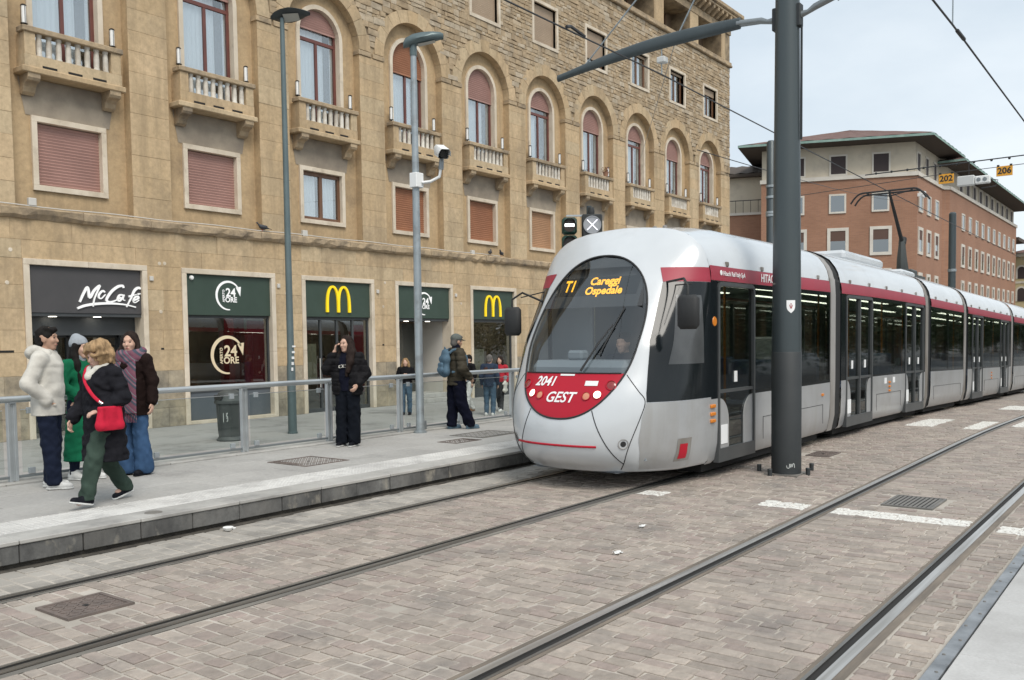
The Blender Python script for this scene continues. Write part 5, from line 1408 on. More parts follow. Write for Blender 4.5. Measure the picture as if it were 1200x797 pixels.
# roof gear
tp(MB().cbox(17.6 - TX, 20.3 - TX, -.55, .55, 3.20, 3.40, .06), 'roof_box', MATS['tram_white'])
tp(MB().cbox(22.1 - TX, 23.3 - TX, -.5, .5, 3.22, 3.36, .05), 'roof_box', MATS['tram_white'])
tp(MB().lathe([(.03, 3.1), (.03, 3.24), (0, 3.25)], (10.85 - TX, -.25, 0), 10).lathe([(.03, 3.1), (.03, 3.24), (0, 3.25)], (10.85 - TX, -.1, 0), 10), 'horn', MATS['bellows'], None, 40)
# pantograph
PX = 24.05 - TX
pt = tp(MB().box(PX - .5, PX + .5, -.45, .45, 3.26, 3.33).cbox(PX - .2, PX + .35, -.3, .3, 3.33, 3.5, .03), 'pantograph', MATS['grey_arm'])
tp(MB().tube([(PX + .12, 0, 3.4), (PX + .02, 0, 3.8), (PX + .02, 0, 4.26)], [.16, .12, .07], 8, side=(0, 1, 0)), 'lower_arm', MATS['grey_arm'], pt, 40)
tp(MB().tube([(PX - .02, 0, 4.24), (PX - 1.15, 0, 5.22)], [.05, .032], 8), 'upper_arm', MATS['rubber'], pt, 40)
tp(MB().tube([(PX + .04, 0, 4.16), (PX + .12, 0, 4.30)], .09, 10), 'knee', MATS['rubber'], pt, 40)
hd = MB()
for dx in (-.17, .17):
    hd.tube([(PX - 1.17 + dx, y, 5.28 - max(0, abs(y) - .58) ** 2 * 3.) for y in np.linspace(-.86, .86, 25)], .022, 6)
for y in (-.5, 0, .5): hd.tube([(PX - 1.34, y, 5.28), (PX - 1.0, y, 5.28)], .018, 6); hd.tube([(PX - 1.17, y, 5.27), (PX - 1.15, 0, 5.18)], .014, 6)
tp(hd, 'collector_head', MATS['rubber'], pt, 50)
# ================================================================== STREET FURNITURE
mat('mast_grey', (.062, .078, .083), .45, .3, col2=(.05, .064, .07), ns=1.5, stretch=(1, 1, .2), coat=.1, bump=.001, bs=40)
mat('mast_base', (.022, .026, .028), .6, col2=(.03, .034, .036), ns=2)
mat('galv', (.36, .40, .42), .45, .5, col2=(.29, .33, .35), ns=4, grime=(.22, .23, .23), gs=5, gc=(.5, .7))
mat('lamp_grey', (.12, .16, .165), .4, .3, col2=(.10, .135, .14), ns=3)
mat('lamp_dark', (.045, .055, .058), .5, .2)
mat('alu', (.52, .55, .56), .35, .7, col2=(.45, .475, .485), ns=6, stretch=(.3, 1, 1))
mat('alu_dark', (.24, .26, .27), .45, .6)
mat('clip_grey', (.36, .39, .41), .5, .4)
mat('insul', (.55, .56, .55), .5)
mat('wire', (.05, .052, .055), .6, .4)
mat('bin_green', (.060, .068, .066), .6, col2=(.045, .052, .051), ns=4, grime=(.14, .16, .155), gs=5, gc=(.55, .7))
mat('signal_green', (.012, .045, .032), .5)
mat('signal_black', (.02, .022, .022), .5)
mat('signal_lens', (.33, .34, .36), .25)
mat('lens_dark', (.06, .04, .03), .3)
mat('sig_white', (.9, .9, .9), .4, emit=((1, 1, 1), 3.0))
mat('x_white', (.8, .8, .85), .4, emit=((.95, .92, 1), .45))
mat('plate_orange', (.75, .36, .03), .5, col2=(.66, .31, .03), ns=4)
mat('lamp_lens', (.42, .43, .40), .3)
mat('cctv_white', (.76, .77, .76), .4)
mat('sticker_red', (.35, .03, .03), .5)
mat('pigeon_grey', (.055, .06, .07), .7, col2=(.03, .032, .038), ns=20, local=True)
mat('graffiti', (.55, .58, .56), .6)
glass('fence_glass', (.90, .93, .92), 1.0, .0, .02)

# --- tram mast
px, py = POLE
MAST = E('catenary_mast', (px, py, 0), 'thick dark grey mast in front of the tram carrying overhead arms', 'mast')
MB().lathe([(.165, 0), (.165, .02), (.182, .02), (.180, 1.9), (.178, 1.9), (.142, 6.4), (.135, 8.3), (.10, 8.36), (0, 8.37)], n=40).obj('pole', MATS['mast_grey'], MAST, None, 40)
MB().lathe([(.185, .005), (.186, 1.55), (.180, 1.56)], n=40).obj('base_coating', MATS['mast_base'], MAST, None, 40)
MB().lathe([(0, .014), (.30, .014), (.30, -.02)], n=4).obj('base_plate', MATS['iron_grey'], MAST, None, None, (0, 0, R(45)))
for dx, dy in ((.03, .37), (.03, -.17 - .1), (.46, -.17), (-.3, .1)): MB().lathe([(.028, 0), (.028, .075), (.032, .078), (.026, .09), (0, .09)], (dx, dy, 0), 10).obj('anchor_bolt', MATS['mast_base'], MAST, None, 40)
def arm(y0, z0, y1, z1, w0, name, sgn):
    n = 18; P = []
    for i in range(n + 1):
        f = i / n; y = y0 + (y1 - y0) * f; z = z0 + (z1 - z0) * f + .07 * math.sin(math.pi * f) * (1 if sgn > 0 else .4)
        h = .05 + .042 * math.sin(math.pi * min(1, f * .85 + .2)); t = .04
        P.append([(t * math.cos(a) * 1.0, y, z + h * math.sin(a)) for a in np.linspace(0, 2 * math.pi, 13)[:-1]])
    mb = MB().grid(P, closed_v=True); mb.f.append(tuple(range(12))); mb.f.append(tuple(range(n * 12, n * 12 + 12))[::-1]); mb.mi += [0, 0]
    mb.obj(name, MATS['mast_grey'], MAST, None, 50)
arm(.62, 5.79, 3.45, 5.60, .1, 'left_arm', 1)
arm(-.62, 5.86, -2.75, 6.6, .1, 'right_arm', -1)
MB().tube([(0, .13, 5.72), (0, .26, 5.73), (0, .34, 5.76), (0, .66, 5.79)], [.05, .03, .042, .046], 10).obj('arm_insulator', MATS['alu_dark'], MAST, None, 40)
MB().tube([(0, -.13, 5.72), (0, -.26, 5.74), (0, -.34, 5.78), (0, -.70, 5.89)], [.05, .03, .042, .046], 10).obj('arm_insulator', MATS['alu_dark'], MAST, None, 40)
MB().cbox(-.06, .06, .11, .18, 5.58, 5.86, .01).obj('clamp', MATS['mast_base'], MAST); MB().cbox(-.06, .06, -.18, -.11, 5.58, 5.86, .01).obj('clamp', MATS['mast_base'], MAST)
MB().tube([(0, 3.0, 5.69), (0, .1, 8.2)], .012, 6).obj('stay_rod', MATS['galv'], MAST); MB().tube([(0, 1.5, 5.83), (0, .1, 8.2)], .012, 6).obj('stay_rod', MATS['galv'], MAST)
MB().tube([(0, -2.2, 6.42), (0, -.1, 8.2)], .012, 6).obj('stay_rod', MATS['galv'], MAST)
MB().box(-.012, .012, -.19, -.168, 4.2, 5.6).obj('cable_duct', MATS['mast_base'], MAST)
# shield sticker and scribble on the side facing the track crossing
def on_pole(a, b, r): 
    ang = math.atan2(-.602, -.797) + a / r; return (r * math.cos(ang), r * math.sin(ang), b)
sh = [(-.055, .075), (.055, .075), (.055, .0), (.045, -.045), (.0, -.085), (-.045, -.045), (-.055, .0)]
MB().grid([[on_pole(w_ * c / 4, 2.13 + b, .1798) for c in range(-4, 5)] for b, w_ in ((.075, .055), (.03, .055), (0, .055), (-.03, .05), (-.055, .036), (-.075, .014), (-.085, .002))]).obj('shield_sticker', MATS['text_white'], MAST)
mb = MB()
for q in ([(0, -.05), (0, .04)], [(-.03, .03), (-.02, -.01), (0, -.02), (.02, -.01), (.03, .03)], [(-.022, -.035), (.022, -.035)], [(-.012, .045), (0, .055), (.012, .045)]): stroke(mb, catmull(q, 5), .012, lambda a, b: on_pole(a * .6, 2.13 + b * .6, .182), lambda a, b: on_pole(a * .6, 2.13 + b * .6, .1802))
mb.obj('lily_emblem', MATS['sticker_red'], MAST)
mb = MB()
for q in ([(-.05, .0), (-.045, -.03), (-.02, -.03), (-.015, .02)], [(-.005, .02), (0, -.025), (.015, .02)], [(.02, -.02), (.03, .02), (.045, .015), (.05, -.03)]): stroke(mb, catmull(q, 5), .007, lambda a, b: on_pole(a, .13 + b, .1885), lambda a, b: on_pole(a, .13 + b, .187))
mb.obj('scribble', MATS['graffiti'], MAST)

# --- further masts
def mast(x, y, z1, r, label):
    t = E('catenary_mast', (x, y, gz(x)), label, 'mast')
    MB().lathe([(r * 1.2, 0), (r * 1.15, .05), (r, 1.5), (r * .92, z1 - .05 - gz(x)), (r * .6, z1 - gz(x)), (0, z1 - gz(x))], n=20).obj('pole', MATS['mast_grey'], t, None, 40)
    return t
t = mast(22.1, 8.5, 6.62, .115, 'slim dark mast rising behind the tram beside the thick mast')
for dz in (5.55, 5.28, 4.90, 4.83): MB().lathe([(.125, dz), (.128, dz + .03), (.125, dz + .06)], n=20).obj('band_clip', MATS['galv'], t, None, 40)
t = mast(36.0, 7.05, 6.15, .135, 'dark mast standing behind the tram in front of the brick wing')
MB().lathe([(.15, 4.4), (.15, 4.5)], n=16).obj('band_clip', MATS['galv'], t)

# --- overhead wires
def wire(name, pts, r, label, sag=0., m='wire'):
    pts = [Vector(p) for p in pts]; out = []
    for a, b in zip(pts, pts[1:]):
        for k in range(10): f = k / 10; p = a.lerp(b, f); p.z -= sag * 4 * f * (1 - f); out.append(p)
    out.append(pts[-1]); o0 = out[0].copy()
    t = E(name, o0, label, 'wire'); MB().tube([p - o0 for p in out], r, 6).obj('conductor', MATS[m], t, None, 60); return t, o0
wt, w0 = wire('overhead_wire', [(-9, 5.87, 5.36), (11.26, 5.87, 5.35), (36, 5.87, 5.0), (75, 5.87, 4.6)], .011, 'contact wire running above the tram track', .02)
def hanger(tr, o0, x, y, z0, z1): MB().tube([Vector((x, y, z0)) - o0, Vector((x, y, z1)) - o0], .008, 5).obj('dropper', MATS['galv'], tr)
hanger(wt, w0, 11.26, 5.87, 5.35, 5.87); MB().cbox(11.2 - w0.x, 11.32 - w0.x, 5.80 - w0.y, 5.92 - w0.y, 5.50 - w0.z, 5.58 - w0.z, .01).obj('clamp', MATS['insul'], wt)
for xx in (9.0,): MB().tube([Vector((xx - .12, 5.85, 5.36)) - w0, Vector((xx, 5.87, 5.40)) - w0, Vector((xx + .3, 5.87, 5.36)) - w0], .02, 6).obj('splice', MATS['wire'], wt)
wt, w0 = wire('overhead_wire', [(-9, 2.23, 5.25), (11.26, 2.23, 5.23), (36, 2.23, 4.9), (75, 2.23, 4.5)], .011, 'contact wire crossing the sky at the upper right', .02)
MB().tube([Vector((11.5, 2.23, 5.23)) - w0, Vector((11.9, 2.23, 5.23)) - w0], .022, 6).obj('splice', MATS['wire'], wt)
hanger(wt, w0, 11.26, 2.23, 5.23, 6.3)
wire('span_wire', [(11.255, 5.62, 5.86), (38.0, 21.3, 9.3)], .006, 'thin pale span wire from the mast arm to the stone facade', .05, 'galv')
# cross-street spans with insulator beads, number plates and a white section switch
st, s0 = wire('span_wire', [(27, 7.6, 6.33), (27, 3.6, 6.37), (27, -6, 6.9)], .016, 'beaded span wire stretched across the street at the right', .0)
for k in range(26):
    y = 7.3 - .42 * k
    MB().lathe([(.015, -.03), (.034, -.02), (.034, .02), (.015, .03)], (27 - s0.x, y - s0.y, (6.34 if y > 3.6 else 6.37 + (3.6 - y) * .055) - s0.z), 8, axis='y').obj('bead', MATS['signal_black'], st)
s2, q0 = wire('span_wire', [(27, 9.5, 5.95), (27, 5.4, 6.12), (27, -6, 6.3)], .009, 'lower span wire carrying the two orange number plates', .0)
for n_, y, z in (('202', 5.46, 5.98), ('206', 4.05, 6.02)):
    t = E('number_plate', (27, y, z), ('orange plate numbered 202, left of the white switch box' if n_ == '202' else 'orange plate numbered 206, right of the white switch box'), 'sign')
    MB().cbox(-.012, .012, -.19, .19, -.13, .13, .004).obj('plate', MATS['plate_orange'], t)
    me = text_mesh(n_, .22, .002, 'numerals', MATS['signal_black'], bold=.006); o = O('numerals', me, t, (-.014, 0, -.0)); o.rotation_euler = (R(90), 0, R(-90))
    for s_ in (-1, 1): MB().cbox(-.02, .02, s_ * .15 - .03, s_ * .15 + .03, .12, .17, .005).obj('hook', MATS['signal_black'], t)
t = E('section_switch', (27, 4.8, 5.85), 'white insulated switch box slung between the orange plates', 'switch')
MB().cbox(-.1, .1, -.05, .38, -.12, .14, .02).obj('box', MATS['insul'], t); MB().cbox(-.09, .09, -.42, -.06, -.10, .10, .02).obj('housing', MATS['cctv_white'], t)
MB().tube([(0, -.42, 0), (0, -.6, -.05), (0, -.55, -.2), (0, -.2, -.22)], .012, 6).obj('loop_cable', MATS['wire'], t)
for y in (-.3, -.15): MB().lathe([(.0, -.01), (.05, -.008), (.055, .0)], (-.09, y, 0), 10, axis='x').obj('knob', MATS['alu_dark'], t)
MB().tube([(0, .1, .14), (0, .1, .5)], .008, 5).obj('hanger', MATS['wire'], t)
wire('overhead_wire', [(20, 9.5, 6.2), (93, 22, 14.5)], .012, 'feeder wire slanting towards the brick building', .3)

# --- lamp posts
t = E('street_lamp', (13.98, 17.16, SW), 'tall slim lamp post with flat leaf shaped head beside the grey litter bin', 'street lamp')
MB().lathe([(.12, 0), (.12, .04), (.105, .05), (.10, 1.6), (.085, 1.7), (.055, 9.4), (.05, 9.75)], n=16).obj('post', MATS['lamp_grey'], t, None, 40)
# leaf shaped head reaching towards the camera's right
hd = MB(); rows = []
ax = Vector((.62, -.78, 0)); sd_ = Vector((.78, .62, 0))
for f, w, th in ((-.26, .03, .015), (-.15, .14, .05), (0, .21, .07), (.18, .23, .08), (.36, .19, .06), (.54, .10, .04), (.66, .02, .015)):
    c = ax * f + Vector((0, 0, 9.80 + .10 * f))
    rows.append([c - sd_ * w, c - sd_ * w * .6 + Vector((0, 0, th)), c + Vector((0, 0, th * 1.3)), c + sd_ * w * .6 + Vector((0, 0, th)), c + sd_ * w, c + sd_ * w * .6 - Vector((0, 0, .03)), c - Vector((0, 0, .05)), c - sd_ * w * .6 - Vector((0, 0, .03))])
tl = lambda p: Vector((p[0], p[1], p[2] - .42 * (p[0] * sd_.x + p[1] * sd_.y)))
hd.grid([[tl(p) for p in r_] for r_ in rows], closed_v=True); hd.obj('lamp_head', MATS['lamp_dark'], t, None, 40)
MB().add([tuple(tl(ax * a + sd_ * b + Vector((0, 0, 9.80 + .1 * a - .058)))) for a, b in ((.04, -.13), (.40, -.11), (.40, .11), (.04, .13))], [(0, 1, 2, 3)]).obj('lens', MATS['lamp_lens'], t)
for k in range(5): MB().cbox(-.07 + .01 * k, -.02 + .02 * k, -.108, -.09, 1.5 + .14 * k, 1.58 + .13 * k, .002).obj('sticker', MATS['paper_white'], t)
t = E('street_lamp', (11.07, 10.30, PZ), 'pale galvanised lamp post on the platform beside the glass fence', 'street lamp')
MB().lathe([(.11, 0), (.11, .03), (.075, .04), (.074, .12), (.068, .14), (.066, 2.2), (.05, 6.1), (.045, 6.35)], n=20).obj('post', MATS['galv'], t, None, 40)
MB().cbox(.04, .12, -.05, .05, .05, .20, .012).obj('hatch', MATS['alu_dark'], t)
hd = MB(); rows = []
for f, w, th in ((-.16, .03, .03), (-.12, .09, .09), (0, .135, .12), (.15, .15, .115), (.32, .13, .085), (.45, .08, .05), (.50, .02, .02)):
    c = ax * f + Vector((0, 0, 6.43 + .22 * f))
    rows.append([c - sd_ * w, c - sd_ * w * .7 + Vector((0, 0, th * .8)), c + Vector((0, 0, th)), c + sd_ * w * .7 + Vector((0, 0, th * .8)), c + sd_ * w, c + sd_ * w * .7 - Vector((0, 0, .05)), c - Vector((0, 0, .07)), c - sd_ * w * .7 - Vector((0, 0, .05))])
hd.grid(rows, closed_v=True); hd.obj('lamp_head', MATS['lamp_grey'], t, None, 60)
MB().add([tuple(ax * a + sd_ * b + Vector((0, 0, 6.43 + .22 * a - .074))) for a, b in ((.08, -.08), (.36, -.07), (.36, .07), (.08, .08))], [(0, 1, 2, 3)]).obj('lens', MATS['lamp_lens'], t)
MB().lathe([(.055, 6.2), (.06, 6.3), (.058, 6.4)], n=16).obj('collar', MATS['lamp_grey'], t, None, 40)
# --- camera on the pale lamp post
t = E('security_camera', (11.07, 10.30, 4.0), 'white security camera on a bracket of the pale lamp post', 'camera')
MB().cbox(-.09, .09, -.10, .06, .28, .52, .01).obj('mount_plate', MATS['cctv_white'], t)
MB().tube([ax * .06 + Vector((0, -.06, .36)), ax * .22 + Vector((0, -.04, .38)), ax * .38 + Vector((0, -.02, .46)), ax * .42 + Vector((0, 0, .60))], .025, 8).obj('bracket', MATS['cctv_white'], t, None, 60)
q = Vector((-.55, -.72, -.32)).normalized(); c0 = ax * .44 + Vector((0, 0, .86)); sdq = q.cross(Vector((0, 0, 1))).normalized(); upq = sdq.cross(q)
mb = MB(); P = []
for f in (-.22, .16): P.append([c0 + q * f + sdq * a + upq * b for a, b in ((-.085, -.07), (-.085, .05), (-.06, .085), (.06, .085), (.085, .05), (.085, -.07), (.06, -.085), (-.06, -.085))])
P.insert(0, [c0 + q * -.221 + (p - (c0 + q * -.22)) * .1 for p in P[0]]); mb.grid(P, closed_v=True); mb.obj('housing', MATS['cctv_white'], t, None, 40)
P = [[c0 + q * (.30 if i < 5 else .18) * (1 if b > -.06 else .5) + sdq * a + upq * b for i, (a, b) in enumerate(((-.092, -.02), (-.092, .055), (-.064, .092), (.064, .092), (.092, .055), (.092, -.02)))], [c0 - q * .22 + sdq * a + upq * b for a, b in ((-.092, -.02), (-.092, .055), (-.064, .092), (.064, .092), (.092, .055), (.092, -.02))]]
MB().grid(P).obj('sun_shield', MATS['cctv_white'], t, None, 40)
mb = MB().lathe([(0, .175), (.055, .172), (.068, .16), (.068, .14)], n=16); qq = q.to_track_quat('Z', 'Y'); mb.v = [tuple(c0 + qq @ Vector(v)) for v in mb.v]; mb.obj('lens', MATS['signal_black'], t, None, 50)
MB().tube([ax * .42 + Vector((0, 0, .58)), c0 - Vector((0, 0, .07))], [.045, .035], 8).obj('swivel', MATS['alu_dark'], t, None, 50)

# --- glass fence along the back of the platform
FY = 10.545
FN = E('glass_fence', (9.3, FY, PZ), 'grey metal fence with glass panels and tubular handrail along the platform', 'fence')
fx = [1.55 + 1.55 * k for k in range(-3, 13)]
of = Vector((-9.3, -FY, -PZ))
pm = MB().cbox(-.052, -.018, -.03, .03, 0, .90, .004).cbox(.012, .046, -.03, .03, 0, .90, .004).box(-.018, .012, -.018, .018, .02, .88).mesh('post', MATS['alu'])
pm2 = MB().cbox(-.03, .03, -.05, .05, .88, .905, .004).mesh('saddle', MATS['alu_dark'])
for i, x in enumerate(fx):
    O('post', pm, FN, (x - 9.3, 0, .01)); O('saddle', pm2, FN, (x - 9.3, 0, .01))
    if i + 1 < len(fx):
        x2 = fx[i + 1]
        MB().box(x + .10 - 9.3, x2 - .10 - 9.3, -.006, .006, .11, .82).obj('glass_panel', MATS['fence_glass'], FN)
        MB().box(x + .10 - 9.3, x2 - .10 - 9.3, -.008, .008, .82, .828).obj('panel_cap', MATS['alu'], FN)
        MB().cbox(x + .05 - 9.3, x2 - .05 - 9.3, -.015, .015, .055, .085, .004).obj('bottom_rail', MATS['alu_dark'], FN)
        for xx in (x + .20, x2 - .20):
            for z in (.09, .775): MB().cbox(xx - 9.3 - .035, xx - 9.3 + .035, -.018, .018, z, z + .07, .004).obj('glass_clip', MATS['clip_grey'], FN)
MB().tube([(x - 9.3, 0, .945) for x in np.linspace(-3.2, 20.2, 24)], .038, 14).obj('handrail', MATS['alu'], FN, None, 60)

# --- litter bin
t = E('litter_bin', (12.27, 17.2, SW), 'weathered dark green litter bin on the pavement behind the glass fence', 'bin')
MB().lathe([(.30, 0), (.31, .03), (.255, .10), (.27, .2), (.30, .80), (.31, .84)], n=12).obj('body', MATS['bin_green'], t, None, 30)
MB().lathe([(.335, .84), (.335, .90), (.30, .95), (.24, 1.08), (.12, 1.14), (0, 1.15)], n=12).obj('lid', MATS['bin_green'], t, None, 30)
MB().box(-.32, -.24, -.12, .12, .93, 1.03).obj('opening', MATS['signal_black'], t)
for k in range(6):
    a = k * math.pi / 3; MB().tube([(.262 * math.cos(a), .262 * math.sin(a), .1), (.305 * math.cos(a), .305 * math.sin(a), .82)], .012, 5).obj('rib', MATS['bin_green'], t)
mb = MB()
for q in ([(-.03, .06), (.02, .08), (-.02, .02), (.03, .0)], [(-.02, -.04), (.02, -.02), (.02, -.09), (-.02, -.1)], [(-.12, .08), (-.12, -.12)]): stroke(mb, catmull(q, 4), .014, lambda a, b: (-.26 + a * .5, -.245 - a * .4, .56 + b), lambda a, b: (-.25 + a * .5, -.235 - a * .4, .56 + b))
mb.obj('scribble', MATS['graffiti'], t)

# --- tram signals beyond the nose
t = E('tram_signal', (14.2, 9.1, PZ), 'dark signal with white bar and round cross sign above the tram nose', 'signal')
ang = math.atan2(-.602, -.797); dq = lambda p: Vector((p[0] * math.cos(ang) - p[1] * math.sin(ang), p[0] * math.sin(ang) + p[1] * math.cos(ang), p[2]))
def dobj(mb, name, m, smooth=None): mb.v = [tuple(dq(v)) for v in mb.v]; return mb.obj(name, m, t, None, smooth)
# local x towards the camera, local y = image right
dobj(MB().tube([(-.12, .18, 0), (-.12, .18, 4.0)], .05, 10), 'post', MATS['mast_grey'], 60)
for k, z in enumerate((3.62, 3.29)):
    dobj(MB().cbox(-.12, .10, -.335, -.06, z - .155, z + .155, .04), 'signal_head', MATS['signal_green'], 40)
    dobj(MB().lathe([(.115, .10), (.115, .11), (.09, .112), (0, .112)], (0, -.20, z), 20, axis='x'), 'lens', MATS['lens_dark'], 40)
    P = [[(x, -.20 + .125 * math.cos(a), z + .125 * math.sin(a)) for x in (.1, .25 if 20 < math.degrees(a) < 160 else .14)] for a in np.linspace(R(-25), R(205), 15)]
    dobj(MB().grid(P), 'visor', MATS['signal_black'], 60)
dobj(MB().box(.113, .117, -.285, -.115, 3.60, 3.65), 'white_bar', MATS['sig_white'])
dobj(MB().box(-.06, -.02, -.25, .1, 3.80, 3.83), 'bracket', MATS['alu'])
dobj(MB().cbox(-.10, .07, .035, .41, 3.28, 3.83, .02), 'sign_box', MATS['signal_black'], 40)
dobj(MB().lathe([(.165, .07), (.165, .09), (.152, .092), (.15, .08), (0, .085)], (0, .22, 3.63), 28, axis='x'), 'round_lens', MATS['signal_lens'], 40)
for s_ in (-1, 1):
    a, b = Vector((.092, .22 - .095, 3.63 - s_ * .095)), Vector((.094 + .002 * s_, .22 + .095, 3.63 + s_ * .095)); n = Vector((0, -s_, 1)).normalized() * .010
    dobj(MB().add([a - n, b - n, b + n, a + n], [(0, 1, 2, 3)]), 'cross_bar', MATS['x_white'])
dobj(MB().lathe([(.06, 3.83), (.065, 3.88), (.05, 3.96), (0, 3.97)], (-.01, .21, 0), 14), 'beacon', MATS['signal_black'], 40)

# --- pigeons on the string course
def pigeon(x, face, label):
    t = E('pigeon', (x, F - .09, 4.955), label, 'pigeon', R(face))
    b = MB()
    rows = []
    for f, r, z in ((-.17, .012, .085), (-.10, .035, .10), (-.03, .062, .115), (.05, .066, .125), (.10, .05, .145), (.125, .034, .175), (.14, .030, .20), (.155, .032, .225), (.175, .022, .235), (.19, .008, .232), (.21, .003, .226)):
        rows.append([(f, r * math.cos(a), z + r * math.sin(a) * 1.05) for a in np.linspace(0, 2 * math.pi, 11)[:-1]])
    b.grid(rows, closed_v=True); b.obj('body', MATS['pigeon_grey'], t, None, 60)
    for s_ in (-1, 1):
        MB().tube([(.02, s_ * .025, .07), (.03, s_ * .025, .0), (.05, s_ * .025, .004)], .005, 5).obj('leg', MATS['sticker_red'], t)
        MB().sphere((-.02, s_ * .055, .125), (.10, .014, .042), 10, 6).obj('wing', MATS['pigeon_grey'], t, None, 180)
    MB().add([(-.12, -.03, .1), (-.12, .03, .1), (-.25, .035, .065), (-.25, -.035, .065), (-.12, 0, .085), (-.25, 0, .055)], [(0, 1, 2, 3), (0, 4, 5, 3), (1, 4, 5, 2)]).obj('tail', MATS['pigeon_grey'], t)
pigeon(16.55, 160, 'pigeon on the stone ledge above the left yellow arches sign'); pigeon(27.05, 30, 'pigeon on the ledge nearer the lamp post, above the right arches sign'); pigeon(27.75, 200, 'rightmost pigeon on the stone ledge by the tram')
# small pot of withered flowers on a balcony rail
t = E('flower_pot', (BC[7] + .6, F - .10, 9.05), 'withered potted plant on a balcony rail near the building end', 'plant')
MB().lathe([(0, 0), (.09, 0), (.13, .2), (.14, .22), (.12, .22), (.1, .2)], n=12).obj('pot', MATS['brick_red'], t, None, 40)
mb = MB(); pr = random.Random(4)
for k in range(60):
    a, r, z = pr.uniform(0, 6.28), pr.uniform(0, .22), pr.uniform(.18, .42); c = Vector((r * math.cos(a), r * math.sin(a), z)); u = Vector((pr.uniform(-1, 1), pr.uniform(-1, 1), pr.uniform(-1, 1))).normalized() * .05; v_ = u.cross(Vector((0, 0, 1))) * .8
    mb.add([c - u, c + v_, c + u, c - v_], [(0, 1, 2, 3)])
mb.obj('leaves', MATS['shutter_orange'], t)
# ================================================================== PEOPLE
# Bodies and clothes are blended tapered volumes turned into one surface each.
def V(*a): return np.array(a, float)
class Vol:
    def __init__(s, k=.02): s.p = []; s.k = k; s.cut = []; s.sub = []; s.wr = None
    def cap(s, a, b, ra, rb=None, fd=None, ff=1., k=None): s.p.append(('c', V(*a), V(*b), ra, ra if rb is None else rb, None if fd is None else V(*fd) / np.linalg.norm(fd), ff, k)); return s
    def chain(s, pts, rs, fd=None, ff=1., k=None):
        for i in range(len(pts) - 1): s.cap(pts[i], pts[i + 1], rs[i], rs[i + 1], fd, ff, k)
        return s
    def ell(s, c, r, M=None, k=None): s.p.append(('e', V(*c), V(*r), M, k)); return s
    def minus(s, c, r, M=None): s.sub.append((V(*c), V(*r), M)); return s
    def plane(s, c, n): s.cut.append((V(*c), V(*n) / np.linalg.norm(n))); return s      # keeps the side opposite to n
    def _d(s, q, X, Y, Z):
        if q[0] == 'c':
            _, a, b, ra, rb, fd, ff, _k = q; ab = b - a; L2 = ab @ ab + 1e-9
            px, py, pz = X - a[0], Y - a[1], Z - a[2]
            t = np.clip((px * ab[0] + py * ab[1] + pz * ab[2]) / L2, 0, 1)
            px = px - t * ab[0]; py = py - t * ab[1]; pz = pz - t * ab[2]
            if fd is not None:
                w = (px * fd[0] + py * fd[1] + pz * fd[2]) * (1 / ff - 1); px = px + w * fd[0]; py = py + w * fd[1]; pz = pz + w * fd[2]
            return np.sqrt(px * px + py * py + pz * pz) - (ra + (rb - ra) * t)
        _, c, r, M, _k = q; px, py, pz = X - c[0], Y - c[1], Z - c[2]
        if M is not None:
            Mi = np.array(M).T; px, py, pz = [Mi[i][0] * px + Mi[i][1] * py + Mi[i][2] * pz for i in range(3)]
        n = np.sqrt((px / r[0]) ** 2 + (py / r[1]) ** 2 + (pz / r[2]) ** 2)
        return (n - 1) * min(r)
    def mesh(s, name, m, h):
        lo = np.full(3, 9.); hi = np.full(3, -9.); bx = []
        for q in s.p:
            if q[0] == 'c': R_ = max(q[3], q[4]); a = np.minimum(q[1], q[2]) - R_; b = np.maximum(q[1], q[2]) + R_
            else: R_ = max(q[2]); a, b = q[1] - R_, q[1] + R_
            bx.append((a, b)); lo = np.minimum(lo, a); hi = np.maximum(hi, b)
        lo = lo - .04; hi = hi + .04; n = np.ceil((hi - lo) / h).astype(int) + 1
        D = np.full(n, .5, np.float32); ax = [lo[i] + h * np.arange(n[i]) for i in range(3)]
        for q, (a, b) in zip(s.p, bx):
            k = q[-1] or s.k; i0 = np.maximum(((a - lo - 3 * k - .01) / h).astype(int), 0); i1 = np.minimum(((b - lo + 3 * k + .01) / h).astype(int) + 2, n)
            sl = tuple(slice(i0[i], i1[i]) for i in range(3))
            X, Y, Z = np.meshgrid(*[ax[i][sl[i]] for i in range(3)], indexing='ij')
            d = s._d(q, X, Y, Z); o = D[sl]; hh = np.clip(.5 + .5 * (d - o) / k, 0, 1); D[sl] = d + (o - d) * hh - k * hh * (1 - hh)
        X, Y, Z = np.meshgrid(*ax, indexing='ij', sparse=True)
        for c, r, M in s.sub:
            d = s._d(('e', c, r, M, None), X, Y, Z); D = np.maximum(D, -d)
        if s.wr is not None: D = D + s.wr(X, Y, Z)
        for c, nn in s.cut: D = np.maximum(D, (X - c[0]) * nn[0] + (Y - c[1]) * nn[1] + (Z - c[2]) * nn[2])
        D[0] = D[-1] = .1; D[:, 0] = D[:, -1] = .1; D[:, :, 0] = D[:, :, -1] = .1
        return snets(D, lo, h, name, m)
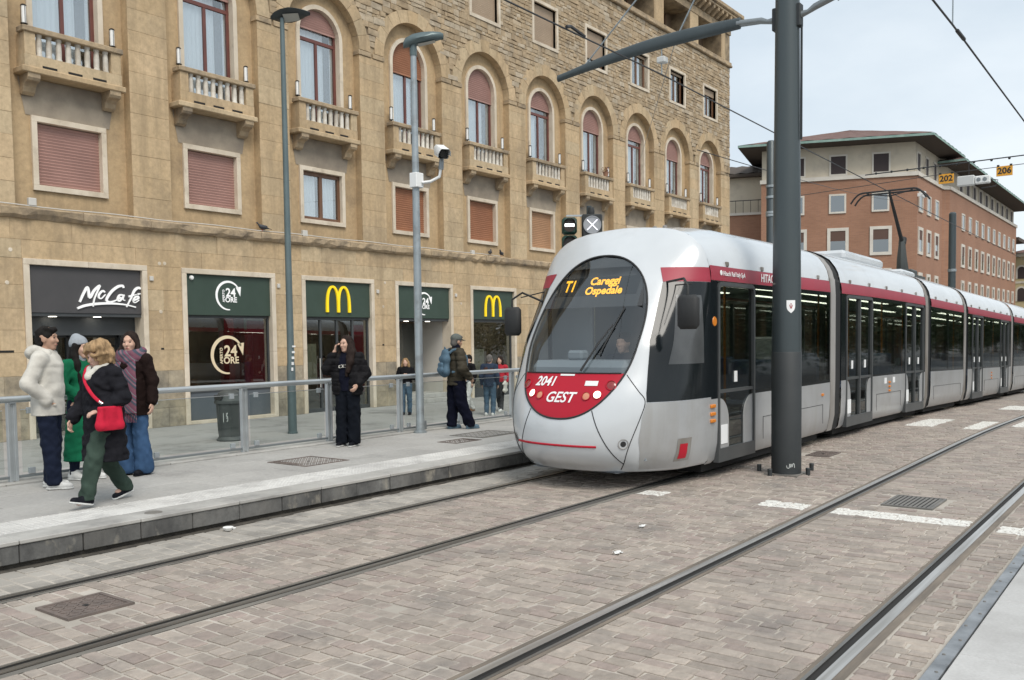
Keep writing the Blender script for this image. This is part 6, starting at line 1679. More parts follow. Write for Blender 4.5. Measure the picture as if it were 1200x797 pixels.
def snets(D, o, h, name, m):
    I = D < 0
    C = [D[a:a + D.shape[0] - 1 if a == 0 else None, b:b + D.shape[1] - 1 if b == 0 else None, c:c + D.shape[2] - 1 if c == 0 else None] for a in (0, 1) for b in (0, 1) for c in (0, 1)]
    cnt = sum((c < 0).astype(np.int8) for c in C); mask = (cnt > 0) & (cnt < 8)
    idx = np.argwhere(mask); nv = len(idx); vals = [c[mask] for c in C]; off = [(a, b, c) for a in (0, 1) for b in (0, 1) for c in (0, 1)]
    acc = np.zeros((nv, 3)); num = np.zeros(nv)
    for e0 in range(8):
        for e1 in range(e0 + 1, 8):
            p, q = np.array(off[e0]), np.array(off[e1])
            if abs(p - q).sum() != 1: continue
            a, b = vals[e0], vals[e1]; x = (a < 0) != (b < 0)
            t = np.where(x, a / np.where(x, a - b, 1), 0)[:, None]; acc += np.where(x[:, None], p + t * (q - p), 0); num += x
    v = o + h * (idx + acc / num[:, None])
    vid = np.full(mask.shape, -1, np.int64); vid[mask] = np.arange(nv); F_ = []
    for axx in range(3):
        s0 = [slice(None)] * 3; s1 = [slice(None)] * 3; s0[axx] = slice(0, -1); s1[axx] = slice(1, None)
        A = I[tuple(s0)]; B = I[tuple(s1)]; e = np.argwhere(A != B)
        u, w = [(1, 2), (2, 0), (0, 1)][axx]
        e = e[(e[:, u] > 0) & (e[:, w] > 0) & (e[:, u] < D.shape[u] - 1) & (e[:, w] < D.shape[w] - 1)]
        ins_ = A[tuple(e.T)]
        def cell(du, dw):
            c = e.copy(); c[:, u] -= du; c[:, w] -= dw; return vid[tuple(c.T)]
        q = np.stack([cell(1, 1), cell(0, 1), cell(0, 0), cell(1, 0)], 1); q[~ins_] = q[~ins_][:, ::-1]; F_.append(q)
    Fq = np.concatenate(F_); Fq = Fq[(Fq >= 0).all(1)]
    me = bpy.data.meshes.new(name); me.vertices.add(nv); me.vertices.foreach_set('co', v.ravel().astype(np.float32))
    me.loops.add(len(Fq) * 4); me.loops.foreach_set('vertex_index', Fq.ravel().astype(np.int32))
    me.polygons.add(len(Fq)); me.polygons.foreach_set('loop_start', np.arange(0, len(Fq) * 4, 4, dtype=np.int32)); me.polygons.foreach_set('loop_total', np.full(len(Fq), 4, np.int32))
    me.polygons.foreach_set('use_smooth', np.ones(len(Fq), bool)); me.update(); me.validate(); me.materials.append(m); return me
def folds(amp, seed, fx=9., fz=14., puff=None, quilt=0.):
    r = random.Random(seed); amp = amp * 1.25 if fx < 15 else amp; fz = fz * 4.2 if fx < 15 else fz; fx = fx * 3.6 if fx < 15 else fx; W_ = [(r.uniform(-1, 1) * fx, r.uniform(-1, 1) * fx, r.uniform(.3, 1) * fz, r.uniform(0, 6.28), r.uniform(.5, 1)) for _ in range(7)]
    def f(X, Y, Z):
        d = 0
        for a, b, c, p, w in W_: d = d + w * np.sin(a * X + b * Y + c * Z + p + 1.6 * np.sin(b * X - a * Y + .6 * c * Z))
        d = d * amp / 4
        if quilt: d = d + quilt * np.abs(np.sin(math.pi * Z / (puff or .1))) ** .5 * -1 + quilt * .7
        return d
    return f

def cloth(name, col, col2=None, rough=.85, ns=6, bump=.002, bs=60, sheen=0., **k): return mat(name, col, max(rough, .7), col2=col2 or tuple(c * .7 for c in col), ns=ns, bump=bump, bs=bs, local=True, spec=.12, **k)
mat('skin_light', (.56, .36, .27), .5, col2=(.52, .32, .235), ns=12, local=True, spec=.35)
mat('skin_tan', (.44, .27, .19), .5, col2=(.40, .24, .17), ns=12, local=True, spec=.35)
mat('skin_old', (.56, .37, .29), .55, col2=(.49, .30, .235), ns=14, local=True, spec=.3)
mat('eye_dark', (.02, .017, .015), .2); mat('lip_red', (.36, .13, .115), .45); mat('brow_dark', (.025, .018, .015), .8); mat('brow_blond', (.30, .2, .12), .8)
def hairm(n, c): return mat(n, c, .75, spec=.15, col2=tuple(x * .55 for x in c), ns=30, stretch=(1, 1, .25), local=True, bump=.006, bs=45)
hairm('hair_black', (.014, .012, .011)); hairm('hair_dark', (.028, .018, .015)); hairm('hair_blond', (.40, .265, .145)); hairm('hair_grey', (.16, .15, .14)); hairm('hair_gold', (.34, .22, .11))
cloth('coat_white', (.60, .575, .52)); cloth('jeans_navy', (.011, .016, .034)); cloth('shoe_white', (.72, .72, .70), rough=.5)
cloth('coat_green', (.008, .13, .062)); cloth('knit_grey', (.34, .37, .40), bump=.006, bs=35); cloth('shirt_white', (.68, .66, .6))
cloth('coat_black', (.014, .014, .018), sheen=.1); cloth('trouser_green', (.042, .066, .052)); cloth('shoe_dark', (.010, .011, .016), rough=.6)
cloth('bag_red', (.56, .02, .05), rough=.5); cloth('coat_brown', (.015, .008, .007), bump=.008, bs=30, sheen=.1); cloth('jeans_blue', (.045, .095, .19)); cloth('jeans_mid', (.075, .125, .18))
cloth('puffer_black', (.010, .0095, .011), rough=.55, sheen=.05); cloth('hoodie_navy', (.007, .008, .018)); cloth('trouser_black', (.006, .008, .013))
cloth('puffer_olive', (.058, .050, .036), rough=.6, sheen=.05); cloth('trouser_navy', (.005, .006, .016)); cloth('shoe_blue', (.13, .20, .26)); cloth('pack_blue', (.10, .165, .225)); cloth('cap_grey', (.13, .145, .135))
cloth('sole_white', (.70, .70, .68)); cloth('jacket_black', (.010, .010, .012)); cloth('vest_brown', (.085, .04, .028)); cloth('jacket_navy', (.03, .045, .075)); cloth('coat_red', (.42, .03, .045)); cloth('pink', (.52, .27, .25)); cloth('shoe_brown', (.22, .12, .06)); cloth('legging', (.05, .052, .055))
# plaid scarf
def scarf_mat():
    M = mat('scarf', (.20, .06, .09), .95, local=True, bump=.004, bs=60); t = M.node_tree; b = t.nodes['Principled BSDF']
    tcn = N('ShaderNodeTexCoord', t); sx = N('ShaderNodeSeparateXYZ', t); t.links.new(tcn.outputs['Object'], sx.inputs[0])
    cr = N('ShaderNodeValToRGB', t); cr.color_ramp.interpolation = 'CONSTANT'
    cols = [(0, (.15, .06, .085)), (.18, (.05, .06, .085)), (.34, (.20, .11, .14)), (.46, (.06, .07, .095)), (.6, (.17, .06, .095)), (.74, (.15, .145, .16)), (.82, (.14, .05, .08))]
    while len(cr.color_ramp.elements) < len(cols): cr.color_ramp.elements.new(.5)
    for e, (p, c) in zip(cr.color_ramp.elements, cols): e.position = p; e.color = (*c, 1)
    mm = N('ShaderNodeMath', t, operation='MULTIPLY'); mm.inputs[1].default_value = 5.2; fr = N('ShaderNodeMath', t, operation='FRACT'); ad = N('ShaderNodeMath', t, operation='ADD')
    m2 = N('ShaderNodeMath', t, operation='MULTIPLY'); m2.inputs[1].default_value = .9; t.links.new(sx.outputs[1], m2.inputs[0]); t.links.new(m2.outputs[0], ad.inputs[0]); t.links.new(sx.outputs[2], ad.inputs[1])
    t.links.new(ad.outputs[0], mm.inputs[0]); t.links.new(mm.outputs[0], fr.inputs[0]); t.links.new(fr.outputs[0], cr.inputs[0]); t.links.new(cr.outputs[0], b.inputs['Base Color'])
scarf_mat()

def rotz(a): c, s = math.cos(a), math.sin(a); return np.array([[c, -s, 0], [s, c, 0], [0, 0, 1]])
def roty(a): c, s = math.cos(a), math.sin(a); return np.array([[c, 0, s], [0, 1, 0], [-s, 0, c]])
BASE = dict(pelvis=(0, 0, .93), waist=(0, 0, 1.08), chest=(0, 0, 1.28), neck=(-.012, 0, 1.44), head=(.018, 0, 1.585),
            shL=(-.01, .175, 1.385), elL=(-.035, .235, 1.12), wrL=(.03, .235, .885), shR=(-.01, -.175, 1.385), elR=(-.035, -.235, 1.12), wrR=(.03, -.235, .885),
            hpL=(0, .09, .90), knL=(.015, .098, .50), anL=(-.02, .10, .085), hpR=(0, -.09, .90), knR=(.015, -.098, .50), anR=(-.02, -.10, .085))
class Person:
    def __init__(s, label, loc, heading, height, skin='skin_light', yaw=0., pitch=0., vox=.011, shoulder=1., hands=True, footL=0., footR=0., hdL=None, hdR=None, **J):
        s.J = {k: V(*J.get(k, BASE[k])) for k in BASE}; s.h = height; s.k = height / 1.705; s.vox = vox; s.loc = loc; s.rz = R(heading)
        J = s.J; s.ft = {'L': footL, 'R': footR}
        if shoulder != 1.:
            for q in ('shL', 'shR'): J[q][1] *= shoulder
        s.HM = rotz(R(yaw)) @ roty(R(pitch)); Hc = J['head']; HM = s.HM
        hp = lambda x, y, z: Hc + HM @ V(x, y, z)
        s.hp = hp
        b = Vol(.018); X1 = (1, 0, 0)
        b.chain([J['pelvis'], J['waist'], J['chest'], J['neck'] - V(0, 0, .05)], [.155, .135, .155, .10], X1, .68, .05)
        b.cap(J['shL'], J['shR'], .062, .062, None, 1, .04)
        b.cap(J['neck'] - V(0, 0, .04), hp(-.02, 0, -.06), .058, .052)
        b.ell(hp(-.012, 0, .022), (.098, .077, .103), HM); b.ell(hp(.03, 0, -.035), (.062, .06, .085), HM); b.cap(hp(.055, -.012, -.098), hp(.055, .012, -.098), .026)
        b.cap(hp(.084, 0, .012), hp(.104, 0, -.030), .009, .0145, k=.012); b.cap(hp(.082, -.035, .03), hp(.082, .035, .03), .010, k=.02)
        b.cap(hp(.084, -.018, -.066), hp(.084, .018, -.066), .010, k=.01)
        for q in (-1, 1):
            b.ell(hp(-.005, q * .078, -.012), (.02, .009, .032), HM); b.ell(hp(.066, q * .038, -.025), (.024, .022, .024), HM)
            b.minus(hp(.098, q * .033, .008), (.014, .016, .010), HM)
        for q in 'LR':
            b.chain([J['sh' + q], J['el' + q], J['wr' + q]], [.05, .042, .029], None, 1, .02)
            b.chain([J['hp' + q], J['kn' + q], J['an' + q]], [.085, .056, .04], None, 1, .03)
            b.cap(J['an' + q] - V(.03, 0, .04), J['an' + q] + V(.10, 0, -.045), .035, .028)
            if hands: s.hand(b, q, hdL if q == 'L' else hdR)
        s.body = O('person', b.mesh('person', MATS[skin], .008 if vox < .015 else vox), None, loc, (0, 0, s.rz)); s.body.scale = (s.k,) * 3
        tag(s.body, label, 'person')
        dark = MATS['eye_dark']
        if vox < .015:
            for q in (-1, 1):
                c = hp(.083, q * .033, .006); e = MB().sphere((0, 0, 0), (.008, .012, .0075), 8, 6); e.v = [tuple(c + HM @ V(*v)) for v in e.v]; e.obj('eye', dark, s.body, None, 180)
                p = [hp(.088, q * .017, .030), hp(.090, q * .034, .035), hp(.080, q * .052, .029)]; MB().tube(p, [.003, .004, .002], 5).obj('eyebrow', MATS['brow_blond' if skin == 'skin_old' else 'brow_dark'], s.body)
            c = hp(.0915, 0, -.066); e = MB().sphere((0, 0, 0), (.006, .021, .008), 10, 6); e.v = [tuple(c + HM @ V(*v)) for v in e.v]; e.obj('lips', MATS['lip_red'], s.body, None, 180)
    def hand(s, b, q, spec):
        w = s.J['wr' + q]; d = w - s.J['el' + q]; d = d / np.linalg.norm(d); sg = 1 if q == 'L' else -1
        n = V(0, -sg, 0) if spec is None else V(*spec[0])       # palm normal
        if spec is not None and len(spec) > 1 and spec[1] is not None: d = V(*spec[1]); d = d / np.linalg.norm(d)
        curl = .5 if spec is None or len(spec) < 3 else spec[2]
        n = n - d * (n @ d); n = n / np.linalg.norm(n); a = np.cross(n, d) * (sg)        # towards the thumb
        a = a if True else -a
        b.cap(w, w + d * .075, .028, .034, n, .55, .012)
        for i, l in enumerate((.070, .078, .073, .058)):
            k0 = w + d * .09 + a * (.027 - .018 * i); d1 = d * math.cos(curl * .8) + n * math.sin(curl * .8); d2 = d * math.cos(curl * 1.8) + n * math.sin(curl * 1.8); d3 = d * math.cos(curl * 2.6) + n * math.sin(curl * 2.6)
            p1 = k0 + d1 * l * .45; p2 = p1 + d2 * l * .32; p3 = p2 + d3 * l * .25
            b.chain([k0 - d * .02, p1, p2, p3], [.0095, .009, .008, .007], None, 1, .005)
        t0 = w + d * .03 + a * .026; t1 = t0 + d * .030 + a * .022 + n * .006; t2 = t1 + d * .028 + n * .012
        b.chain([t0, t1, t2], [.012, .0105, .008], None, 1, .006)
    def wear(s, name, m, vol, vox=None):
        o = O(name, vol.mesh(name, MATS[m], vox or s.vox), s.body); return o
    def trousers(s, m, rh=.105, rk=.078, ra=.062, zb=.06, top=1.02, seed=1, amp=.010, seat=.168):
        J = s.J; v = Vol(.014); v.cap(J['pelvis'] + V(0, 0, .08), J['pelvis'] - V(0, 0, .02), seat - .012, seat, (1, 0, 0), .74)
        for q in 'LR':
            a = J['an' + q]; kn = J['kn' + q]; d = (a - kn); d = d / np.linalg.norm(d)
            v.chain([J['hp' + q], kn, a], [rh, rk, ra], None, 1, .014); v.cut.append((a - d * (zb - .05) + d * .0 + V(0, 0, 0) + d * .0, None))
        cuts = v.cut; v.cut = []
        base = folds(amp, seed, 12, 10)
        A = [(J['an' + q], J['an' + q] - J['kn' + q]) for q in 'LR']
        def f(X, Y, Z):
            d = base(X, Y, Z)
            return d
        v.wr = f; v.plane((0, 0, top), (0, 0, 1))
        zc = min(J['anL'][2], J['anR'][2]) - .04 + zb - .06
        v.plane((0, 0, max(.018, zc)), (0, 0, -1)); return s.wear('trousers', m, v)
    def shoes(s, m, sole='sole_white', big=1.):
        for q in 'LR':
            a = s.J['an' + q]; pt = s.ft[q]; M = roty(R(pt)); P = lambda x, y, z: a + M @ V(x, y, z)
            v = Vol(.02); v.cap(P(-.035, 0, -.038), P(.145, 0, -.050), .046 * big, .036 * big, (0, 0, 1), .95); v.cap(P(.0, 0, .02), P(.04, 0, -.02), .046 * big, .042 * big)
            nz = M @ V(0, 0, -1); v.plane(P(0, 0, -.066), nz); s.wear('shoe', m, v, min(s.vox, .009))
            w = Vol(.02); w.cap(P(-.038, 0, -.062), P(.150, 0, -.064), .048 * big, .040 * big, (0, 0, 1), .9); w.plane(P(0, 0, -.062), -nz); w.plane(P(0, 0, -.083), nz); s.wear('sole', sole, w, min(s.vox, .009))
    def coat(s, m, hem=.80, rc=.175, rw=.165, rhem=.185, slv=(.072, .064, .05), ff=.74, amp=.008, quilt=0., puff=.1, seed=3, name='coat', flare=None, cuff=.02, neck=.075, lean=V(0, 0, 0)):
        J = s.J; v = Vol(.03); X1 = (1, 0, 0); hb = V(J['pelvis'][0], J['pelvis'][1], hem) + lean
        v.chain([J['neck'] - V(0, 0, .03), J['chest'] + V(0, 0, .02), J['waist'], hb], [neck, rc, rw, rhem], X1, ff, .05)
        v.cap(J['shL'], J['shR'], .075, .075, None, 1, .05)
        for q in 'LR':
            w = J['el' + q] + (J['wr' + q] - J['el' + q]) * (1 - cuff / .25); v.chain([J['sh' + q] + V(0, 0, -.01), J['el' + q], w], list(slv), None, 1, .025)
        v.wr = folds(amp, seed, 10, 12, puff, quilt); v.plane((0, 0, hem), (0, 0, -1)); v.plane(J['neck'] + V(0, 0, .035), (0, 0, 1)); return s.wear(name, m, v)
    def hair(s, m, vol): return s.wear('hair', m, vol, min(s.vox, .009))
    def short_hair(s, m, puff=0., seed=2, lump=.0, fringe=.048, back=-.05):
        hp, HM = s.hp, s.HM; v = Vol(.015); v.ell(hp(-.02, 0, .035), (.104 + puff, .088 + puff, .105 + puff), HM); v.ell(hp(-.055, 0, -.015 + back * .3), (.062 + puff, .078 + puff, .075 + puff), HM)
        v.ell(hp(.05, 0, .085), (.055, .066 + puff * .5, .035 + puff * .6), HM)
        v.minus(hp(.085 + puff * .6, 0, -.045 + puff * .3), (.088 + puff * .9, .074 + puff * .45, .10 + puff * .3), HM); v.minus(hp(0, 0, -.20), (.2, .2, .09), HM)
        v.wr = folds(.006 + lump, seed, 55 if lump else 40, 55 if lump else 30); return s.hair(m, v)
    def long_hair(s, m, left=.30, right=.30, seed=5, front=.0, part=0.):
        hp, HM = s.hp, s.HM; v = Vol(.02); v.ell(hp(-.02, 0, .035), (.106, .090, .106), HM); v.ell(hp(-.05, 0, -.06), (.070, .092, .12), HM)
        for q, L in ((1, left), (-1, right)):
            v.chain([hp(-.005, q * .085, .02), hp(.0, q * .098, -.09), hp(-.0 + front * .6, q * .105, -.10 - L * .3), hp(.02 + front, q * .10, -.12 - L)], [.028, .036, .042, .022], None, 1, .03)
        v.chain([hp(-.08, 0, -.02), hp(-.10, 0, -.18), hp(-.115, 0, -.14 - max(left, right) * .8)], [.07, .075, .045], (1, 0, 0), .6, .03)
        v.minus(hp(.085, 0, -.03), (.085, .066, .118), HM); v.wr = folds(.008, seed, 45, 14); return s.hair(m, v)
    def w(s, p):      # local (unscaled) point to world
        c, sn = math.cos(s.rz), math.sin(s.rz); x, y, z = [q * s.k for q in p]; return Vector((s.loc[0] + c * x - sn * y, s.loc[1] + sn * x + c * y, s.loc[2] + z))

PZW = PZ + .001
# 1 man in the off-white jacket
p = Person('man in off-white hooded jacket and dark jeans standing at the far left', (4.70, 9.80, PZW), -42, 1.74, 'skin_tan', yaw=-4, elL=(-.10, .27, 1.12), wrL=(.06, .185, .93), elR=(-.10, -.27, 1.12), wrR=(.06, -.185, .93), hdL=((0, -1, 0), (.1, -.7, -.7), .6), hdR=((0, 1, 0), (.1, .7, -.7), .6),
           knL=(.01, .10, .50), anL=(-.03, .115, .085), knR=(.03, -.08, .5), anR=(.06, -.085, .085))
p.trousers('jeans_navy', .098, .088, .075, seed=4, top=.84); p.shoes('shoe_white')
p.coat('coat_white', .78, .185, .185, .195, (.080, .074, .060), .82, .0045, .008, .16, 9)
v = Vol(.03); v.ell(p.J['neck'] + V(-.10, 0, .0), (.085, .135, .075)); v.chain([p.J['neck'] + V(-.05, .11, .03), p.J['neck'] + V(.05, .095, -.02), p.J['neck'] + V(.085, .03, -.05)], [.045, .04, .03]); v.chain([p.J['neck'] + V(-.05, -.11, .03), p.J['neck'] + V(.05, -.095, -.02), p.J['neck'] + V(.085, -.03, -.05)], [.045, .04, .03]); v.wr = folds(.008, 3, 25, 25); p.wear('hood', 'coat_white', v)
for q in (1, -1): MB().cbox(.07, .13, q * .150 - .012, q * .150 + .012, .885, .905, .004).obj('pocket_flap', MATS['coat_white'], p.body)
MB().tube([(.128, 0, 1.36), (.150, 0, 1.2), (.142, 0, 1.0), (.146, 0, .82)], .006, 5).obj('zip', MATS['alu_dark'], p.body)
p.short_hair('hair_black', -.004, 4, .008)
# 2 woman in green
p = Person('woman in long green coat and grey knitted hat behind the elderly woman', (5.26, 10.18, PZW), -78, 1.62, 'skin_light', yaw=12, elL=(.0, .25, 1.13), wrL=(.17, .12, 1.03), elR=(.0, -.25, 1.13), wrR=(.17, -.12, 1.01), anL=(.05, .1, .085), anR=(-.04, -.1, .085))
p.trousers('jeans_navy', .09, .07, .055, seed=8); p.shoes('shoe_white', big=1.15)
p.coat('coat_green', .235, .165, .15, .235, (.075, .066, .055), .82, .008, 0, .1, 12)
v = Vol(.01); v.cap(p.J['waist'] + V(0, 0, -.005), p.J['waist'] + V(0, 0, .035), .166, .166, (1, 0, 0), .84); v.plane(p.J['waist'] + V(0, 0, .035), (0, 0, 1)); v.plane(p.J['waist'] - V(0, 0, .015), (0, 0, -1)); p.wear('belt', 'coat_green', v)
p.long_hair('hair_black', .30, .30, 6, .05)
v = Vol(.015); v.ell(p.hp(-.022, 0, .055), (.112, .097, .105), p.HM); v.ell(p.hp(-.05, 0, .12), (.06, .06, .06), p.HM); v.plane(p.hp(.02, 0, .035), p.HM @ V(.25, 0, -1)); v.wr = folds(.002, 2, 80, 5); p.wear('knitted_hat', 'knit_grey', v)
v = Vol(.015); v.cap(p.J['neck'] + V(.02, 0, -.02), p.J['neck'] + V(.03, 0, .035), .07, .062); p.wear('roll_neck', 'knit_grey', v)
# 3 elderly woman
p = Person('elderly woman with curly fair hair and dark coat walking along the platform', (4.58, 8.44, PZW), 188, 1.56, 'skin_old', yaw=-4, pitch=12, head=(.045, 0, 1.565), neck=(.015, 0, 1.43), chest=(.012, 0, 1.27),
           elL=(-.03, .27, 1.13), wrL=(.17, .20, 1.0), elR=(.02, -.27, 1.10), wrR=(.20, -.25, .90), hdL=((0, -.3, -1), (.9, -.35, -.1), .5), hdR=((-.3, .9, 0), (.45, .1, -1), .55),
           hpL=(.02, .09, .90), knL=(.20, .095, .52), anL=(.30, .095, .115), hpR=(-.02, -.09, .90), knR=(-.05, -.09, .49), anR=(-.30, -.09, .125), footL=-14, footR=16)
p.trousers('trouser_green', .11, .088, .078, .07, seed=14, amp=.012); p.shoes('shoe_dark')
p.coat('coat_black', .46, .195, .205, .25, (.092, .084, .066), .86, .013, .012, .15, 15, neck=.085)
v = Vol(.02); v.chain([p.J['neck'] + V(-.03, .08, .04), p.J['neck'] + V(.085, .05, -.0), p.J['neck'] + V(.14, .0, -.075), p.J['neck'] + V(.085, -.05, .0), p.J['neck'] + V(-.03, -.08, .04)], [.032, .036, .044, .036, .032]); p.wear('neck_scarf', 'shirt_white', v)
v = Vol(.02); v.chain([p.J['neck'] + V(-.05, .10, .03), p.J['neck'] + V(.08, .09, -.04), p.J['neck'] + V(.135, .05, -.16)], [.035, .035, .025]); v.chain([p.J['neck'] + V(-.05, -.10, .03), p.J['neck'] + V(.08, -.09, -.04), p.J['neck'] + V(.135, -.05, -.16)], [.035, .035, .025]); p.wear('collar', 'coat_black', v)
p.short_hair('hair_blond', .040, 8, .022)
hb = E('handbag', p.w((.13, .27, .80)), 'bright red handbag on a strap across the elderly woman', 'bag', p.rz)
hb.scale = (p.k,) * 3
v = Vol(.02); v.chain([(-.115, 0, .05), (.115, 0, .05)], [.055, .055], (0, 1, 0), .8); v.chain([(-.10, 0, .23), (.10, 0, .23)], [.03, .03], (0, 1, 0), .8); v.cap((0, 0, .06), (0, 0, .23), .12, .10, (0, 1, 0), .36); v.cap((-.115, 0, .05), (-.10, 0, .23), .045, .03); v.cap((.115, 0, .05), (.10, 0, .23), .045, .03); v.wr = folds(.006, 3, 22, 22); v.plane((0, 0, .0), (0, 0, -1)); v.plane((0, 0, .25), (0, 0, 1)); O('pouch', v.mesh('pouch', MATS['bag_red'], .009), hb)
dl = V(.13, .27, .80)
strap = [V(.02, .25, 1.02), V(.14, .215, 1.06), V(.197, .12, 1.15), V(.203, .02, 1.26), V(.17, -.06, 1.36), V(.07, -.11, 1.47), V(-.08, -.07, 1.40), V(-.15, .03, 1.22), V(-.14, .15, 1.06), V(.02, .25, 1.02)]
MB().tube([q - dl for q in catmull([tuple(a) for a in strap], 5)], .017, 6, True, 0, None, .4).obj('strap', MATS['bag_red'], hb, None, 60)
MB().tube([V(.145, .21, 1.06) - dl, V(.175, .17, 1.10) - dl], .016, 8).obj('buckle', MATS['chrome'], hb, None, 60)
# 4 woman with the plaid scarf
p = Person('woman in dark brown coat and plaid scarf looking towards the camera', (5.78, 9.98, PZW), 204, 1.68, 'skin_light', yaw=14, elL=(-.02, .255, 1.12), wrL=(.04, .285, .88), hdL=((.3, -1, 0), (.25, .12, -1), .45), anL=(-.02, .11, .085), anR=(.03, -.10, .085))
p.trousers('jeans_blue', .092, .085, .115, .035, seed=21, amp=.012, seat=.150, top=.80); p.shoes('shoe_dark', 'shoe_dark', 1.1)
p.coat('coat_brown', .72, .178, .175, .20, (.08, .073, .062), .84, .008, 0, .1, 22)
p.long_hair('hair_dark', .04, .06, 7, -.03)
v = Vol(.025); nk = p.J['neck']
ring = [nk + V(.085 * math.cos(a) + .02, .125 * math.sin(a), .025 + .03 * math.cos(a) * -1) for a in np.linspace(0, 2 * math.pi, 11)]
v.chain(ring, [.052] * 11); ring2 = [nk + V(.105 * math.cos(a) + .02, .14 * math.sin(a), -.035 - .03 * math.cos(a)) for a in np.linspace(0, 2 * math.pi, 11)]; v.chain(ring2, [.046] * 11)
v.wr = folds(.012, 31, 30, 38); sc = p.wear('scarf', 'scarf', v)
v = Vol(.02); v.chain([nk + V(.13, .05, -.06), (.165, .075, 1.15), (.185, .08, .95), (.19, .085, .76)], [.085, .095, .098, .098], (1, 0, 0), .22); v.chain([nk + V(.13, -.05, -.06), (.165, -.09, 1.22), (.17, -.10, 1.14)], [.07, .075, .075], (1, 0, 0), .22); v.wr = folds(.010, 33, 40, 6); v.plane((0, 0, .75), (0, 0, -1)); p.wear('scarf_tail', 'scarf', v)
fr = MB()
for k in range(9): fr.tube([(.19, .005 + .02 * k, .76), (.188, .003 + .021 * k, .70), (.19, .004 + .021 * k, .645)], [.006, .006, .004], 5)
for k in range(7): fr.tube([(.172, -.155 + .02 * k, 1.12), (.174, -.157 + .021 * k, 1.06), (.175, -.156 + .02 * k, 1.0)], [.006, .006, .004], 5)
fr.obj('fringe', MATS['scarf'], p.body)
# 5 woman on the phone
p = Person('young woman in black puffer jacket talking on her phone by the fence', (9.12, 9.92, PZW), 202, 1.62, 'skin_light', yaw=-22, elL=(-.05, .275, 1.13), wrL=(.13, .225, .96), elR=(.10, -.29, 1.20), wrR=(.085, -.165, 1.475), hdR=((-.2, 1, .1), (.15, .35, 1), .55), anL=(.0, .095, .085), anR=(.03, -.10, .085))
p.trousers('trouser_black', .112, .098, .098, .055, seed=41, amp=.010, top=.88); p.shoes('shoe_dark')
p.coat('hoodie_navy', .86, .158, .152, .158, (.06, .055, .05), .80, .006, 0, .1, 46, 'hoodie', cuff=.12)
v = Vol(.03); J = p.J
for q in (1, -1): v.chain([J['neck'] + V(-.02, q * .08, -.02), J['chest'] + V(.0, q * .115, .03), J['waist'] + V(.01, q * .125, 0), (0 + .01, q * .13, .86)], [.07, .12, .125, .12], (1, 0, 0), .98, .04)
v.cap(J['chest'] + V(-.05, 0, .05), (-.06, 0, .88), .15, .15, (1, 0, 0), .72); v.cap(J['shL'], J['shR'], .082, .082, None, 1, .04)
for q in 'LR': v.chain([J['sh' + q], J['el' + q], J['el' + q] + (J['wr' + q] - J['el' + q]) * .86], [.095, .09, .064], None, 1, .03)
v.minus((.20, -.01, 1.10), (.125, .125, .42)); v.wr = folds(.008, 44, 12, 14, .105, .016); v.plane((0, 0, .80), (0, 0, -1)); v.plane(J['neck'] + V(0, 0, .02), (0, 0, 1)); p.wear('puffer_jacket', 'puffer_black', v)
lt = MB()
for k in range(5):
    y = .085 - .035 * k - .01; z = 1.235 + .012 * math.sin(math.pi * (k + .5) / 5)
    stroke(lt, catmull([(y - .011, z + .018), (y + .010, z + .02), (y + .011, z - .015), (y - .010, z - .018)] if k % 2 else [(y + .011, z + .018), (y - .009, z + .014), (y - .01, z - .016), (y + .01, z - .018)], 4), .007, lambda a, b: (.142, a, b), lambda a, b: (.12, a, b))
lt.obj('chest_print', MATS['shirt_white'], p.body)
p.long_hair('hair_dark', .36, .06, 9, .075); v = Vol(.025); v.chain([p.hp(-.02, .07, -.02), p.hp(.01, .125, -.14), p.hp(.06, .15, -.28), p.hp(.10, .13, -.42)], [.06, .065, .06, .03]); v.chain([p.hp(-.08, .0, -.05), p.hp(-.10, .04, -.2), p.hp(-.08, .10, -.32)], [.075, .08, .05]); v.wr = folds(.010, 19, 42, 22); p.hair('hair_dark', v)
ph = E('phone', p.w((.085, -.110, 1.545)), 'dark phone held to the ear of the woman in the puffer jacket', 'phone', p.rz)
MB().cbox(-.036, .036, -.006, .006, -.07, .075, .004).obj('case', MATS['signal_black'], ph, None, None, (R(-8), R(14), 0)); MB().cbox(-.034, -.012, -.010, -.006, .04, .065, .002).obj('camera_block', MATS['cab_dark'], ph, None, None, (R(-8), R(14), 0))
# 6 man with the backpack
p = Person('man in olive puffer jacket and grey cap seen from behind near the lamp post', (11.86, 10.16, PZW), -22, 1.63, 'skin_tan', yaw=4, pitch=6, elL=(.0, .27, 1.12), wrL=(.17, .20, .95), elR=(-.02, -.275, 1.11), wrR=(.16, -.21, .93),
           hpL=(-.02, .09, .90), knL=(-.02, .10, .50), anL=(-.06, .10, .085), hpR=(0, -.09, .90), knR=(.04, -.10, .49), anR=(.20, -.12, .085), footL=0)
for q in ('pelvis', 'waist', 'chest', 'neck', 'head'): pass
p.trousers('trouser_navy', .122, .108, .092, .055, seed=51, amp=.012, top=.88); p.shoes('shoe_blue', 'shoe_blue', 1.1)
p.coat('puffer_olive', .80, .185, .185, .185, (.095, .088, .066), .86, .008, .016, .095, 53)
v = Vol(.025); v.cap(p.J['neck'] + V(.01, 0, -.02), p.J['neck'] + V(.015, 0, .05), .088, .078); v.wr = folds(.008, 5, 30, 40); p.wear('neck_warmer', 'hoodie_navy', v)
p.short_hair('hair_grey', .0, 3)
v = Vol(.015); v.ell(p.hp(-.018, 0, .055), (.110, .094, .090), p.HM); v.plane(p.hp(.0, 0, .030), p.HM @ V(.12, 0, -1)); v2 = v; p.wear('cap', 'cap_grey', v)
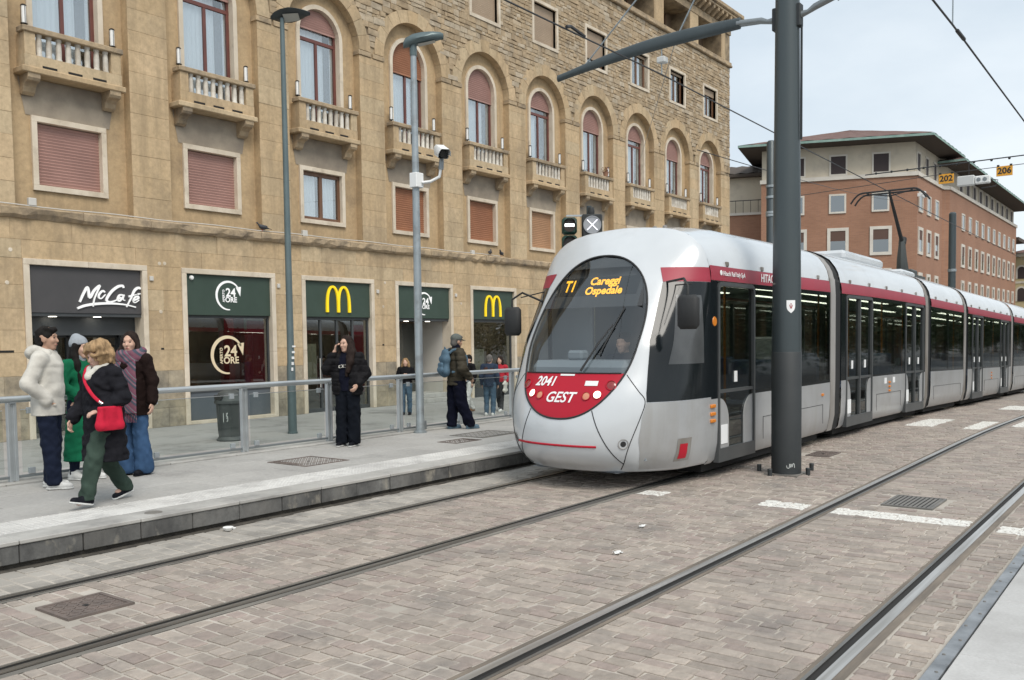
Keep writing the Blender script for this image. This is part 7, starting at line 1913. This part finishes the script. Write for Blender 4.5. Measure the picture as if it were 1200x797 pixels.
v = Vol(.01); v.cap(p.hp(.08, 0, .045), p.hp(.14, 0, .035), .075, .05, p.HM @ V(0, 0, 1), .14); p.wear('cap_peak', 'cap_grey', v)
bpk = E('backpack', p.w((-.235, .0, 1.02)), 'blue grey backpack worn by the man in the olive jacket', 'backpack', p.rz); bpk.scale = (p.k,) * 3
v = Vol(.04); v.cap((0, 0, .05), (.02, 0, .33), .125, .11, (1, 0, 0), .62); v.cap((-.01, -.07, .03), (-.01, .07, .03), .075, .075); v.cap((.0, -.08, .25), (.0, .08, .25), .07, .07); v.wr = folds(.005, 7, 20, 20); O('pack', v.mesh('pack', MATS['pack_blue'], .011), bpk)
v = Vol(.03); v.cap((-.085, -.05, .06), (-.085, .05, .06), .06, .06, (1, 0, 0), .6); v.cap((-.08, -.05, .15), (-.08, .05, .15), .045, .045, (1, 0, 0), .6); O('front_pocket', v.mesh('front_pocket', MATS['pack_blue'], .011), bpk)
for q in (1, -1): MB().tube(catmull([(.05, q * .09, .36), (.13, q * .12, .42), (.25, q * .13, .40), (.375, q * .125, .30), (.38, q * .13, .15), (.25, q * .19, .04), (.08, q * .12, .02)], 5), .022, 6, True, 0, None, .5).obj('shoulder_strap', MATS['pack_blue'], bpk, None, 60)
MB().tube([(.02, -.03, .43), (.0, 0, .47), (.02, .03, .43)], .009, 6).obj('grab_loop', MATS['pack_blue'], bpk, None, 60)

# ---- people on the pavement behind
def walker(label, loc, heading, h, top, topm, legs, shoe, hairm_, long=False, hem=.84, stride=.0, wide=1., sole='sole_white', elbow=None, **k):
    st = dict(hpL=(.01, .09, .90), knL=(.06 + stride * .4, .095, .50), anL=(stride, .095, .09), hpR=(-.01, -.09, .90), knR=(.02 - stride * .15, -.095, .49), anR=(-stride, -.095, .10)) if stride else {}
    st.update(k)
    p = Person(label, loc, heading, h, vox=.017, hands=True, **st)
    p.trousers(legs, .105 * wide, .08 * wide, .065 * wide, .06, seed=int(h * 991) % 97); p.shoes(shoe, sole)
    p.coat(topm, hem, .178, .17, .18, (.08, .07, .055), .82, .008, 0, .1, int(h * 577) % 89, top)
    (p.long_hair if long else p.short_hair)(hairm_)
    return p
SWZ = SW + .001
p = walker('fair haired woman in black jacket and jeans behind the pale lamp post', (19.25, 18.45, SWZ), 215, 1.66, 'jacket', 'jacket_black', 'jeans_mid', 'shoe_dark', 'hair_gold', True, .95, sole='shoe_dark', elL=(.02, .26, 1.12), wrL=(.2, .1, 1.2), elR=(.02, -.26, 1.12), wrR=(.2, -.08, 1.18))
p = walker('man in black jacket and white trousers walking behind the fence', (20.9, 17.4, SWZ), 165, 1.72, 'jacket', 'jacket_black', 'shoe_white', 'shoe_brown', 'hair_black', False, .86, .17, wide=1.05, sole='shoe_brown')
v = Vol(.02); v.cap(p.J['neck'] + V(.06, 0, -.05), p.J['pelvis'] + V(.075, 0, .02), .075, .085, (1, 0, 0), .95); p.wear('shirt', 'shirt_white', v)
p = walker('grey haired man in brown vest and blue jeans seen from behind', (20.25, 16.1, SWZ), 20, 1.74, 'jacket', 'jacket_navy', 'jeans_mid', 'shoe_white', 'hair_grey', False, .82, anR=(-.03, -.1, .085))
v = Vol(.03); v.chain([p.J['neck'] - V(0, 0, .03), p.J['chest'], p.J['waist'] + V(0, 0, .06)], [.08, .19, .18], (1, 0, 0), .80); v.plane((0, 0, 1.16), (0, 0, -1)); p.wear('vest', 'vest_brown', v)
p = walker('dark haired woman in red top and grey leggings beside the man in the brown vest', (21.6, 16.75, SWZ), 190, 1.66, 'top', 'coat_red', 'legging', 'shoe_white', 'hair_dark', True, .92, .14)
sb = E('shopping_bag', p.w((.16, .24, .62)), 'white shopping bag carried by the woman in the red top', 'bag', p.rz)
v = Vol(.02); v.cap((-.1, 0, .05), (.1, 0, .05), .05, .05, (0, 1, 0), .7); v.cap((-.12, 0, .24), (.12, 0, .24), .04, .04, (0, 1, 0), .6); v.cap((0, 0, .05), (0, 0, .24), .09, .1, (0, 1, 0), .4); v.wr = folds(.01, 2, 30, 30); O('sack', v.mesh('sack', MATS['shirt_white'], .014), sb); MB().tube([(-.06, 0, .26), (-.05, 0, .36), (.05, 0, .36), (.06, 0, .26)], .006, 5).obj('handle', MATS['shirt_white'], sb)
p = walker('person in pale pink clothes inside the glazed doors of the shop', (20.6, 23.6, SW + .02), 250, 1.68, 'top', 'pink', 'pink', 'shoe_white', 'hair_dark', False, .9)
# ---- driver
p = Person('driver in dark clothes sitting in the tram cab behind the windscreen', (TX + 1.22, TY - .26, .47), 180, 1.74, 'skin_light', vox=.016, pelvis=(0, 0, .56), waist=(.0, 0, .70), chest=(.02, 0, .90), neck=(.02, 0, 1.06), head=(.05, 0, 1.205), shL=(.02, .18, 1.0), shR=(.02, -.18, 1.0),
           elL=(.16, .24, .80), wrL=(.38, .18, .80), elR=(.16, -.24, .80), wrR=(.38, -.18, .80), hpL=(.02, .09, .54), hpR=(.02, -.09, .54), knL=(.40, .10, .50), knR=(.40, -.10, .50), anL=(.42, .10, .09), anR=(.42, -.10, .09))
p.trousers('trouser_navy', .1, .08, .07, .06, top=.66); p.shoes('shoe_dark', 'shoe_dark')
p.coat('hoodie_navy', .50, .17, .16, .16, (.075, .065, .05), .8, .006, 0, .1, 5, 'jacket'); p.short_hair('hair_dark')
print('OBJECTS', len(bpy.data.objects), 'TRIS', sum(sum(len(p.vertices) - 2 for p in o.data.polygons) for o in bpy.data.objects if o.type == 'MESH'))
